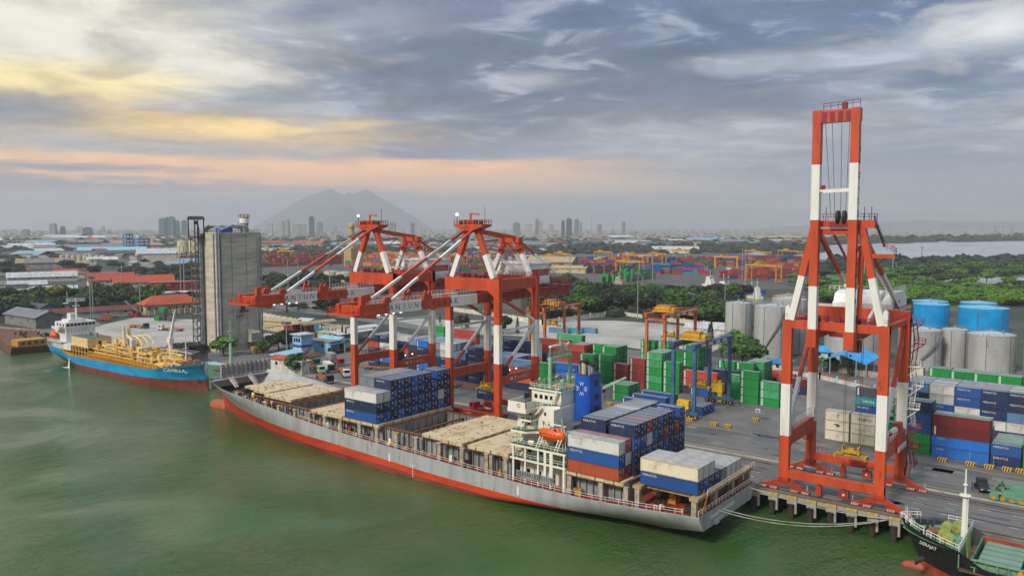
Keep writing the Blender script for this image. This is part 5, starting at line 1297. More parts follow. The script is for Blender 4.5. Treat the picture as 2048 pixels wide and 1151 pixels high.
truck((262,654),(300,658),'lorry with orange log trailer on the paved truck park','truck_black','flat','chassis_orange'); truck((366,662),(318,660),'white lorry with orange trailer on the paved truck park','truck_white','flat','chassis_orange')
for k,(p,q) in enumerate((((198,640),(222,643)),((205,636),(230,640)),((212,633),(236,636)))): truck(p,q,['nearest of the three parked orange trailers behind the tanker bridge','middle one of the three parked orange trailers behind the tanker','farthest of the three parked orange trailers behind the tanker'][k],None,'flat','chassis_orange')
# black pickup with a covered bed
root=thing('pickup_truck','black pickup with covered bed and open door on the quay','pickup',(-24.1,191.6,0),None)
b=MB(); b.prism([(-2.5,.5),(2.5,.5),(2.55,.85),(2.3,1.05),(1.2,1.15),(.5,1.75),(-.6,1.8),(-2.5,1.8)],'y',-.9,.9); b.build('body',mat('car_black','17181a','232427',rough=.25),None).parent=root
b=MB(); b.prism([(-2.5,1.15),(-.7,1.15),(-.7,2.15),(-2.5,2.15)],'y',-.95,.95); b.build('canopy',mat('canvas','222326','303134',rough=.9,scale=3),None).parent=root
b=MB(); b.poly([(1.25,-.75,1.18),(1.25,.75,1.18),(.55,.7,1.72),(.55,-.7,1.72)]); b.build('windscreen','glass',None).parent=root
b=MB(); b.box(.2,-1.75,.6,.35,-.95,1.6); b.build('door','car_black',None).parent=root
for s in (-.65,.65):
    b=MB(); b.box(2.5,s-.2,.8,2.6,s+.2,1.0); b.build('headlight','truck_white',None).parent=root
for x in (-1.6,1.6):
    for s in (-.82,.82):
        b=MB(); b.tube((x,s-.12,.38),(x,s+.12,.38),.38,12); b.build('wheel','tyre',None).parent=root
root.rotation_euler.z=rad(-72)
# red reach stacker on the truck park
rs=thing('reach_stacker','red reach stacker with raised boom in the paved truck park','reach stacker',(0,0,0))
b=MB(); b.box(0,-1.6,.9,7.5,1.6,2.2); b.box(.2,-1.5,2.2,1.8,1.5,3.0); b.build('body','truck_red',rs); b=MB(); b.box(2.6,-.8,2.2,4.4,.8,4.0); b.build('cab','glass',rs); b=MB(); b.beam((1.0,0,3.4),(11,0,10),.8,.9); b.build('boom','steel_grey',rs); wheels(rs,(1.3,6.3),1.5,.85)
rs.location=G(279,634); rs.rotation_euler.z=rad(200)
for k,(px,py,c,t) in enumerate(((308,640,'g',0),(318,640,'k',0),(332,641,'k',0),(318,640,'k',1),(318,640,'g',2))):
    g=G(px,py); cont(g.x,g.y,2.6*t,6.06,c,f"{CN[c]} container {['left on the ground','under the small pile','right on the ground','second tier','on top'][k]} of the truck park pile",'containers in the truck park',lg=None)
# ---------------------------------------------------------------- striped barriers, signs, people
mat('bar_black','1c1b19'); mat('bar_yellow','d0a32c','a5873a',rough=.7,scale=2)
bp=thing('concrete_barrier','black and yellow striped concrete barrier at the yard edge','barrier',(0,0,0),'striped barriers along the yard edge')
b=MB(); b.prism([(-.5,0),(.5,0),(.3,1.0),(-.3,1.0)],'x',-1.05,1.05,0)
for k in range(4): b.poly([(-1.0+k*.55,-.51,.02),(-.72+k*.55,-.51,.02),(-.5+k*.55,-.325,.98),(-.78+k*.55,-.325,.98)],1)
b.build('block',['bar_yellow','bar_black'],None).parent=bp
BL_=[(-34.9,209.2,'beside the long maroon stack'),(-29.0,209.6,'with a thin post near the middle'),(-25.3,209.8,'with a thin post beside the dark blue stack'),(-21.7,210,'second from the right edge'),(-19.1,210.4,'nearest the right edge'),(-99.7,208.8,'against the wheels of the blue yard crane'),(-92.2,208.4,'longest gap left of the puddle'),(-88,208.2,'next to the painted line by the puddle'),(-84.8,220.4,'under the small blue sign'),(-128.7,212,'behind the ship funnel'),(-164.5,214.8,'below the text on the crane beam'),(-68.5,209.6,'beside the upright crane landside leg'),(-48,210,'behind the upright crane spreader')]
for k,(x,y,l) in enumerate(BL_):
    o=bp if k==0 else copy_tree(bp); o.location=(x,y,.03); o.rotation_euler.z=rad(random.Random(k).uniform(-12,8)); o['label']='striped concrete barrier '+l
for k,(x,y) in enumerate(((-29.4,210.4),(-24.6,210.6),(-84.6,221.2))):
    s=thing('sign_post',['thin bare post behind a striped barrier','second thin bare post beside the dark blue stack','small blue and white sign over a striped barrier'][k],'sign post',(x,y,0)); b=MB(); b.tube((x,y,0),(x,y,3.2),.06,6); b.build('pole','galv',s)
    if k==2: b=MB(); b.box(x-.7,y-.05,2.6,x+.7,y,3.6,0); b.box(x-.5,y-.07,2.8,x+.5,y-.05,3.2,1); b.build('panel',['paint_white','funnel_blue'],s)
mat('cloth_dark','15171c','22242a',rough=.9,scale=4); mat('skin','7a4e36',rough=.6); mat('hard_hat','d8d8d4',rough=.4); mat('cloth_blue','2a4a7c',rough=.9)
def person(x,y,z,rz,label,cloth='cloth_dark',hat='hard_hat',arm=.25):
    vs=[(0,0,.92),(0,0,1.2),(0,0,1.42),(0,0,1.56),(-.1,0,.9),(-.12,.03,.5),(-.12,0,.08),(-.12,-.12,.05),(.1,0,.9),(.13,-.05,.5),(.15,.02,.08),(.15,-.12,.05),(-.2,0,1.4),(-.27,-.02,1.12),(-.25,-.14,.9),(.2,0,1.4),(.27,-.06,1.14),(.2,-.26,1.16+arm*.2),(0,0,1.68)]
    es=[(0,1),(1,2),(2,3),(3,18),(0,4),(4,5),(5,6),(6,7),(0,8),(8,9),(9,10),(10,11),(2,12),(12,13),(13,14),(2,15),(15,16),(16,17)]
    rd=[.14,.15,.13,.06,.1,.08,.06,.05,.1,.08,.06,.05,.07,.055,.045,.07,.055,.045,.1]
    me=bpy.data.meshes.new('body'); me.from_pydata(vs,es,[]); o=bpy.data.objects.new('person',me); COL.objects.link(o)
    m=o.modifiers.new('skin','SKIN'); 
    for i,v in enumerate(me.skin_vertices[0].data): v.radius=(rd[i],rd[i]*.8); v.use_root=(i==0)
    o.modifiers.new('sub','SUBSURF').levels=1; o.modifiers['sub'].render_levels=1
    dg=bpy.context.evaluated_depsgraph_get(); dg.update(); nm=bpy.data.meshes.new_from_object(o.evaluated_get(dg)); o.modifiers.clear(); o.data=nm
    nm.materials.clear(); nm.materials.append(M[cloth]); nm.materials.append(M['skin'])
    for p in nm.polygons:
        zc=p.center.z; p.material_index=1 if zc>1.5 or (abs(p.center.x)>.17 and zc<1.02 and zc>.8) else 0
        p.use_smooth=True
    o.location=(x,y,z); o.rotation_euler.z=rz; tag(o,label,'person')
    b=MB(); b.ell((0,-.01,1.74),(.14,.16,.1),10,6); h=b.build('hard_hat',hat,None); h.parent=o
    return o
person(-20.3,185.6,.08,rad(10),'person in dark overalls and white hard hat beside the green steel cover')
person(-25.9,190.2,.03,rad(60),'person in blue leaning at the open door of the black pickup','cloth_blue','cloth_dark')
person(-96.2,236.4,.02,rad(0),'person in dark clothes standing beside the yard crane wheels')
# green steel hatch cover lying on the quay
hc=thing('hatch_pontoon','green steel hatch cover with yellow edge lying on the quay','hatch cover',(-14,191,0))
mat('pontoon_green','5b8a68','4a6d54',rough=.7,scale=.5,c3='7a7a52')
b=MB(); b.box(-22.2,185.6,.35,6,197,1.25,0); b.box(-22.0,185.8,.0,6,196.8,.35,1); b.build('cover',['pontoon_green',mat('edge_green','1f6a38','174a2a',rough=.7)],hc)
b=MB()
for k in range(9): b.box(-21.8+k*1.6,185.5,.25,-21.0+k*1.6,185.62,1.0)
b.build('edge_paint','yellow_old',hc)
b=MB(); r=random.Random(8)
for k in range(9): x=-21.6+r.random()*2.2; y=187+r.random()*8; b.box(x,y,1.25,x+r.uniform(.2,.9),y+.35,1.25+r.uniform(.2,.7))
b.build('twistlock_bin',mat('junk','4a4a2c','3a3226',rough=.8,scale=3),hc)
# ---------------------------------------------------------------- blue and cream tanker on the left
mat('tank_blue','1190c0','0d78a6',rough=.5,scale=.25,c3='3a95b5',stretch=(.6,1,1.5)); mat('tank_brown','74372c','5a2a22',rough=.6,scale=.4,c3='87503f')
mat('cream_deck','dcb25c','b58a40',rough=.6,scale=.9,c3='8a6a30'); mat('cream_pale','e0c48c','bf9f68',rough=.6,scale=.8); mat('cream_gold','d09c34','a87a2a',rough=.6,scale=1)
CY=158.4; CHB=9.2
tk=thing('tanker','blue tanker with brown lower hull and cream coloured deck plant moored on the left','ship',(-330,CY,WZ))
cdz=[(-390,2.6),(-379,2.6),(-372,2.0),(-364,.35),(-347,.65),(-315,1.2),(-298,1.6),(-292,2.1),(-286,3.3),(-276,4.9),(-264,6.4)]
CDZ=lambda x: interp(cdz,x)
cbz=[(-390,-2.0),(-364,-2.4),(-340,-2.6),(-315,-2.3),(-292,-1.3),(-270,-.6)]
CBZ=lambda x: interp(cbz,x)
cstem=lambda z: (-269.6+z*1.15 if z>-.5 else -270.2+min(2.2,(-.5-z)*2.4)) if z>-4 else -268
cstern=lambda z: -386 if z>0 else -386-z*-1.9*-1
cstern=lambda z: -386.5 if z>1 else -386.5+(1-z)*1.7
b,dk=hull('hull',tk,CY,CHB,None,cstem,cstern,lambda z: 22+max(0,5-z)*1.8,[(lambda x:-8,0),(lambda x:-4.8,0),(CBZ,1),(lambda x:(CBZ(x)+CDZ(x))/2,1),(lambda x:CDZ(x),1)],None,nx=90,sternw=lambda z:.86 if z>0 else max(.4,.86+z*.09),sternl=26)
b.build('hull',['tank_brown','tank_blue'],tk,smooth=True)
def cw(x):
    z=CDZ(x); s=abs(x-cstem(z))/22; fb=math.sin(min(1,s)*math.pi/2)**.8 if s<1 else 1
    return CHB*fb*(.86+.14*smooth(abs(cstern(z)-x)/26))
b=MB(); X_=[-386+ (386-265.5)*i/60 for i in range(61)]
for x0,x1 in zip(X_,X_[1:]):
    w0,w1=max(.05,cw(x0)-.25),max(.05,cw(x1)-.25); z0,z1=CDZ(x0)-.7,CDZ(x1)-.7
    b.poly([(x0,CY-w0,z0),(x1,CY-w1,z1),(x1,CY+w1,z1),(x0,CY+w0,z0)])
b.build('main_deck','cream_gold',tk)
text('CAMILLA',(-277.6,CY-cw(-277.6)-.0,3.1),1.15,(1,.42,0),(0,0,1),'mark_white',tk,width=9.5)
b=MB(); b.ell((-271.5,CY-6.2,2.6),(.9,.7,.6),10,6); b.build('anchor_bolster','tank_blue',tk)
b=MB()
b.box(-384,CY-7.5,2.0,-364.5,CY+7.5,4.6); b.box(-383,CY-6.3,4.6,-371.5,CY+6.3,11.0); b.box(-382,CY-6.6,11.0,-371.2,CY+6.6,13.6); b.box(-380,CY-8.8,10.6,-372.5,CY+8.8,10.95)
for s in (-1,1): b.box(-380,CY+s*8.8-.1,10.9,-372.5,CY+s*8.8+.1,12.0); b.box(-372.6,min(CY+s*6.5,CY+s*8.8),10.9,-372.4,max(CY+s*6.5,CY+s*8.8),12)
b.box(-380,CY-4.5,13.6,-373,CY+3,14.6); b.box(-378,CY-3,14.6,-374.5,CY-.2,17.2)
b.build('deckhouse','white',tk)
b=MB(True)
for k in range(8): b.box(-371.24,CY-6+k*1.55,12.0,-371.12,CY-6+k*1.55+1.15,13.0)
for k in range(8): b.box(-371.55,CY-5.6+k*1.5,9.4,-371.42,CY-5.6+k*1.5+.4,9.8)
for x in (-380,-377,-374): b.box(x,CY-6.65,12,x+1.4,CY-6.58,13)
b.build_each('window','glass',tk)
text('SAFETY FIRST',(-371.4,CY+.8,7.4),.85,(0,1,0),(0,0,1),'steel_grey',tk,width=9.5)
b=MB(); b.tube((-374.6,CY-.4,13.6),(-374.6,CY-.4,24),.55,8,r2=.4); b.box(-375.2,CY-4.2,22.6,-374,CY+3.4,22.9); b.rail([(-375.2,CY-4.2,22.9),(-375.2,CY+3.4,22.9)],1.0,0,.08,1.2); b.rail([(-374,CY-4.2,22.9),(-374,CY+3.4,22.9)],1.0,0,.08,1.2); b.box(-375.4,CY-1.6,20.4,-374,CY+1.2,20.7); b.tube((-374.6,CY-4,22.8),(-374.6,CY-4,27),.08,5); b.build('radar_mast','crane_white',tk)
b=MB(); b.box(-386,CY-8.6,4.9,-371.6,CY+8.6,5.15)
for k in range(7): b.beam((-385.6+k*2.2,CY-8.3,2.2),(-385.6+k*2.2,CY-8.3,4.9),.3,.3)
b.rail([(-371.6,CY-8.6,5.15),(-386,CY-8.6,5.15),(-386,CY+8.6,5.15)],1.0,0,.07,1.6); b.build('boat_deck','white',tk)
lf=thing('lifeboat','small orange lifeboat on the stern of the blue tanker','lifeboat',(-381,CY-7.6,6)); b=MB(); b.ell((-381,CY-7.6,7.6),(3.1,1.5,1.6),14,8); b.ell((-381.6,CY-7.6,8.7),(1.2,.9,.9),10,6); b.build('hull','lifeboat',lf,smooth=True); b=MB(); b.path([(-384,CY-7.6,7.4),(-382.6,CY-8.9,7.3),(-379.4,CY-8.9,7.3),(-378,CY-7.6,7.4)],.08,5); b.build('rub_rail','steel_dark',lf)
b=MB(); 
for x in (-383,-379): b.beam((x,CY-6.4,5.1),(x,CY-7.8,6.2),.25,.3)
b.build('davit','white',tk)
# deck plant
b=MB(); b.box(-363.6,151.0,4.6,-348.4,161,8.6,0); b.box(-363.4,151.2,8.6,-348.6,160.8,8.7,1); b.box(-348.45,155.5,5.0,-348.35,156.6,7.2,2)
for k in range(6):
    for y in (151.3,160.5): b.beam((-363.2+k*2.9,y,.2),(-363.2+k*2.9,y,4.6),.35,.35,3)
b.box(-363.6,151,2.4,-348.4,151.2,2.6,3)
for k in range(2): b.cyl(-358+k*6,156.5,8.7,10.4,.7,10,4)
b.build('compressor_house',['cream_pale','deck_green','steel_dark','cream_deck','galv'],tk)
r=random.Random(31)
b=MB()
for k in range(3): b.tube((-347,154.3+k*4.2,2.0),(-290,154.3+k*4.2,2.4),1.7,12,0)
for k in range(46):
    x=-347+57*k/46; y=151.0; b.beam((x,y,.6),(x,y,3.4),.25,.25,1)
for z in (2.2,3.5): b.beam((-347,151,z),(-288,151,z),.3,.25,1)
for k in range(20): b.ell((-335+k*2.2,152.2,2.2),(.95,.95,1.2),8,6,0)
b.box(-347,152,4.4,-296,164.6,4.6,2)
b.build('cargo_tank',['cream_deck','cream_gold','cream_deck'],tk)
b=MB()
for k in range(95):
    x=r.uniform(-345,-288); y=r.uniform(152,165); z0=4.4-max(0,(x+300)*.12); h=r.choice((1,1.4,2,2.4,3.4))*r.uniform(.7,1.3)*(1 if x<-305 else .7); t=r.random(); mi=r.choice((0,0,1,2))
    if t<.45: b.cyl(x,y,z0,z0+h,r.uniform(.5,1.3),10,mi)
    elif t<.75: b.box(x,y,z0,x+r.uniform(1,3),y+r.uniform(1,2.4),z0+h,mi)
    else: b.tube((x,y,z0+h*.6),(x+r.uniform(2,7),y+r.uniform(-1,1),z0+h*.6),r.uniform(.2,.45),8,mi)
b.build('deck_machinery',['cream_deck','cream_pale','cream_gold'],tk)
b=MB()
for k in range(60):
    x=r.uniform(-346,-284); y=r.uniform(151.4,165); z=4.6+r.uniform(.4,3)-max(0,(x+300)*.12); b.tube((x,y,z),(x+r.uniform(3,14),y,z),.16,6); b.tube((x,y,z),(x,y,z-2.5),.16,6)
for y,h in ((156,15.2),(158.2,15.0)): b.tube((-326,y,4.6),(-326.6,y,h),.9,10,r2=.5)
for k in range(3):
    pts=[(-321+t*1.5+k*.5,154+k*2.2,9.2+3.2*math.sin(math.pi*t/9)**.6) for t in range(10)]; b.path(pts,.32,7)
b.tube((-333,156,4.6),(-333,156,10.5),.7,8); b.beam((-333,156,10.4),(-329,157,8),.5,.5)
b.build('pipework','cream_pale',tk)
b=MB(); b.box(-309.6,152.6,3.4,-305.4,156.6,8.6,0); b.box(-307.4,152.55,5,-306.2,152.6,8,1); b.cyl(-314.6,154.6,4.4,9.4,1.7,14,0)
b.build('valve_house',['cream_pale','steel_dark'],tk)
b=MB(); b.tube((-311.5,152.2,.3),(-311.5,152.2,11),.75,10,0); b.box(-312.3,151.4,8.6,-310.7,153,11.4,1); b.beam((-311.5,152.2,10.6),(-322,155,12.2),.9,.8,1,.4,.4); b.build('deck_crane',['cream_gold','white'],tk)
b=MB(); b.tube((-304.5,164,.5),(-304.5,164,10.5),.8,10); b.box(-305.6,163,9.4,-303.4,165,11.4); b.beam((-304.5,164,11),(-300.6,164.3,23),1.1,1.2,0,.4,.4); b.build('deck_crane','white',tk)
b=MB()
for k in range(22):
    x=-288+r.random()*18; z=CDZ(x)-.7; y=CY+r.uniform(-1,1)*max(.3,cw(x)-1.5); b.cyl(x,y,z,z+r.uniform(.5,1.5),r.uniform(.2,.6),8)
for y in (-2.4,2.4): b.tube((-280,CY+y-1,CDZ(-280)+.5),(-280,CY+y+1,CDZ(-280)+.5),.9,10)
b.build('windlass',mat('winch_brown','5c4632','8a7a52',rough=.7,scale=2),tk)
b=MB(); b.tube((-283,CY,CDZ(-283)-.7),(-283,CY,15.5),.35,8,r2=.15); b.box(-283.3,CY-.9,9.8,-282.7,CY+.9,10); b.build('foremast','white',tk)
b=MB()
for sg in (-1,1):
    pts=[(x,CY+sg*(cw(x)-.2),CDZ(x)-.4) for x in range(-364,-286,3)]; b.rail(pts,1.1,0,.06,2)
b.build('deck_railing','cream_gold',tk)
b=MB(); b.poly([(-362.6,CY-cw(-362)-.06,-.6),(-361.9,CY-cw(-362)-.06,-.6),(-361.4,CY-cw(-362)-.5,WZ+.02),(-363.0,CY-cw(-362)-.5,WZ+.02)]); b.poly([(-364.4,CY-cw(-362)-2.6,WZ+.03),(-360,CY-cw(-362)-2.0,WZ+.03),(-359.8,CY-cw(-362)-.4,WZ+.03),(-364,CY-cw(-362)-.4,WZ+.03)]); b.build('cooling_water_jet',mat('foam','d5d8d4','9aa39a',rough=.6,scale=1.5),tk,flip=False)
# ---------------------------------------------------------------- black coaster bow at the lower right
mat('hull_black','17181a','26262a',rough=.5,scale=.4); mat('bow_red','a84c34','8a3a28',rough=.6,scale=.4); mat('coaster_green','6f9272','55745a',rough=.6,scale=.8); mat('winch_lime','93a65c','748548',rough=.5,scale=1)
DY=152.4; DHB=7.4
ds=thing('coaster','black coaster with red bottom and green deck, bow pointing left along the quay','ship',(0,DY,WZ))
ddz=[(-33,3.9),(-26,3.2),(-22.5,2.7),(-21.2,2.5),(-18,.6),(-14,.0),(60,-.2)]
DDZ=lambda x: interp(ddz,x)
dstem=lambda z: -28.2-max(0,z+3.0)*.50 if z>-3 else -28.2
b,dk=hull('hull',ds,DY,DHB,None,dstem,lambda z:45.0,lambda z:10.5+max(0,4-z)*1.1,[(lambda x:-8,0),(lambda x:-4.8,0),(lambda x:-3.3+max(0,(-20-x)*.06),1),(lambda x:-.5+max(0,(-20-x)*.1),1),(lambda x:DDZ(x),1)],None,nx=120,sternw=.95,sternl=20)
b.ell((-28.6,DY,-4.6),(2.7,.9,1.1),14,8,0)
b.build('hull',['bow_red','hull_black'],ds,smooth=True)
def dw(x):
    z=DDZ(x); s=abs(x-dstem(z))/(10.5+max(0,4-z)*1.1); return DHB*(math.sin(min(1,s)*math.pi/2)**.8 if s<1 else 1)
b=MB(); X_=[-31.2+i*.8 for i in range(13)]
for x0,x1 in zip(X_,X_[1:]):
    w0,w1=max(.05,dw(x0)-.15),max(.05,dw(x1)-.15); b.poly([(x0,DY-w0,2.35),(x1,DY-w1,2.35),(x1,DY+w1,2.35),(x0,DY+w0,2.35)])
b.build('forecastle_deck','coaster_green',ds)
b=MB(); b.box(-21.4,DY-dw(-21.4)+.2,-.4,-21.2,DY+dw(-21.4)-.2,2.35); b.build('forecastle_wall','coaster_green',ds)
b=MB(); b.box(-21.2,DY-7.2,-.7,45,DY+7.2,-.5); b.build('main_deck',mat('deck_brown','6d5540','4f3f30',rough=.8,scale=.6),ds)
text('DERAJAT',(-26.2,DY-dw(-26.2)+.15,1.55),.72,(1,-.62,0),(.12,.12,1),'mark_white',ds,width=3.4)
b=MB()
for s in (1,-1):
    pts=[(x,DY+s*(dw(x)-.1),DDZ(x)) for x in (-31.6,-31,-30,-29,-28,-27)] if s<0 else [(x,DY+s*(dw(x)-.1),DDZ(x)) for x in (-31.6,-31,-30,-29)]
    b.rail(pts,1.1,0,.06,.7)
b.rail([(x,DY-dw(x)+.1,DDZ(x)-.1) for x in (-26.5,-25,-23.5,-22,-21.3)],1.1,0,.06,.8); b.rail([(-21.3,DY-dw(-21.3)+.2,2.35),(-21.3,DY+dw(-21.3)-.2,2.35)],1.1,0,.06,.9); b.rail([(-25,DY+dw(-25)-.1,3),(-21.3,DY+dw(-21.3)-.1,2.6)],1.1,0,.06,1)
b.stair((-29.6,DY+1.0,2.4),(-31,DY+.4,4.2),.6); b.beam((-30.6,DY,2.6),(-30.6,DY,6.0),.1,.1)
b.build('bow_railing','crane_white',ds)
b=MB()
for x in (-29,-28,-27,-26,-25): b.box(x,DY+dw(x)-.5,2.35,x+.12,DY+dw(x)-.12,DDZ(x),0)
pts=[(x,DY+dw(x)-.1) for x in (-30,-29,-28,-27,-26,-25,-24)]
for (xa,ya),(xb,yb) in zip(pts,pts[1:]): b.poly([(xa,ya-.05,2.35),(xb,yb-.05,2.35),(xb,yb-.05,DDZ(xb)+.3),(xa,ya-.05,DDZ(xa)+.3)],0)
b.build('bulwark','steel_grey',ds,flip=False)
wn=MB()
for x,y in ((-24.4,150.2),(-23.4,148.4),(-24.6,154.2),(-23.2,155.4)):
    wn.tube((x,y-.9,3.2),(x,y+.9,3.2),.55,14,1); wn.tube((x,y-1.0,3.2),(x,y-.9,3.2),.82,16,0); wn.tube((x,y+.9,3.2),(x,y+1.0,3.2),.82,16,0); wn.tube((x,y-.05,3.2),(x,y+.05,3.2),.82,16,0); wn.tube((x,y-1.05,3.2),(x,y-1.0,3.2),.4,12,1)
    wn.box(x-.8,y-.7,2.35,x+.8,y+.7,2.7,0); wn.cut()
wn.build_each('mooring_winch',['winch_lime','yellow_old'],ds)
b=MB()
for x,y in ((-28,151),(-27.2,151),(-27.6,154),(-26.8,154),(-26,149.6),(-25.4,149.4)): b.cyl(x,y,2.35,3.4,.22,10)
for k in range(5): b.tube((-28+k*.3,150.6+k*.7,2.9),(-25,150.4+k*.8,3.0),.12,6,1)
b.build('bollard',['steel_dark',mat('rope_brown','7a5a3a',rough=.9)],ds)
b=MB(); b.tube((-21.9,DY+1.2,2.3),(-21.9,DY+1.2,9.6),.45,12,r2=.36); b.tube((-21.9,DY+1.2,9.6),(-21.9,DY+1.2,14.2),.2,8,r2=.12); b.cyl(-21.9,DY+1.2,9.55,9.65,.95,12); b.tube((-21.4,DY+1.0,2.3),(-21.4,DY+1.0,9.4),.1,6); b.box(-22.2,DY+.8,11.4,-21.6,DY+1.3,11.6); b.build('foremast','crane_white',ds)
b=MB()
for y in (-.5,.6,1.8,2.6): b.beam((-20.9,DY+y,-.5),(-21.3,DY+y,3.2),.2,.2)
b.build('mast_brace','winch_lime',ds)
b=MB(); x0=-19.6; z1=1.5
for y0,y1 in ((DY-6.4,DY-6.1),(DY+6.0,DY+6.3)): b.box(x0,y0,-.6,45,y1,z1,0)
b.box(x0,DY-6.4,-.6,x0+.3,DY+6.3,z1+.1,1); b.box(x0+.3,DY-6.1,-4.0,45,DY+6,-3.8,1); b.box(x0+.3,DY+5.7,-3.8,45,DY+6.0,z1,2)
for k in range(30): b.box(x0+.5+k*1.6,DY-6.9,-.5,x0+.7+k*1.6,DY-6.4,z1,0)
for z in (.3,1.45): b.box(x0,DY-7.0,z,45,DY-6.4,z+.12,0)
b.build('hatch_coaming',['coaster_green','deck_green','deck_red'],ds)
b=MB(); b.tube((-26.9,DY-4.9,-.8),(-27.8,DY-5.9,-1.4),.45,8,0,.3); b.beam((-27.8,DY-6.4,-1.6),(-27.8,DY-5.2,-1.9),.35,.3,1); b.build('anchor',['hull_black',M['rust_rim']],ds)
b=MB(); b.tube((-12.6,DY-7.2,1.0),(-12.6,DY-6.95,1.0),.42,14); b.build('lifebuoy',mat('buoy_orange','d88a1c'),ds)
for k in range(5):
    cont(-18.9,DY-6.0+2.46*k,-1.7,6.06,'gGggG'[k],f"{'green faded green green green mint'.split()[0]} container in the coaster hold, {ORD[k]} row, first bay",'containers in the coaster hold',lg=None); cont(-12.5,DY-6.0+2.46*k,-1.7,6.06,'gGgGg'[k],f"green container in the coaster hold, {ORD[k]} row, second bay",'containers in the coaster hold',lg=None)
# ---------------------------------------------------------------- barge, mooring lines, boats beyond
bg=thing('barge','rusty flat barge with a yellow stripe beside the tanker stern','barge',(-455,165,WZ),rz=0)
b=MB(); a=[(-418,146.5),(-414.5,163.5),(-500,185),(-505,165)]
vs=[(x,y,-1.2) for x,y in a]+[(x*1.0+(-1.5 if i<2 else 1.5)*-1*0+(-2.4 if i<2 else 0),y,-6) for i,(x,y) in enumerate(a)]
b.faces(vs,[(0,1,2,3),(0,4,5,1),(1,5,6,2),(2,6,7,3),(3,7,4,0)]); b.build('hull',mat('barge_rust','6d4630','4a3222',rough=.85,scale=.5,c3='8d6238'),bg)
b=MB(); b.box(-427,149.6,-1.2,-418.6,162.4,1.6,0); 
for k in range(4): b.box(-418.6,151+k*2.9,-.4,-418.5,152.4+k*2.9,.7,1)
b.build('deck_box',['yellow_old','steel_dark'],bg)
b=MB(); r=random.Random(6)
for k in range(26): x=-430-r.random()*55; y=160+r.random()*14-(x+430)*.16; b.cyl(x,y,-1.2,-.5+r.random()*.5,.4,8)
b.build('bitt','steel_dark',bg)
def sag(p,q,s,n=14): p=Vector(p);q=Vector(q); return [p.lerp(q,i/n)-Vector((0,0,s*4*(i/n)*(1-i/n))) for i in range(n+1)]
for k,(p,q,s) in enumerate((((-61.8,SHIP_Y-5.2,1.5),(-35.5,163.4,-.6),2.3),((-61.8,SHIP_Y-3.8,1.4),(-35.3,163.5,-.5),2.0),((-61.8,SHIP_Y+11,1.7),(-34.0,163.0,-.3),1.1),)):
    b=MB(); b.path(sag(p,q,s),.1,5); one('mooring_line',b,'rope',['lower mooring rope from the ship stern to the quay','middle mooring rope from the ship stern to the quay','upper mooring rope running close along the quay wall'][k],'rope')
def smallship(px,py,L_,ang,label,hullm,redm,housex=.5,col='crane_white'):
    g=G(px,py,-3); root=thing('cargo_boat',label,'boat',(0,0,0),'boats in the inlet behind the trees')
    b=MB(); w=L_*.09; n=16; rows=[]
    for z,f in ((-2,.8),(0.4,1),(3.2,1.05)):
        row=[]
        for i in range(n+1):
            u=i/n; x=-L_/2+u*L_+(.05*L_*(z/3.2) if u>.8 else 0); hwid=w*f*min(1,math.sin(min(1,(1-u)*3.2)*math.pi/2)+.02); row.append((x,hwid,z+(1.6*max(0,u-.75)*4*.6 if z>1 else 0)))
        rows.append(row)
    for sg in (-1,1):
        for j in range(2):
            for i in range(n): b.poly([(rows[j][i][0],sg*rows[j][i][1],rows[j][i][2]),(rows[j][i+1][0],sg*rows[j][i+1][1],rows[j][i+1][2]),(rows[j+1][i+1][0],sg*rows[j+1][i+1][1],rows[j+1][i+1][2]),(rows[j+1][i][0],sg*rows[j+1][i][1],rows[j+1][i][2])],j)
    for i in range(n): b.poly([(rows[2][i][0],-rows[2][i][1],rows[2][i][2]-.3),(rows[2][i+1][0],-rows[2][i+1][1],rows[2][i+1][2]-.3),(rows[2][i+1][0],rows[2][i+1][1],rows[2][i+1][2]-.3),(rows[2][i][0],rows[2][i][1],rows[2][i][2]-.3)],2)
    b.poly([(-L_/2,-w*.9,-2),(-L_/2,w*.9,-2),(-L_/2,w,3.2),(-L_/2,-w,3.2)],1)
    b.build('hull',[redm,hullm,'deck_red'],root)
    b=MB(); h0=-L_*.42; b.box(h0,-w*.8,3,h0+L_*.2,w*.8,5.6); b.box(h0+.6,-w*.7,5.6,h0+L_*.17,w*.7,8); b.box(h0+1.2,-w*.75,8,h0+L_*.14,w*.75,10.2); b.build('deckhouse',col,root)
    b=MB(); b.box(h0+L_*.14,-w*.6,8.8,h0+L_*.141+.1,w*.6,9.6); b.build('window','glass',root)
    b=MB(); b.tube((h0+L_*.1,0,10),(h0+L_*.1,0,17),.22,6); b.box(h0+L_*.1-.15,-1.4,14,h0+L_*.1+.15,1.4,14.3); b.tube((L_*.25,0,3),(L_*.25,0,12),.25,6); b.build('mast',col,root)
    root.location=(g.x,g.y,-1.0); root.rotation_euler.z=ang
smallship(1478,592,42,rad(10),'blue hulled cargo boat with white house behind the trees','funnel_blue','bow_red'); smallship(1440,580,40,rad(-20),'white boat with grey ramp behind the dark trees','crane_white','steel_grey'); smallship(1500,603,26,rad(150),'small white boat with red rail nearest the tank tops','crane_white','bow_red'); smallship(1650,622,34,rad(160),'white and red boat behind the upright crane','crane_white','bow_red'); smallship(1265,580,46,rad(-8),'rusty barge boat left of the slanted crane jib','steel_grey','bow_red',col='pillar')
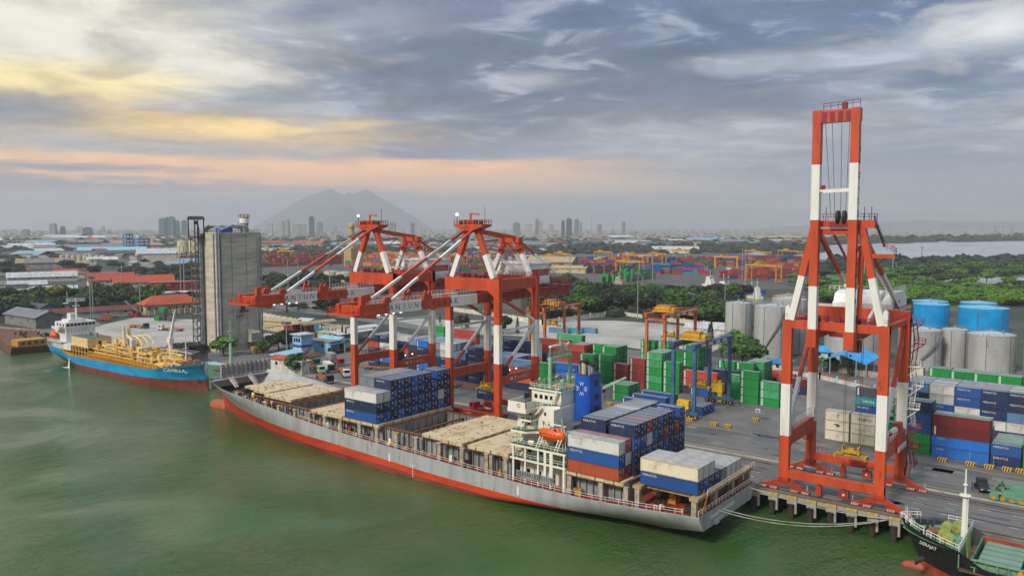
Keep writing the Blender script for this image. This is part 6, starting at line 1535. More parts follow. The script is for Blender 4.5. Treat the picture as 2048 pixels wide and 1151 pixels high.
# ---------------------------------------------------------------- tanks and silos
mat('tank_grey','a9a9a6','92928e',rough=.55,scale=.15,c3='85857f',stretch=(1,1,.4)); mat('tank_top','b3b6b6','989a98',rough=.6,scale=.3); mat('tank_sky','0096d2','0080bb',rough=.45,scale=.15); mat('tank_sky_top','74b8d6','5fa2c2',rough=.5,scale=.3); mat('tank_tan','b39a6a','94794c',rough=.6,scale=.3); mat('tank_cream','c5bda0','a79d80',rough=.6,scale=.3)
def seg_ring(c,r,z,n=48): return [(c.x+r*math.cos(2*math.pi*k/n),c.y+r*math.sin(2*math.pi*k/n),z) for k in range(n)]
def drum(xl,xr,yb,yt,label,wall='tank_grey',top='tank_top',cone=.14,group='storage tanks of the tank farm',stair=None,name='storage_tank',fine=True):
    xc=(xl+xr)/2; f=G(xc,yb); d=f.length; w_=(xr-xl)/2/F/(1+((xc-1024)/F)**2); r=w_*d/(1-w_); c=f+f.normalized()*r
    ray=_m@Vector(((xc-1024)/F,-(yt-575.5)/F,-1.0)); z=H+ray.z*d/math.hypot(ray.x,ray.y)
    root=thing(name,label,'tank',c,group)
    b=MB(); b.cyl(c.x,c.y,0,z,r,48,0)
    if fine:
        for k in range(1,8): b.path(seg_ring(c,r+.02,z*k/8)[::1]+seg_ring(c,r+.02,z*k/8)[:1],.05,3,0)
        for k in range(4):
            t=math.pi*(1.15+.33*k); b.tube((c.x+(r+.1)*math.cos(t),c.y+(r+.1)*math.sin(t),0),(c.x+(r+.1)*math.cos(t),c.y+(r+.1)*math.sin(t),z),.1,4,1)
    b.build('shell',[wall,'steel_grey'],root)
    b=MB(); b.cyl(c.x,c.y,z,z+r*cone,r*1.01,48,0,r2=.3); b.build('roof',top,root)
    if fine:
        b=MB(); pts=seg_ring(c,r-.15,z,28); b.rail(pts,1.0,0,.04,2.2,True); b.cyl(c.x,c.y,z+r*cone,z+r*cone+.8,.5,8); b.cyl(c.x+r*.5,c.y-r*.3,z,z+1.6,.35,8)
        b.build('roof_rail','galv',root)
    if stair is not None:
        b=MB(); pr=None
        for k in range(31):
            t=stair+math.pi*.55*k/30; p=Vector((c.x+(r+.5)*math.cos(t),c.y+(r+.5)*math.sin(t),z*k/30))
            if pr is not None: b.beam(pr,p,.9,.12); b.beam(pr+Vector((0,0,1)),p+Vector((0,0,1)),.08,.08)
            pr=p
        b.build('spiral_stair','steel_grey',root)
    return root,c,r,z
drum(1449,1502,706,607,'slender grey silo leftmost beside the paved lot'); drum(1506,1575,722,614,'grey silo with diagonal stair in front of two others',stair=-math.pi*.62); drum(1540,1612,708,600,'grey silo partly behind the upright crane leg'); drum(1541,1608,690,594,'tan topped tank behind the grey silos','tank_tan','tank_tan')
drum(1645,1765,730,640,'wide grey tank seen between the upright crane legs'); drum(1792,1881,740,662,'grey tank with diagonal stair right of the upright crane',stair=-math.pi*.55); drum(1878,1936,735,660,'narrow grey tank between two wider ones'); drum(1930,2030,748,672,'widest pale grey tank at the container block'); drum(2044,2120,760,660,'grey tank cut by the right picture edge')
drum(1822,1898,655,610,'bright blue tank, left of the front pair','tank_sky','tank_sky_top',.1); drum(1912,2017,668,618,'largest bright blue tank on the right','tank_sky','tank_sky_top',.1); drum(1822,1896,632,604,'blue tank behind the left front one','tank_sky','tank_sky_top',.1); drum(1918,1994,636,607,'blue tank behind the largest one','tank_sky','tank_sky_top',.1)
drum(648,676,562,543,'cream tank left of the farther crane legs','tank_cream','tank_top',.1,fine=False); drum(672,706,564,545,'cream tank right of its twin behind the crane','tank_cream','tank_top',.1,fine=False)
for k,(a,c) in enumerate(((522,540),(538,552),(551,569),(568,584))): drum(a,c,505,496,f"pale grey tank, {ORD[k]} of the low row beyond the concrete silo",'tank_cream','tank_top',.1,fine=False)
for k in range(8): drum(119+11.6*k,130+11.6*k,526,510,f"cream silo, {ORD[k]} in the row at the left warehouses",'tank_cream','tank_top',.12,fine=False,name='grain_silo',group='cream silos at the left')
# ---------------------------------------------------------------- concrete silo with elevator tower
si=thing('concrete_silo','tall raw concrete silo block beside the lattice tower','silo',(-325,206,0))
b=MB(); 
for k in range(3): b.box(-330.0,195+7.4*k,0,-320.0,195+7.4*k+7.1,52.8,0); 
b.box(-329.8,195.2,0,-320.25,217.0,52.6,0); b.box(-330.2,194.8,52.8,-319.8,217.4,53.4,0)
mat('silo_wall','c4bca8','9d9583',rough=.9,scale=.22,lo=.38,hi=.68,c3='928a7a',stretch=(.35,.35,2.2),detail=9)
b.build('wall','silo_wall',si)
b=MB()
for x,y in ((-320.2,195.0),(-319.7,195.8),(-319.7,196.9),(-319.7,215.6),(-319.7,217.2),(-322,194.6)): b.tube((x,y,0),(x,y,53),.3,8)
for k in range(4): b.path([(-332,196+k*.5,50),(-331.5,196.4+k*.5,55),(-329,197+k,56.5),(-325,200+k*2,56.2),(-324,206+k*2,55.6),(-324,214,54.6)],.4,7)
b.path([(-322,197,54),(-322,204,56.5),(-322,212,56)],.5,7)
b.build('conveyor_pipe','galv',si)
b=MB(); b.box(-327,199,53.4,-323,205,55.4,0); b.rail([(-330,195,53.4),(-320,195,53.4),(-320,217.2,53.4)],1.2,1,.06,1.5); b.build('roof_plant',['funnel_blue','steel_grey'],si)
b=MB(); b.cyl(-324.5,212,53.4,57.6,1.8,12,1); b.cyl(-324.5,212,57.6,60.2,2.1,14,0); b.cyl(-324.5,212,60.2,60.5,2.5,14,2); b.rail(seg_ring(Vector((-324.5,212,0)),2.4,60.5,10),1.1,2,.1,1,True); b.build('head_filter',['crane_white','galv','yellow_old'],si)
b=MB(); b.box(-319.7,209,4,-316.5,214,7.6,0); b.box(-319.7,208.6,3.6,-316,214.4,4,0); b.prism([(-319.7,7.6),(-316.4,7.6),(-319.7,9.4)],'y',209,214,0); b.box(-319.7,205.5,17.5,-317.5,208.5,18.0,1); b.box(-319.8,206.2,18.2,-318.9,207.6,20.2,1); b.build('loading_spout',['concrete_pale','steel_dark'],si)
lt=thing('elevator_tower','steel lattice elevator tower standing against the concrete silo','lattice tower',(-331.9,192.4,0))
b=MB(); tx,ty,hw=-331.9,192.4,1.8
for sx in (-1,1):
    for sy in (-1,1): b.beam((tx+sx*hw,ty+sy*hw,0),(tx+sx*hw,ty+sy*hw,51),.32,.32,0)
for k in range(15):
    z=k*3.4; mi=2 if k in (6,7,9,10) else (3 if k in (4,5) else 0)
    for a,c in (((-1,-1),(1,-1)),((1,-1),(1,1)),((1,1),(-1,1)),((-1,1),(-1,-1))):
        b.beam((tx+a[0]*hw,ty+a[1]*hw,z),(tx+c[0]*hw,ty+c[1]*hw,z+3.4),.18,.18,0); b.beam((tx+a[0]*hw,ty+a[1]*hw,z+3.4),(tx+c[0]*hw,ty+c[1]*hw,z+3.4),.2,.2,mi)
    b.box(tx-hw,ty-hw,z+3.3,tx+hw*.2,ty+hw,z+3.4,mi)
b.build('frame',['steel_grey','galv','yellow_old','mast_green'],lt)
b=MB()
for sx in (-1,1):
    for sy in (-1,1): b.beam((tx+sx*2.6,ty+sy*2.2,51),(tx+sx*2.6,ty+sy*2.2,59),.4,.4)
b.prism([(-335.0,59),(-328.8,59),(-330.6,60.6),(-333.2,60.6)],'y',ty-2.8,ty+2.8); b.box(tx-3,ty-2.4,51,tx+3,ty+2.4,51.4); b.cyl(tx,ty,57,58.4,1.0,10); b.path([(tx+1.5,ty,57),(tx+2.4,ty,54),(tx+1.6,ty,51.4)],.25,6); b.build('head_house','steel_dark',lt)
for k,(x,y) in enumerate(((-331.0,195.0),(-330.6,193.6))):
    b=MB(); b.tube((x,y,0),(x,y,53),.75,10); b.build('riser_pipe','galv',lt)
# ---------------------------------------------------------------- buildings
mat('wall_white','cfcdc4','a8a496',rough=.8,scale=.5); mat('wall_cream','c2b48e','a08f6a',rough=.8,scale=.5); mat('wall_blue','2f7fae','246489',rough=.7,scale=.5); mat('wall_sky','8fc0da','6fa2bf',rough=.7,scale=.6); mat('wall_grey','7f7f7c','66655f',rough=.8,scale=.4); mat('wall_red','8c2a2c','6d2022',rough=.8,scale=.5)
mat('roof_tile','b0522e','8a3c22',rough=.8,scale=1.2,c3='c0683e'); mat('roof_red','a8493a','84372c',rough=.8,scale=.8); mat('roof_grey','77787a','5d5e60',rough=.7,scale=.3,stretch=(1,.2,1)); mat('roof_dark','4a4c50','3a3c40',rough=.7,scale=.3,stretch=(1,.2,1)); mat('roof_white','b9b9b6','98989a',rough=.7,scale=.3,stretch=(1,.2,1)); mat('roof_tan','ae9a72','8c7a56',rough=.8,scale=.5); mat('roof_cyan','8dbcc8','6f9dab',rough=.6,scale=.6); mat('roof_brown','6e3a30','512a24',rough=.8,scale=.6); mat('roof_azure','2a9fdb','2288c0',rough=.5,scale=.4); mat('roof_mint','8fc09a','6f9f7c',rough=.7,scale=.6)
def house(name,label,cat,pos,w,d,h,rz,wall,roof,kind='gable',rise=2.0,over=.8,win=0,group=None,arcade=0):
    root=thing(name,label,cat,(0,0,0),group)
    b=MB(); b.box(-w/2,-d/2,0,w/2,d/2,h)
    if kind=='gable': b.prism([(-d/2,h),(d/2,h),(0,h+rise)],'x',-w/2,w/2)
    b.build('wall',wall,root)
    b=MB(); W,D=w/2+over,d/2+over; t=.25
    if kind=='gable':
        s=rise/(d/2); zl=h-over*s
        for sg in (-1,1): b.prism([(sg*D,zl),(0,h+rise),(0,h+rise+t),(sg*D,zl+t)],'x',-W,W)
    elif kind=='hip':
        r_=max(0,W-D); e=[(-W,-D,h),(W,-D,h),(W,D,h),(-W,D,h)]; a=(-r_,0,h+rise); c=(r_,0,h+rise)
        b.faces(e+[a,c],[(0,1,5,4),(1,2,5),(2,3,4,5),(3,0,4),(3,2,1,0)])
    elif kind=='shed': b.prism([(-D,h),(D,h+rise),(D,h+rise+t),(-D,h+t)],'x',-W,W)
    elif kind=='arch':
        pts=[(-D+2*D*k/10,h+rise*math.sin(math.pi*k/10)) for k in range(11)]; b.prism(pts+[(D,h-.2),(-D,h-.2)],'x',-W,W)
    else: b.box(-W,-D,h,W,D,h+.35)
    b.build('roof',roof,root)
    for k in range(win):
        x=-w/2+(k+.5)*w/win; q=MB(); q.box(x-.6,-d/2-.06,h*.55,x+.6,-d/2+.02,h*.55+1.2); q.build('window','glass',root)
    for k in range(arcade):
        x=-w/2+(k+.2)*w/arcade; q=MB(); q.box(x,-d/2-2,0,x+.5,-d/2-1.5,3.2); q.build('pillar','wall_white',root)
    root.location=pos; root.rotation_euler.z=rz; return root
QA=rad(0)
house('office_building','white office building with large orange hip roof beside the truck park','building',(-497,268,0),34,13,6.4,rad(80),'wall_cream','roof_tile','hip',5.5,1.8,8,None,9)
house('long_shed','long low brown roofed shed at the edge of the truck park','shed',(-510,228,0),60,9,4.2,rad(75),'wall_white','roof_brown','gable',2.2,1.0,6)
house('office_building','white and light blue office building left of the concrete silo','building',G(373,606),34,14,8.5,rad(70),'wall_white','roof_white','flat',0,.6,7)
house('tiled_house','wide red tiled building left of the smoke','building',G(222,570),40,18,6,rad(70),'wall_white','roof_red','gable',6,1.2,6); house('tiled_house','long orange tiled building right of the red one','building',G(287,572),52,15,5,rad(70),'wall_white','roof_tile','gable',5.5,1.2,6); house('brick_building','dark red building with white frames near the lattice tower','building',G(352,584),42,18,9,rad(70),'wall_red','roof_red','flat',0,.5,6); house('brick_building','smaller dark red block below its larger neighbour','building',G(318,590),16,12,8,rad(70),'wall_red','roof_red','flat',0,.5,3)
house('warehouse','large white roofed warehouse among the left trees','warehouse',G(85,562),62,20,5,rad(72),'wall_white','roof_white','arch',5,1,5); house('warehouse','smaller white arched hall in front of the large one','warehouse',G(55,577),30,14,4,rad(72),'wall_white','roof_white','arch',3.5,.8,3); house('hall','low white building with several roofs at the left','building',G(92,586),46,12,4,rad(72),'wall_white','roof_white','gable',2,.8,4); house('hall','white shed at the far left edge','building',G(12,578),30,14,5,rad(72),'wall_white','roof_grey','gable',2.4,.8,2); house('grey_block','grey block building at the far left','building',G(34,588),16,12,8,rad(72),'wall_grey','roof_grey','flat',0,.3,3)
house('tiled_house','orange tiled house behind the white warehouse','building',G(132,555),36,16,5,rad(70),'wall_white','roof_tile','hip',5,1,3); house('tiled_house','small orange tiled house left of the silo row','building',G(38,548),22,12,5,rad(70),'wall_white','roof_tile','hip',4,1,2); house('tiled_house','orange roofed house cut by the left picture edge','building',G(4,550),24,12,5,rad(70),'wall_white','roof_tile','hip',4,1,2)
house('warehouse','long dark roofed warehouse behind the cream silos','warehouse',G(160,515),240,46,8,rad(68),'wall_grey','roof_dark','gable',5,1,6); house('warehouse','huge grey roofed warehouse beyond the dark one','warehouse',G(180,503),220,70,10,rad(68),'wall_grey','roof_grey','gable',7,1,4); house('dome_hall','far hall with a wide orange roof','hall',G(165,482),120,70,6,rad(60),'wall_white','roof_tile','arch',9,2); house('warehouse','pale blue roofed warehouse near the blue towers','warehouse',G(225,512),120,30,12,rad(68),'wall_white','roof_cyan','gable',6,1); house('warehouse','white hall right of the blue towers','warehouse',G(318,520),70,40,12,rad(68),'wall_white','roof_white','gable',8,1,4)
house('harbour_shed','grey roofed shed behind the rusty barge','shed',(-497,186,0),40,14,6,rad(2),'wall_grey','roof_grey','gable',3,1,2); house('harbour_shed','blue walled shed at the far left waterfront','shed',(-545,205,0),34,12,6,rad(5),'wall_blue','roof_dark','gable',2.5,.8); house('harbour_shed','pale shed behind the tanker bridge','shed',G(75,638),20,10,4,rad(10),'wall_white','roof_tan','gable',2,.8,2); house('canopy_roof','long pale blue canopy roof among the trees','canopy',G(125,622),46,6,5,rad(75),'wall_white','roof_cyan','flat',0,.6)
house('mosque_hall','small white pavilion with pointed tower','building',G(79,498),16,16,9,0,'wall_white','roof_white','hip',15,1)
# blue industrial towers
for (px,py,w,hh,l) in ((257,506,14,42,'open blue steel tower, left one of the two'),(284,508,21,34,'broad blue steel tower, right one of the two')):
    g=G(px,py); t=thing('steel_tower',l,'tower',g,'blue industrial towers'); b=MB()
    for sx in (-1,1):
        for sy in (-1,1): b.beam((g.x+sx*w/2,g.y+sy*w/2,0),(g.x+sx*w/2,g.y+sy*w/2,hh),1.8,1.8)
    for k in range(1,6): b.box(g.x-w*.56,g.y-w*.56,hh*k/5-3.4,g.x+w*.56,g.y+w*.56,hh*k/5)
    b.build('frame','wall_blue',t); b=MB(); b.box(g.x-w*1.2,g.y-w,0,g.x+w*1.4,g.y+w,7); b.build('plant_hall','wall_blue',t)
g=G(380,528); t=thing('elevated_tank','cream tanks raised on yellow steel legs left of the silo','tank',g); b=MB()
for k in range(3): b.cyl(g.x-18+18*k,g.y+9*k,18,36,9,20)
b.build('shell','tank_cream',t); b=MB()
for k in range(12): b.tube((g.x-26+5*k,g.y-6+3*(k%3)+2*k,0),(g.x-26+5*k,g.y-6+3*(k%3)+2*k,19),1.0,6)
b.build('leg','yellow_old',t)
g=G(1075-0,540) if False else G(704,532); t=thing('minaret_tower','slim stone tower with bulbous gold dome behind the forestay','tower',g); b=MB(); b.cyl(g.x,g.y,0,44,6,12,0,r2=5); b.box(g.x-8,g.y-8,0,g.x+8,g.y+8,26,0); b.cyl(g.x,g.y,44,46,7.5,12,0); b.cyl(g.x,g.y,46,54,4.2,12,0); b.build('wall','tank_tan',t); b=MB(); b.ell((g.x,g.y,57.5),(5.2,5.2,5.5),14,8); b.build('dome','tank_tan',t)
# compound between the silo and the cranes
def canopy(label,pts,z,m,t=.35):
    w3=[G(px,py,z) for px,py in pts]; c=sum(w3,Vector())/len(w3); root=thing('canopy_roof',label,'canopy',(c.x,c.y,0),'canopy roofs in the port compound')
    b=MB(); n=len(w3); vs=[(p.x,p.y,z) for p in w3]+[(p.x,p.y,z+t) for p in w3]; b.faces(vs,[tuple(range(n))[::-1],tuple(range(n,2*n))]+[(k,(k+1)%n,n+(k+1)%n,n+k) for k in range(n)]); b.build('roof',m,root)
    for p in w3:
        q=c.lerp(p,.9); b=MB(); b.beam((q.x,q.y,0),(q.x,q.y,z),.35,.35); b.build('post','galv',root)
canopy('tan canopy roof nearest the concrete silo',[(527,651),(590,642),(628,646),(534,655)],6,'roof_tan'); canopy('long tan canopy roof in the middle of the compound',[(598,645),(668,638),(674,643),(607,652)],7,'roof_tan'); canopy('tan canopy roof right of the long one',[(640,649),(700,651),(699,657),(655,656)],6,'roof_tan'); canopy('white canopy roof with mint edge beside the cypresses',[(655,664),(742,655),(748,660),(680,671)],5.5,'roof_white'); canopy('pale cyan canopy roof before the control tower',[(538,709),(590,698),(608,704),(556,716)],4.2,'roof_cyan'); canopy('white canopy roof behind the lowered crane leg',[(690,655),(752,648),(760,653),(700,661)],6,'roof_white'); canopy('blue sheet canopy right of the control tower',[(655,687),(688,681),(692,685),(660,691)],4,'wall_blue'); 
g=G(606,709); t=thing('control_tower','small white and light blue control tower with flat roof','building',g); b=MB(); b.box(g.x-3,g.y-3,0,g.x+3,g.y+3,9,0); b.box(g.x-3.05,g.y-3.05,3.6,g.x+3.05,g.y+3.05,4.8,1); b.box(g.x-3.04,g.y-3.04,4.8,g.x+3.04,g.y+3.04,8.2,2); b.build('wall',['wall_white','funnel_blue','wall_sky'],t); b=MB(); b.box(g.x-4,g.y-4,9,g.x+4,g.y+4,9.4); b.build('roof','roof_white',t); b=MB(); b.stair((g.x+4,g.y-3,0),(g.x+4,g.y+3,5),.9,dirv=(1,0,0)); b.build('stair','steel_grey',t)
for k in range(3): b=MB(); b.box(g.x-2.2+k*1.6,g.y-3.08,6,g.x-1+k*1.6,g.y-3.0,7.6); b.build('window','glass',t)
for k,(px,py,w,d,h,wl_,rf_,l) in enumerate(((574,742,12,5,5,'wall_white','roof_red','white hut with faded red roof by the small tree'),(598,747,7,4,5,'wall_white','roof_white','white kiosk right of the small tree'),(590,722,5,3,3,'wall_grey','roof_white','grey cabin behind the small tree'),(640,702,18,6,5,'wall_sky','roof_grey','pale blue workshop behind the parked lorries'),(668,698,12,6,5,'wall_blue','roof_cyan','blue workshop with cyan roof'),(683,700,7,5,4.5,'roof_mint','roof_mint','small green cabin by the crane leg'),(560,658,30,12,5,'wall_cream','roof_tan','cream workshop under the tan canopy'),(598,664,14,8,5,'wall_red','roof_brown','red workshop with blue doors'),(616,660,9,8,5.5,'wall_sky','roof_white','sky blue workshop beside the red one'),(668,683,16,6,4.5,'wall_cream','roof_mint','low cream hut with mint roof by the cypresses'),(362,722,24,8,4,'wall_grey','roof_dark','dark low hut behind the tanker foremast'),(548,686,20,10,3.2,'wall_white','roof_white','flat white shed near the dark trees'))):
    house('workshop',l,'building',G(px,py),w,d,h,rad(8),wl_,rf_,'flat' if k%2 else 'gable',1.0,.5,2,'small buildings in the port compound')
for k in range(5): 
    g=G(606+9.5*k,672+.6*k); cont(g.x,g.y,0,6.06,'lwlbl'[k],f"weathered pale blue and white cabin, {ORD[k]} in the compound row",'cabins in the compound',lg=None)
g=G(541,728); cont(g.x,g.y,1.2,6.06,'B','bright blue container on a trailer behind the ship bow','containers in the compound',lg=None); g=G(530,724); cont(g.x-3,g.y+4,0,6.06,'b','darker blue container beside the bright blue one','containers in the compound',lg=None)
b=MB(); r=random.Random(12)
for k in range(24): g=G(500+r.random()*28,700+r.random()*8); b.box(g.x,g.y,0,g.x+1.6,g.y+1.6,1.2+r.random()*1.6)
one('timber_crates',b,mat('crate_wood','b0875a','8a6238',rough=.85,scale=1.5),'heap of pale timber crates at the foot of the concrete silo','crate heap')
for k in range(3): g=G(1098+27*k,664-.5*k); cont(g.x,g.y,0,12.19,'l' if k!=1 else 't',f"light blue long container, {ORD[k]} of the row on the paved lot",'blue containers on the paved lot',lg=None)
def wall_(label,pts,h,m,cap,name='boundary_wall',pil=0,pm='wall_white'):
    w3=[G(*p) for p in pts]; root=thing(name,label,'wall',w3[0],None); b=MB(); c=MB(); q=MB()
    for a,e in zip(w3,w3[1:]):
        b.beam(a+Vector((0,0,h/2)),e+Vector((0,0,h/2)),.3,h); c.beam(a+Vector((0,0,h+.12)),e+Vector((0,0,h+.12)),.45,.25)
        L_=(e-a).length; n=int(L_/pil) if pil else 0
        for i in range(n+1 if n else 0):
            p=a.lerp(e,i/n); q=MB(); q.box(p.x-.35,p.y-.35,0,p.x+.35,p.y+.35,h+.7); q.build('pillar',pm,root)
    b.build('panel',m,root); c.build('coping',cap,root)
wall_('white wall with yellow coping along the left of the paved lot',[(905,622),(1000,635),(1085,649)],2.6,'wall_white','paint_yellow',pil=12); wall_('white wall with yellow coping at the back of the paved lot',[(1085,649),(1238,629)],2.6,'wall_white','paint_yellow',pil=14); wall_('white wall with brown coping under the dark trees',[(1238,629),(1285,636)],2.4,'wall_white','roof_brown'); wall_('white wall behind the orange yard crane',[(1330,642),(1450,657)],2.6,'wall_white','paint_yellow',pil=14)
wall_('low white wall with pale blue pillars before the azure shed',[(1575,748),(1640,757),(1790,792)],1.6,'wall_white','roof_tile',pil=7,pm='wall_sky'); wall_('grey concrete fence in front of the azure roofed shed',[(1655,738),(1720,752),(1770,757)],2.2,'concrete_pale','concrete'); wall_('long white pillared fence behind the concrete silo',[(522,633),(592,646)],2.4,'wall_white','wall_cream',pil=6); wall_('low wall along the service road trees',[(520,602),(640,618),(760,636)],2.0,'concrete_pale','concrete',pil=16)
# azure gable shed
a,c_,e1,e2,e3=G(1683,708,8.5),G(1718,692,8.5),G(1733,728,5),G(1763,713,5),G(1646,718,5); t=thing('open_shed','open shed with bright azure gable roof behind the upright crane','shed',((a+c_)/2*1).xy.to_3d())
e4=e3+(c_-a); b=MB()
for p in ((a,c_,e2,e1),(a,c_,e4,e3)):
    vs=[tuple(v) for v in p]+[(v.x,v.y,v.z-.35) for v in p]; b.faces(vs,[(0,1,2,3),(7,6,5,4),(0,4,5,1),(1,5,6,2),(2,6,7,3),(3,7,4,0)])
b.build('roof','roof_azure',t)
for p in (e1,e2,e3,e4,e1.lerp(e2,.5),a.lerp(e1,.6),a.lerp(e3,.6)):
    q=MB(); q.beam((p.x,p.y,0),(p.x,p.y,p.z),.4,.4); q.build('post','galv',t)
house('annex_building','white annex with grey windows left of the azure shed','building',G(1662,722),12,7,4.5,rad(5),'wall_white','roof_azure','gable',1.6,.8,3); house('yard_hut','small white hut with blue roof under the grey silos','building',G(1558,742),9,5,3.4,rad(5),'wall_white','wall_blue','shed',.8,.8,1); house('warehouse','white shed with blue fascia left of the slender silo','warehouse',G(1450,680),24,14,6,rad(10),'wall_white','roof_white','gable',2.5,.5,2); house('white_shed','white fabric roofed shed on the paved lot edge','shed',G(1408,668),18,10,3.5,rad(10),'wall_white','roof_white','arch',2.4,.4); house('warehouse','tan walled warehouse beyond the lowered crane','warehouse',G(1105,541),60,34,12,rad(20),'wall_grey','roof_tan','gable',6,1,4); house('warehouse','flat tan roofed shed right of the tan warehouse','warehouse',G(1140,545),44,22,6,rad(20),'wall_cream','roof_tan','gable',3,1,3); house('terminal_building','long white terminal building beyond the yellow cranes','building',G(1350,506),100,22,9,rad(25),'wall_white','roof_white','gable',6,1,10); house('warehouse','white roofed warehouse far right of the skyline towers','warehouse',G(1265,490),110,34,8,rad(30),'wall_white','roof_white','arch',7,1); house('warehouse','long tan roofed factory at the river','warehouse',G(1590,479),420,70,10,rad(40),'wall_grey','roof_tan','gable',7,2); house('round_tank','teal domed water tower left of the yellow cranes','water tower',G(1152,494),8,8,12,0,'wall_blue','wall_blue','hip',6,3)
# ---------------------------------------------------------------- lamp masts
def mast(px,yb,yt,label,head=True):
    g=G(px,yb); d=math.hypot(g.x,g.y); ray=_m@Vector(((px-1024)/F,-(yt-575.5)/F,-1.0)); z=H+ray.z*d/math.hypot(ray.x,ray.y)
    root=thing('lamp_mast',label,'lamp mast',g,'tall lamp masts'); r_=max(.28,d*.0007); b=MB(); b.tube(g,(g.x,g.y,z),r_,8,r2=r_*.6); b.build('pole','galv',root)
    if head: b=MB(); b.box(g.x-1.8,g.y-1.2,z-.5,g.x+1.8,g.y+1.2,z+.4); b.build('lamp_head','steel_grey',root)
for a in ((1275,638,546,'tall lamp mast left of the dark tree belt wall'),(1386,640,588,'twin headed mast before the dark trees'),(1449,640,558,'mast behind the slender grey silo'),(1508,610,560,'mast behind the blue cargo boat'),(182,645,553,'tall mast left of the smoke'),(187,645,555,'second tall mast beside it'),(245,580,525,'mast in front of the red tiled roof'),(281,632,548,'mast at the left end of the office roof'),(577,610,515,'tall mast under the farther forestay'),(597,585,520,'mast behind the farther boom'),(559,612,566,'mast above the service road'),(619,600,562,'short mast left of the cream tanks'),(574,720,645,'thin mast beside the cyan canopy'),(690,705,680,'street lamp between the lorries'),(660,600,530,'mast left of the farther crane leg'),(1140,560,500,'pylon beside the tan warehouse'),(1305,560,508,'mast by the far blue containers'),(1484,560,494,'mast right of the lone container'),(1490,565,492,'slim mast beside it'),(1785,553,492,'mast left of the green bank, leftmost of three'),(1843,530,494,'mast at the river bank'),(1792,545,525,'short mast on the green bank'),(112,598,575,'mast among the left white roofs'),(148,592,568,'mast right of the white arched hall'),(480,700,630,'white mast of the berth behind the ship bow'),(1728,560,505,'mast behind the upright crane')): mast(*a)
for k,(px,yb) in enumerate(((362,590),(369,590))): mast(px,yb,490,['thick twin chimney left one by the lattice tower','thick twin chimney right one by the lattice tower'][k],False)
# ---------------------------------------------------------------- trees
def leafm(name,a,c,c3): mat(name,a,c,rough=.7,scale=.9,lo=.35,hi=.65,c3=c3,detail=3)
leafm('leaf_dark','1e2e14','131e0d','2c3d1a'); leafm('leaf_mid','3a601a','264412','5a8228'); leafm('leaf_bright','5c8418','3f6414','94ae28'); leafm('leaf_yellow','7a7a1a','5a6618','9a9220'); leafm('leaf_olive','3d4a26','2b361c','55623a')
mat('bark','4a3d2e','33291f',rough=.9,scale=2)
def tree_mesh(seed,w,h,leaf,kind='broad'):
    r=random.Random(seed); t=MB(); c=MB()
    if kind=='cypress':
        t.tube((0,0,0),(0,0,h*.3),.15,5)
        for k in range(520):
            z=h*(.06+.94*r.random()); rr=w*.5*(1-(z/h))**.7*r.uniform(.5,1.05); a=r.random()*6.28; s=r.uniform(.18,.34)*h/9
            p=Vector((rr*math.cos(a),rr*math.sin(a),z)); n=Vector((r.gauss(0,1),r.gauss(0,1),r.gauss(0,1))).normalized(); u=n.orthogonal().normalized()*s; v=n.cross(u)
            c.poly([p-u,p+v*.7,p+u,p-v*.7])
    elif kind=='palm':
        t.tube((0,0,0),(.3,.1,h*.85),.22,7,0,.14)
        for k in range(22):
            a=r.random()*6.28; el=r.uniform(-.5,1.0); L_=w*.55; p0=Vector((.3,.1,h*.85)); d=Vector((math.cos(a),math.sin(a),0)); pr=None; sd=Vector((-math.sin(a),math.cos(a),0))
            for j in range(6):
                q=j/5; p=p0+d*(L_*q)+Vector((0,0,el*L_*.5*q-1.6*q*q*L_*.45))
                if pr is not None: ww=.5*(1-q*.7); c.poly([pr-sd*ww,pr+sd*ww,p+sd*ww*.7+Vector((0,0,-.15)),p-sd*ww*.7+Vector((0,0,-.15))])
                pr=p
    else:
        th=h*r.uniform(.26,.36); t.tube((0,0,0),(.15,.1,th),.28*h/9,7,0,.2*h/9)
        nc=r.randint(15,20); cl=[]
        for k in range(nc):
            a=6.28*k/nc*2.4+r.random(); q=math.sqrt(r.random()); cl.append((w*.40*q*math.cos(a),w*.40*q*math.sin(a),th+(h-th)*(.22+.58*r.random()*(1-.45*q*q)),r.uniform(.16,.26)*w))
        for x,y,z,s in cl[:9]: t.tube((.15,.1,th*.9),(x,y,z),.1*h/9,4,0,.05)
        for x,y,z,s in cl:
            for k in range(74):
                n=Vector((r.gauss(0,1),r.gauss(0,1),r.gauss(0,1)+.25)).normalized(); p=Vector((x,y,z))+Vector((n.x*s,n.y*s,n.z*s*.72))*r.uniform(.72,1.08)
                m_=(n+Vector((r.gauss(0,.5),r.gauss(0,.5),r.gauss(0,.5)))).normalized(); u=m_.orthogonal().normalized(); u.rotate(Matrix.Rotation(r.random()*6.28,3,m_)); ss=r.uniform(.07,.13)*w*.62; v=m_.cross(u)*ss*r.uniform(.6,1); u=u*ss
                c.poly([p-u,p-v,p+u,p+v])
    return t.mesh('trunk','bark',flip=False),c.mesh('crown',leaf,flip=False)
PROTO={}
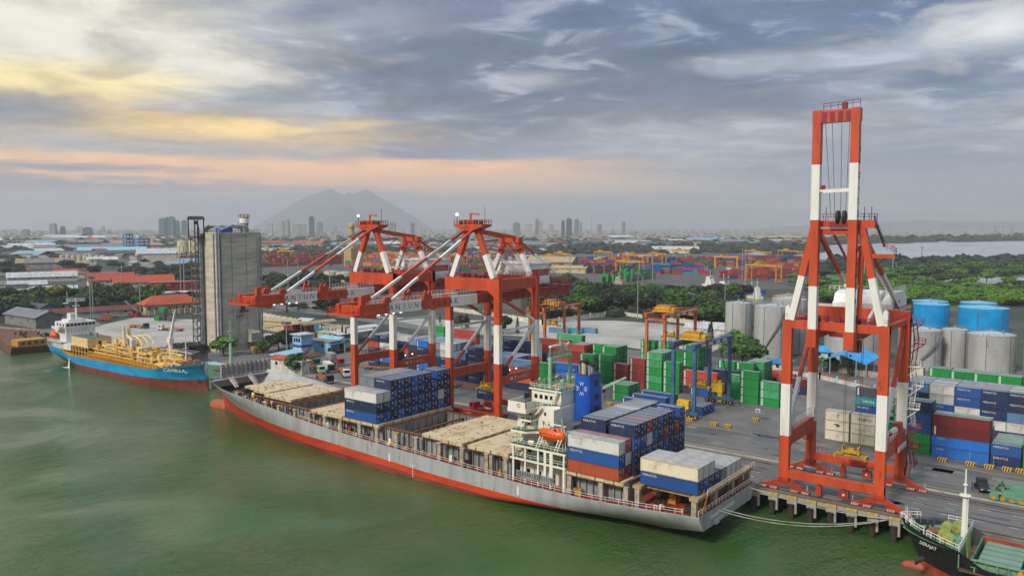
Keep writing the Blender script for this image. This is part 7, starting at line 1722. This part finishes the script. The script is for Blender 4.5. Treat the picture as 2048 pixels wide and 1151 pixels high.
def tree(p,w,h,leaf,label,kind='broad',group=None,name='tree',v=None):
    v=random.randrange(4) if v is None else v; key=(leaf,kind,v)
    if key not in PROTO: PROTO[key]=tree_mesh(100+v*7+len(leaf),10,10,leaf,kind) if kind=='broad' else tree_mesh(40+v,3 if kind=='cypress' else 7,10,leaf,kind)
    tm,cm=PROTO[key]; root=thing(name,label,'tree',p,group); bw=10 if kind=='broad' else (3 if kind=='cypress' else 7)
    s=random.uniform(.88,1.14); root.scale=(w/bw*s,w/bw*s,h/10*random.uniform(.9,1.1)); root.rotation_euler.z=random.random()*6.28
    for nm,me in (('trunk',tm),('crown',cm)):
        o=bpy.data.objects.new(nm,me); COL.objects.link(o); o.parent=root
    return root
def inpoly(x,y,P_):
    c=False; j=len(P_)-1
    for i in range(len(P_)):
        if (P_[i][1]>y)!=(P_[j][1]>y) and x<(P_[j][0]-P_[i][0])*(y-P_[i][1])/(P_[j][1]-P_[i][1])+P_[i][0]: c=not c
        j=i
    return c
def scatter(P_,n,fn,seed):
    r=random.Random(seed); x0,x1=min(p[0] for p in P_),max(p[0] for p in P_); y0,y1=min(p[1] for p in P_),max(p[1] for p in P_); k=0
    while k<n:
        x,y=r.uniform(x0,x1),r.uniform(y0,y1)
        if inpoly(x,y,P_): fn(x,y,r); k+=1
def wood(P_,n,seed,leaves,label,group,w=(9,14),h=(8,12)):
    scatter(P_,n,lambda x,y,r: tree(G(x,y),r.uniform(*w),r.uniform(*h),r.choice(leaves),label,'broad',group),seed)
wood([(1095,648),(1110,606),(1170,596),(1290,600),(1380,606),(1470,622),(1450,652),(1390,650),(1290,634),(1240,626),(1180,632)],78,1,['leaf_dark','leaf_dark','leaf_mid'],'dark green broadleaf tree in the dense belt beyond the paved lot','trees of the dark belt',(13,19),(11,15))
wood([(1190,600),(1330,590),(1500,588),(1500,596),(1330,602)],20,2,['leaf_dark','leaf_mid'],'green tree along the bank before the far yard','trees on the inlet bank',(11,16),(8,11))
wood([(0,648),(0,600),(120,596),(250,592),(350,600),(300,612),(170,632),(60,632)],46,3,['leaf_dark','leaf_dark','leaf_olive','leaf_mid'],'dark broadleaf tree behind the left waterfront','trees of the left waterfront',(10,15),(9,13))
wood([(30,604),(60,612),(80,612),(60,622),(20,618)],7,5,['leaf_bright','leaf_mid'],'bright green tree among darker ones at the left','bright trees of the left waterfront',(9,12),(8,10)); tree(G(117,604),15,13,'leaf_yellow','yellow green tree standing out among the dark left trees'); tree(G(20,628),10,13,'leaf_mid','palm tree at the far left waterfront','palm'); tree(G(185,535),9,14,'leaf_dark','lone palm before the cream silos','palm')
wood([(0,575),(0,535),(130,535),(300,535),(400,545),(400,580),(330,562),(180,552),(90,552)],44,6,['leaf_dark','leaf_olive','leaf_dark'],'dark tree between the left roofs','trees between the left roofs',(12,18),(9,13))
wood([(522,600),(522,562),(600,560),(720,568),(730,590),(640,592)],36,7,['leaf_dark','leaf_dark','leaf_olive'],'dark tree behind the farther lowered boom','trees behind the lowered booms',(12,17),(9,13)); wood([(1070,590),(1120,560),(1180,575),(1150,595)],12,8,['leaf_dark','leaf_mid'],'tree beside the tan warehouse','trees by the tan warehouse',(10,15),(8,11))
wood([(1840,590),(1840,560),(2048,556),(2060,600),(1960,606)],24,9,['leaf_bright','leaf_mid','leaf_olive'],'bright green mangrove tree behind the blue tanks','mangrove trees behind the blue tanks',(13,19),(8,11)); wood([(1640,600),(1640,560),(1840,560),(1840,590)],22,10,['leaf_bright','leaf_mid'],'green mangrove tree seen through the upright crane','mangrove trees behind the crane',(12,17),(7,10)); wood([(1800,530),(1930,526),(2060,524),(2060,545),(1900,545)],20,12,['leaf_mid','leaf_mid','leaf_olive'],'rounded green tree on the river bank','trees on the river bank',(20,28),(9,13))
wood([(1560,560),(1700,545),(1800,540),(1800,555),(1600,585)],14,13,['leaf_bright','leaf_mid'],'low green tree near the far yard end','trees at the far yard end',(14,20),(6,9))
tree(G(447,712),12,9,'leaf_bright','bright green tree at the foot of the concrete silo'); tree(G(558,700),10,8,'leaf_dark','dark spreading tree left of the control tower'); tree(G(578,698),11,9,'leaf_dark','second dark tree left of the control tower'); tree(G(528,706),6,6,'leaf_mid','small tree by the timber crates'); tree(G(588,748),7.5,8,'leaf_mid','round green tree between the white huts near the ship'); tree(G(655,632),17,15,'leaf_dark','large dark tree below the boom lettering'); tree(G(668,640),9,9,'leaf_dark','smaller dark tree right of the large one'); tree(G(1484,735),14,14,'leaf_mid','dark green tree beside the blue yard crane'); tree(G(1468,722),11,15,'leaf_bright','lighter green tree behind the blue yard crane'); tree(G(1006,668),11,10,'leaf_dark','dark tree behind the nearer crane legs'); tree(G(924,658),9,8,'leaf_olive','pale bushy tree between the crane legs'); tree(G(1655,742),8,6,'leaf_mid','round bush beside the azure shed'); tree(G(385,700),16,4,'leaf_dark','low dark hedge tree beside the lattice tower'); tree(G(365,702),14,4,'leaf_dark','second low hedge tree beside the lattice tower')
for k,(px,py,hh) in enumerate(((1422,690,11),(1418,684,9),(1700,752,9),(1035,668,9),(1072,668,6),(685,688,9),(692,690,8),(678,686,6),(574,626,7),(597,622,7),(934,656,9),(880,646,6),(905,650,6))): tree(G(px,py),hh*.28,hh,'leaf_dark',['slim cypress right of the orange yard crane','shorter cypress beside it','climbing green column at the azure shed','cypress on the paved lot edge behind the crane','small cypress right of the crane leg','tallest cypress by the white canopy','second cypress by the white canopy','smallest cypress by the white canopy','cypress along the service road, left one','cypress along the service road, right one','cypress beside the pale bushy tree','small cypress between the crane pairs','small cypress left of the pale bushy tree'][k],'cypress',name='cypress')
scatter([(520,608),(640,618),(760,636),(760,642),(640,626),(520,616)],12,lambda x,y,r: tree(G(x,y),5,4,r.choice(['leaf_dark','leaf_olive']),'small round tree along the service road','broad','small trees along the service road'),14)
# mangrove thicket: crowns merged into one canopy nobody could count
import numpy as np
def thicket(name,P_,n,seed,leaves,w,h):
    r=random.Random(seed); V=[];Fc=[];Mi=[]; off=0; ks=[]
    for l in leaves:
        for v in (0,1,2):
            key=(l,'broad',v)
            if key not in PROTO: PROTO[key]=tree_mesh(100+v*7+len(l),10,10,l,'broad')
            me=PROTO[key][1]; a=np.empty(len(me.vertices)*3); me.vertices.foreach_get('co',a); ks.append((a.reshape(-1,3),leaves.index(l)))
    pts=[]; scatter(P_,n,lambda x,y,q: pts.append(G(x,y)),seed)
    for g in pts:
        a,li=r.choice(ks); s=r.uniform(*w)/10; z=r.uniform(*h)/10; t=r.random()*6.28; c_,s_=math.cos(t),math.sin(t)
        V.append(np.stack([g.x+(a[:,0]*c_-a[:,1]*s_)*s,g.y+(a[:,0]*s_+a[:,1]*c_)*s,a[:,2]*z-1.2*z],1)); Mi+=[li]*(len(a)//4)
    V=np.concatenate(V); nf=len(V)//4; me=bpy.data.meshes.new(name); me.vertices.add(len(V)); me.vertices.foreach_set('co',V.ravel()); me.loops.add(nf*4); me.loops.foreach_set('vertex_index',np.arange(nf*4)); me.polygons.add(nf); me.polygons.foreach_set('loop_start',np.arange(0,nf*4,4)); me.polygons.foreach_set('loop_total',np.full(nf,4)); me.polygons.foreach_set('material_index',np.array(Mi,dtype=np.int32)); 
    for l in leaves: me.materials.append(M[l])
    me.update(calc_edges=True); o=bpy.data.objects.new(name,me); COL.objects.link(o); o['kind']='stuff'
thicket('mangrove_thicket',[(1640,604),(1640,585),(1760,566),(1850,572),(1960,582),(2062,582),(2062,612),(1960,612)],170,41,['leaf_bright','leaf_bright','leaf_mid'],(12,17),(8,11))
thicket('riverbank_thicket',[(1800,528),(1930,524),(2062,526),(2062,549),(1930,552),(1810,556),(1700,566)],190,42,['leaf_mid','leaf_mid','leaf_bright','leaf_dark'],(15,22),(8,12))
thicket('left_wood',[(0,648),(0,600),(180,596),(400,600),(400,620),(270,606),(170,628),(60,640)],60,43,['leaf_dark','leaf_olive','leaf_mid'],(9,14),(8,12))
# far woods read as one mass
b=MB(); r=random.Random(17)
def blobs(P_,n,s0,s1,mi,seed):
    def f(x,y,q):
        g=G(x,y); s=q.uniform(s0,s1); hgt=s*q.uniform(.35,.6); k0=len(b.v); b.ell((g.x,g.y,hgt*.35),(s,s,hgt),7,4,mi)
        for i in range(k0,len(b.v)):
            vx,vy,vz=b.v[i]; b.v[i]=(vx+q.gauss(0,s*.16),vy+q.gauss(0,s*.16),max(-1,vz+q.gauss(0,hgt*.18)))
    scatter(P_,n,f,seed)
blobs([(520,500),(700,495),(900,500),(1100,497),(1100,508),(900,510),(700,512),(520,510)],420,8,16,0,1); blobs([(1100,492),(1300,485),(1500,485),(1640,488),(1640,498),(1500,505),(1300,508),(1100,508)],420,10,20,0,2); blobs([(1520,500),(1640,494),(1640,506),(1560,512)],80,12,22,1,3); blobs([(1640,483),(1760,478),(2060,476),(2060,481),(1760,487),(1640,490)],260,16,32,0,4); blobs([(0,540),(0,512),(130,515),(60,530)],90,8,14,0,5); blobs([(0,510),(0,480),(120,482),(280,488),(400,485),(400,492),(120,505)],240,10,22,0,6); blobs([(0,480),(400,472),(900,478),(1640,474),(1640,480),(900,488),(0,490)],700,9,22,0,7); blobs([(250,545),(400,530),(400,548),(250,556)],90,6,11,0,10); blobs([(1640,534),(1800,524),(2060,519),(2060,530),(1640,548)],140,10,18,1,11); blobs([(1095,640),(1180,604),(1380,612),(1465,628),(1440,648),(1290,630)],60,5,7,0,12)
MASS=[]
setting('far_woods',b,[mat('wood_dark','25301c','182013',rough=.9,scale=.15,c3='33402a'),mat('wood_deep','1c2b22','14201a',rough=.9,scale=.15),mat('wood_green','4c7420','2f4c16',rough=.9,scale=.15,c3='769a2e')],'stuff',flip=False)
mat('river_water','a9adac','8f9494',rough=.25,scale=.01,stretch=(1,.3,1),bump=.15,bscale=.4)  # pale base colour paints in the sky reflected by the ripples
sheet('river',[G(1490,508),G(1600,519),G(1760,520),G(1900,521),G(2100,523),G(2500,520),G(2500,478),G(2048,482),G(1900,482),G(1760,485),G(1640,491),G(1520,500)],'river_water',.3)
sheet('river_bank',[G(1640,535),G(1800,520.5),G(2100,523.5),G(2100,600),G(1900,620),G(1700,612),G(1640,590)],'far_green',.05)
sheet('fish_pond',[G(1870,563),G(1920,556),G(2060,554),G(2060,570),G(1960,566)],'river_water',.12)
sheet('inlet',[G(1400,582),G(1600,600),G(1700,622),G(1640,628),G(1480,605),G(1250,586)],'water',.06)
HAZE=1.0e-4
# ---------------------------------------------------------------- the city in the haze
hm=[]
ROOFS=[('grey','77787a'),('white','c9c8c4'),('red tiled','9c4c34'),('dark','4a4a4c'),('pale blue','7fa0b0'),('tan','a08c68')]
mat('city_wall','a8a59b','7f7b70',rough=.85,scale=.3); mat('city_roof','888888',obj=True,c2='55504a',rough=.8,scale=.2,amt=.5)
for k in range(6):
    w,d,h=((12,9,4),(22,12,5),(34,16,6),(14,12,8),(48,22,8),(10,10,10))[k]; q=MB(); q.box(-w/2,-d/2,0,w/2,d/2,h,0)
    if k in (3,5): q.box(-w/2-.3,-d/2-.3,h,w/2+.3,d/2+.3,h+.5,1)
    else:
        for sg in (-1,1): q.prism([(sg*(d/2+.8),h-.6),(0,h+d*.22),(0,h+d*.22+.3),(sg*(d/2+.8),h-.3)],'x',-w/2-.8,w/2+.8,1)
    hm.append(q.mesh('house',['city_wall','city_roof']))
def cityhouse(x,y,r,s=1.0):
    g=G(x,y); k=r.choice((0,0,1,1,2,3,4,5)); o=bpy.data.objects.new('house',hm[k]); COL.objects.link(o); o.location=g; o.rotation_euler.z=rad(r.choice((20,68,70,110)))+r.uniform(-.2,.2); ci=r.choice((0,0,1,1,2,3,4,5)); o.color=(*lin(ROOFS[ci][1]),1); f=s*max(1,g.length/1100); o.scale=(f,f,min(1.5,s*f**.4))
    tag(o,f"{['small','long','large','tall narrow','very long','tower like'][k]} {ROOFS[ci][0]} roofed building in the city beyond the port",'building','houses of the city beyond the port')
scatter([(0,535),(0,492),(250,490),(400,515),(400,535),(250,540)],60,lambda x,y,r: cityhouse(x,y,r),21); scatter([(0,492),(0,478),(400,474),(400,492)],60,lambda x,y,r: cityhouse(x,y,r),22); scatter([(520,505),(520,484),(1100,484),(1100,505)],40,lambda x,y,r: cityhouse(x,y,r),23); scatter([(1100,500),(1100,478),(1640,474),(1640,490)],60,lambda x,y,r: cityhouse(x,y,r),24); scatter([(220,545),(400,520),(400,530),(260,550)],16,lambda x,y,r: cityhouse(x,y,r,.8),26)
b=MB()
def cb(x,y,r):
    g=G(x,y); f=g.length/1593; w=r.uniform(3,10)*f; d=r.uniform(3,7)*f*1.8; h=r.choice((3,4,5,6,6,8,10))*f*.42; a=r.uniform(0,3.14); c_,s_=math.cos(a),math.sin(a)
    pts=[(g.x+c_*u-s_*v,g.y+s_*u+c_*v) for u,v in ((-w/2,-d/2),(w/2,-d/2),(w/2,d/2),(-w/2,d/2))]; vs=[(p[0],p[1],0) for p in pts]+[(p[0],p[1],h) for p in pts]; mi=r.randrange(4); b.faces(vs,[(0,1,5,4),(1,2,6,5),(2,3,7,6),(3,0,4,7)],0); b.faces(vs[4:],[(0,1,2,3)],mi)
scatter([(0,480),(0,463),(2048,457.5),(2048,476),(1640,476),(900,482),(400,478)],4200,cb,31); scatter([(0,500),(0,478),(420,474),(900,480),(1640,474),(1640,486),(1100,492),(520,492),(400,498)],2000,cb,32)
setting('far_city',b,['city_wall',mat('city_grey','7c7d7e','5e5f60',rough=.9,scale=.05),mat('city_red','8a4634','6a3628',rough=.9,scale=.05),mat('city_white','b8b8b6','8e8e8c',rough=.9,scale=.05)],'stuff')
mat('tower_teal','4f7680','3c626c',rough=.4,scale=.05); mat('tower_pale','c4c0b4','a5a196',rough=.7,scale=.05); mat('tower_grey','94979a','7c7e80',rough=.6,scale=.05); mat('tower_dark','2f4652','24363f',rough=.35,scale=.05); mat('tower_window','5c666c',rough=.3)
TW=[(52,9,458,'tower_grey','squat grey tower at the far left'),(107,9,446,'tower_grey','slim grey tower second from the left'),(126,6,452,'tower_dark','small dark tower left of the silo row'),(160,9,451,'tower_pale','pale tower above the grey warehouses'),(176,11,454,'tower_dark','low dark block tower'),(207,4,451,'tower_pale','needle thin pale tower over the grey warehouse'),(325,10,436,'tower_teal','teal glass tower, leftmost of the cluster of five'),(335,9,434,'tower_teal','teal glass tower, second of the cluster of five'),(344,10,432,'tower_teal','tallest teal glass tower in the cluster'),(355,9,440,'tower_teal','teal glass tower, fourth of the cluster'),(369,10,440,'tower_teal','teal glass tower standing apart at the cluster end'),(425,16,453,'tower_pale','low pale blocks left of the silo head'),(479,7,441,'tower_pale','thin pale tower beside the silo head'),(541,8,443,'tower_pale','pale tower right of the concrete silo'),(562,10,439,'tower_pale','cream twin tower, left slab'),(572,9,440,'tower_pale','cream twin tower, middle slab'),(577,5,438,'tower_grey','narrow slab at the cream towers'),(592,14,445,'tower_pale','pale grid fronted block'),(607,12,446,'tower_pale','second pale grid fronted block'),(624,9,432,'tower_dark','dark glass skyscraper left of the mountain'),(640,12,442,'tower_grey','grey tower right of the dark skyscraper'),(671,5,449,'tower_pale','small slim tower under the mountain'),(784,14,443,'tower_grey','wide grey tower between the crane tops'),(825,7,445,'tower_grey','curved slim tower between the crane tops'),(910,6,443,'tower_pale','pale twin tower left of the nearer crane'),(917,6,444,'tower_grey','grey twin tower left of the nearer crane'),(1033,12,444,'tower_grey','grey pair tower right of the nearer crane'),(1057,16,446,'tower_pale','pale double slab tower'),(1074,6,437,'tower_grey','stepped tower with a spire'),(1081,7,441,'tower_pale','tower beside the spire one'),(1102,8,447,'tower_pale','small pale tower mid skyline'),(1126,5,440,'tower_dark','thin dark tower left of the tallest slab'),(1138,9,436,'tower_dark','tallest dark slab of the right cluster'),(1153,8,437,'tower_grey','rounded grey tower right of the dark slab'),(1162,4,443,'tower_grey','narrow tower at the end of the right cluster'),(1199,7,447,'tower_grey','lone grey tower on the right'),(1247,6,442,'tower_grey','last slim tower on the right skyline')]
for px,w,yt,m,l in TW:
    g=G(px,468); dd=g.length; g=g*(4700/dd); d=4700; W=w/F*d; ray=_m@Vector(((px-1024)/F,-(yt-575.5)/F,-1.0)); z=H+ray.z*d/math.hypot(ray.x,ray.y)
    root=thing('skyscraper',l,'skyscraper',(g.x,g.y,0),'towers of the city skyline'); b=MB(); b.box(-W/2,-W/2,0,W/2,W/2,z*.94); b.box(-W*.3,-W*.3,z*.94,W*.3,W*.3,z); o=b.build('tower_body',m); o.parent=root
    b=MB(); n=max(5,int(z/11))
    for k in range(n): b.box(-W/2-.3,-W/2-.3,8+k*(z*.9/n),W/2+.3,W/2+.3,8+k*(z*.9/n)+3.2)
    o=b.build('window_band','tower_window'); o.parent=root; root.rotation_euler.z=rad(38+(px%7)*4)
for k,(px,yt) in enumerate(((318+1024-0,438),(1226,440),(1264,440),(1399,450),(1543,447),(1990,451),(2006,451),(2023,451))):
    if k==0: px=1183
    g=G(px,468); g=g*(4300/g.length); ray=_m@Vector(((px-1024)/F,-(yt-575.5)/F,-1.0)); z=H+ray.z*4300/math.hypot(ray.x,ray.y); b=MB(); b.tube((g.x,g.y,0),(g.x,g.y,z),2.0 if k<5 else 4,6,r2=.8 if k<5 else 3)
    one('chimney' if k>4 else 'radio_mast',b,'tower_grey',['thin radio mast beside the dark slab tower','thin radio mast mid right skyline','thin radio mast left of the last tower','thin radio mast far right of the skyline','thin radio mast left of the upright crane','power station chimney, left of three','power station chimney, middle of three','power station chimney, right of three'][k],'chimney' if k>4 else 'mast')
# twin-peaked mountain and low hills far behind
def ridge(name,pts,D,depth,m,seed):
    r=random.Random(seed); b=MB(); n=90; rows=[]; x0,x1=pts[0][0],pts[-1][0]
    for j in range(9):
        t=j/8; row=[]
        for i in range(n+1):
            px=x0+(x1-x0)*i/n; yt=interp(pts,px); g=G(px,470); g=g*((D+depth*(t-.5)*2)/g.length); ray=_m@Vector(((px-1024)/F,-(yt-575.5)/F,-1.0)); z=max(0,H+ray.z*D/math.hypot(ray.x,ray.y)); f=math.cos((t-.5)*math.pi)
            f=f**1.3*(1+.10*math.sin(i*.9+j*2.1)*(1-f)+r.uniform(-.03,.03)*(1-f)); row.append((g.x,g.y,z*f-3))
        rows.append(row)
    vs=[p for row in rows for p in row]; b.faces(vs,[(j*(n+1)+i,j*(n+1)+i+1,(j+1)*(n+1)+i+1,(j+1)*(n+1)+i) for j in range(8) for i in range(n)]); setting(name,b,m,smooth=True,flip=False)
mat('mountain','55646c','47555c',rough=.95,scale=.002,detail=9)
MD=17500
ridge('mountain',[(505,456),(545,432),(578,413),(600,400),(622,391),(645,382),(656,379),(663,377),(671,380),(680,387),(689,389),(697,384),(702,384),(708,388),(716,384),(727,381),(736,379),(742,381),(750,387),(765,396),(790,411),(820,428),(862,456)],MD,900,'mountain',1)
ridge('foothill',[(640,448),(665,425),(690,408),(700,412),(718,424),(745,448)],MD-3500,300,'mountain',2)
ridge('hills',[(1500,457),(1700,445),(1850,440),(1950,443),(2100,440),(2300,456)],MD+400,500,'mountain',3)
HAZE=1.0e-4
# ---------------------------------------------------------------- haze
hv=bpy.data.materials.new('haze'); hv.use_nodes=True; t=hv.node_tree; t.nodes.clear(); o_=t.nodes.new('ShaderNodeOutputMaterial'); pv=t.nodes.new('ShaderNodeVolumePrincipled'); pv.inputs['Color'].default_value=(.88,.89,.89,1); pv.inputs['Density'].default_value=HAZE; pv.inputs['Anisotropy'].default_value=0.1; t.links.new(pv.outputs[0],o_.inputs['Volume'])
b=MB(); b.box(-20500,-1200,-11,9500,20500,930); hz=b.build('haze',hv); hz['kind']='stuff'
fm_=[mat('fill_dark','33373c','25282b',rough=.7,scale=.4)]+[mat('fill_'+CN[c].replace(' ','_'),CC[c],'4a3a30',rough=.6,scale=.5,lo=.52,hi=.75,amt=.4) for c in CC]+[mat('fill_top','6a6c6e',rough=.7)]+[mat('fill_top_'+CN[c].replace(' ','_'),CC[c],'6e675e',rough=.7,scale=.45,lo=.45,hi=.7,amt=.55,blend=('8d9093',.62)) for c in CC]  # coloured tops paled like the container roofs, for dust and sky light
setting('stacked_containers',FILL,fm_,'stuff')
print('NCONT',NCONT)
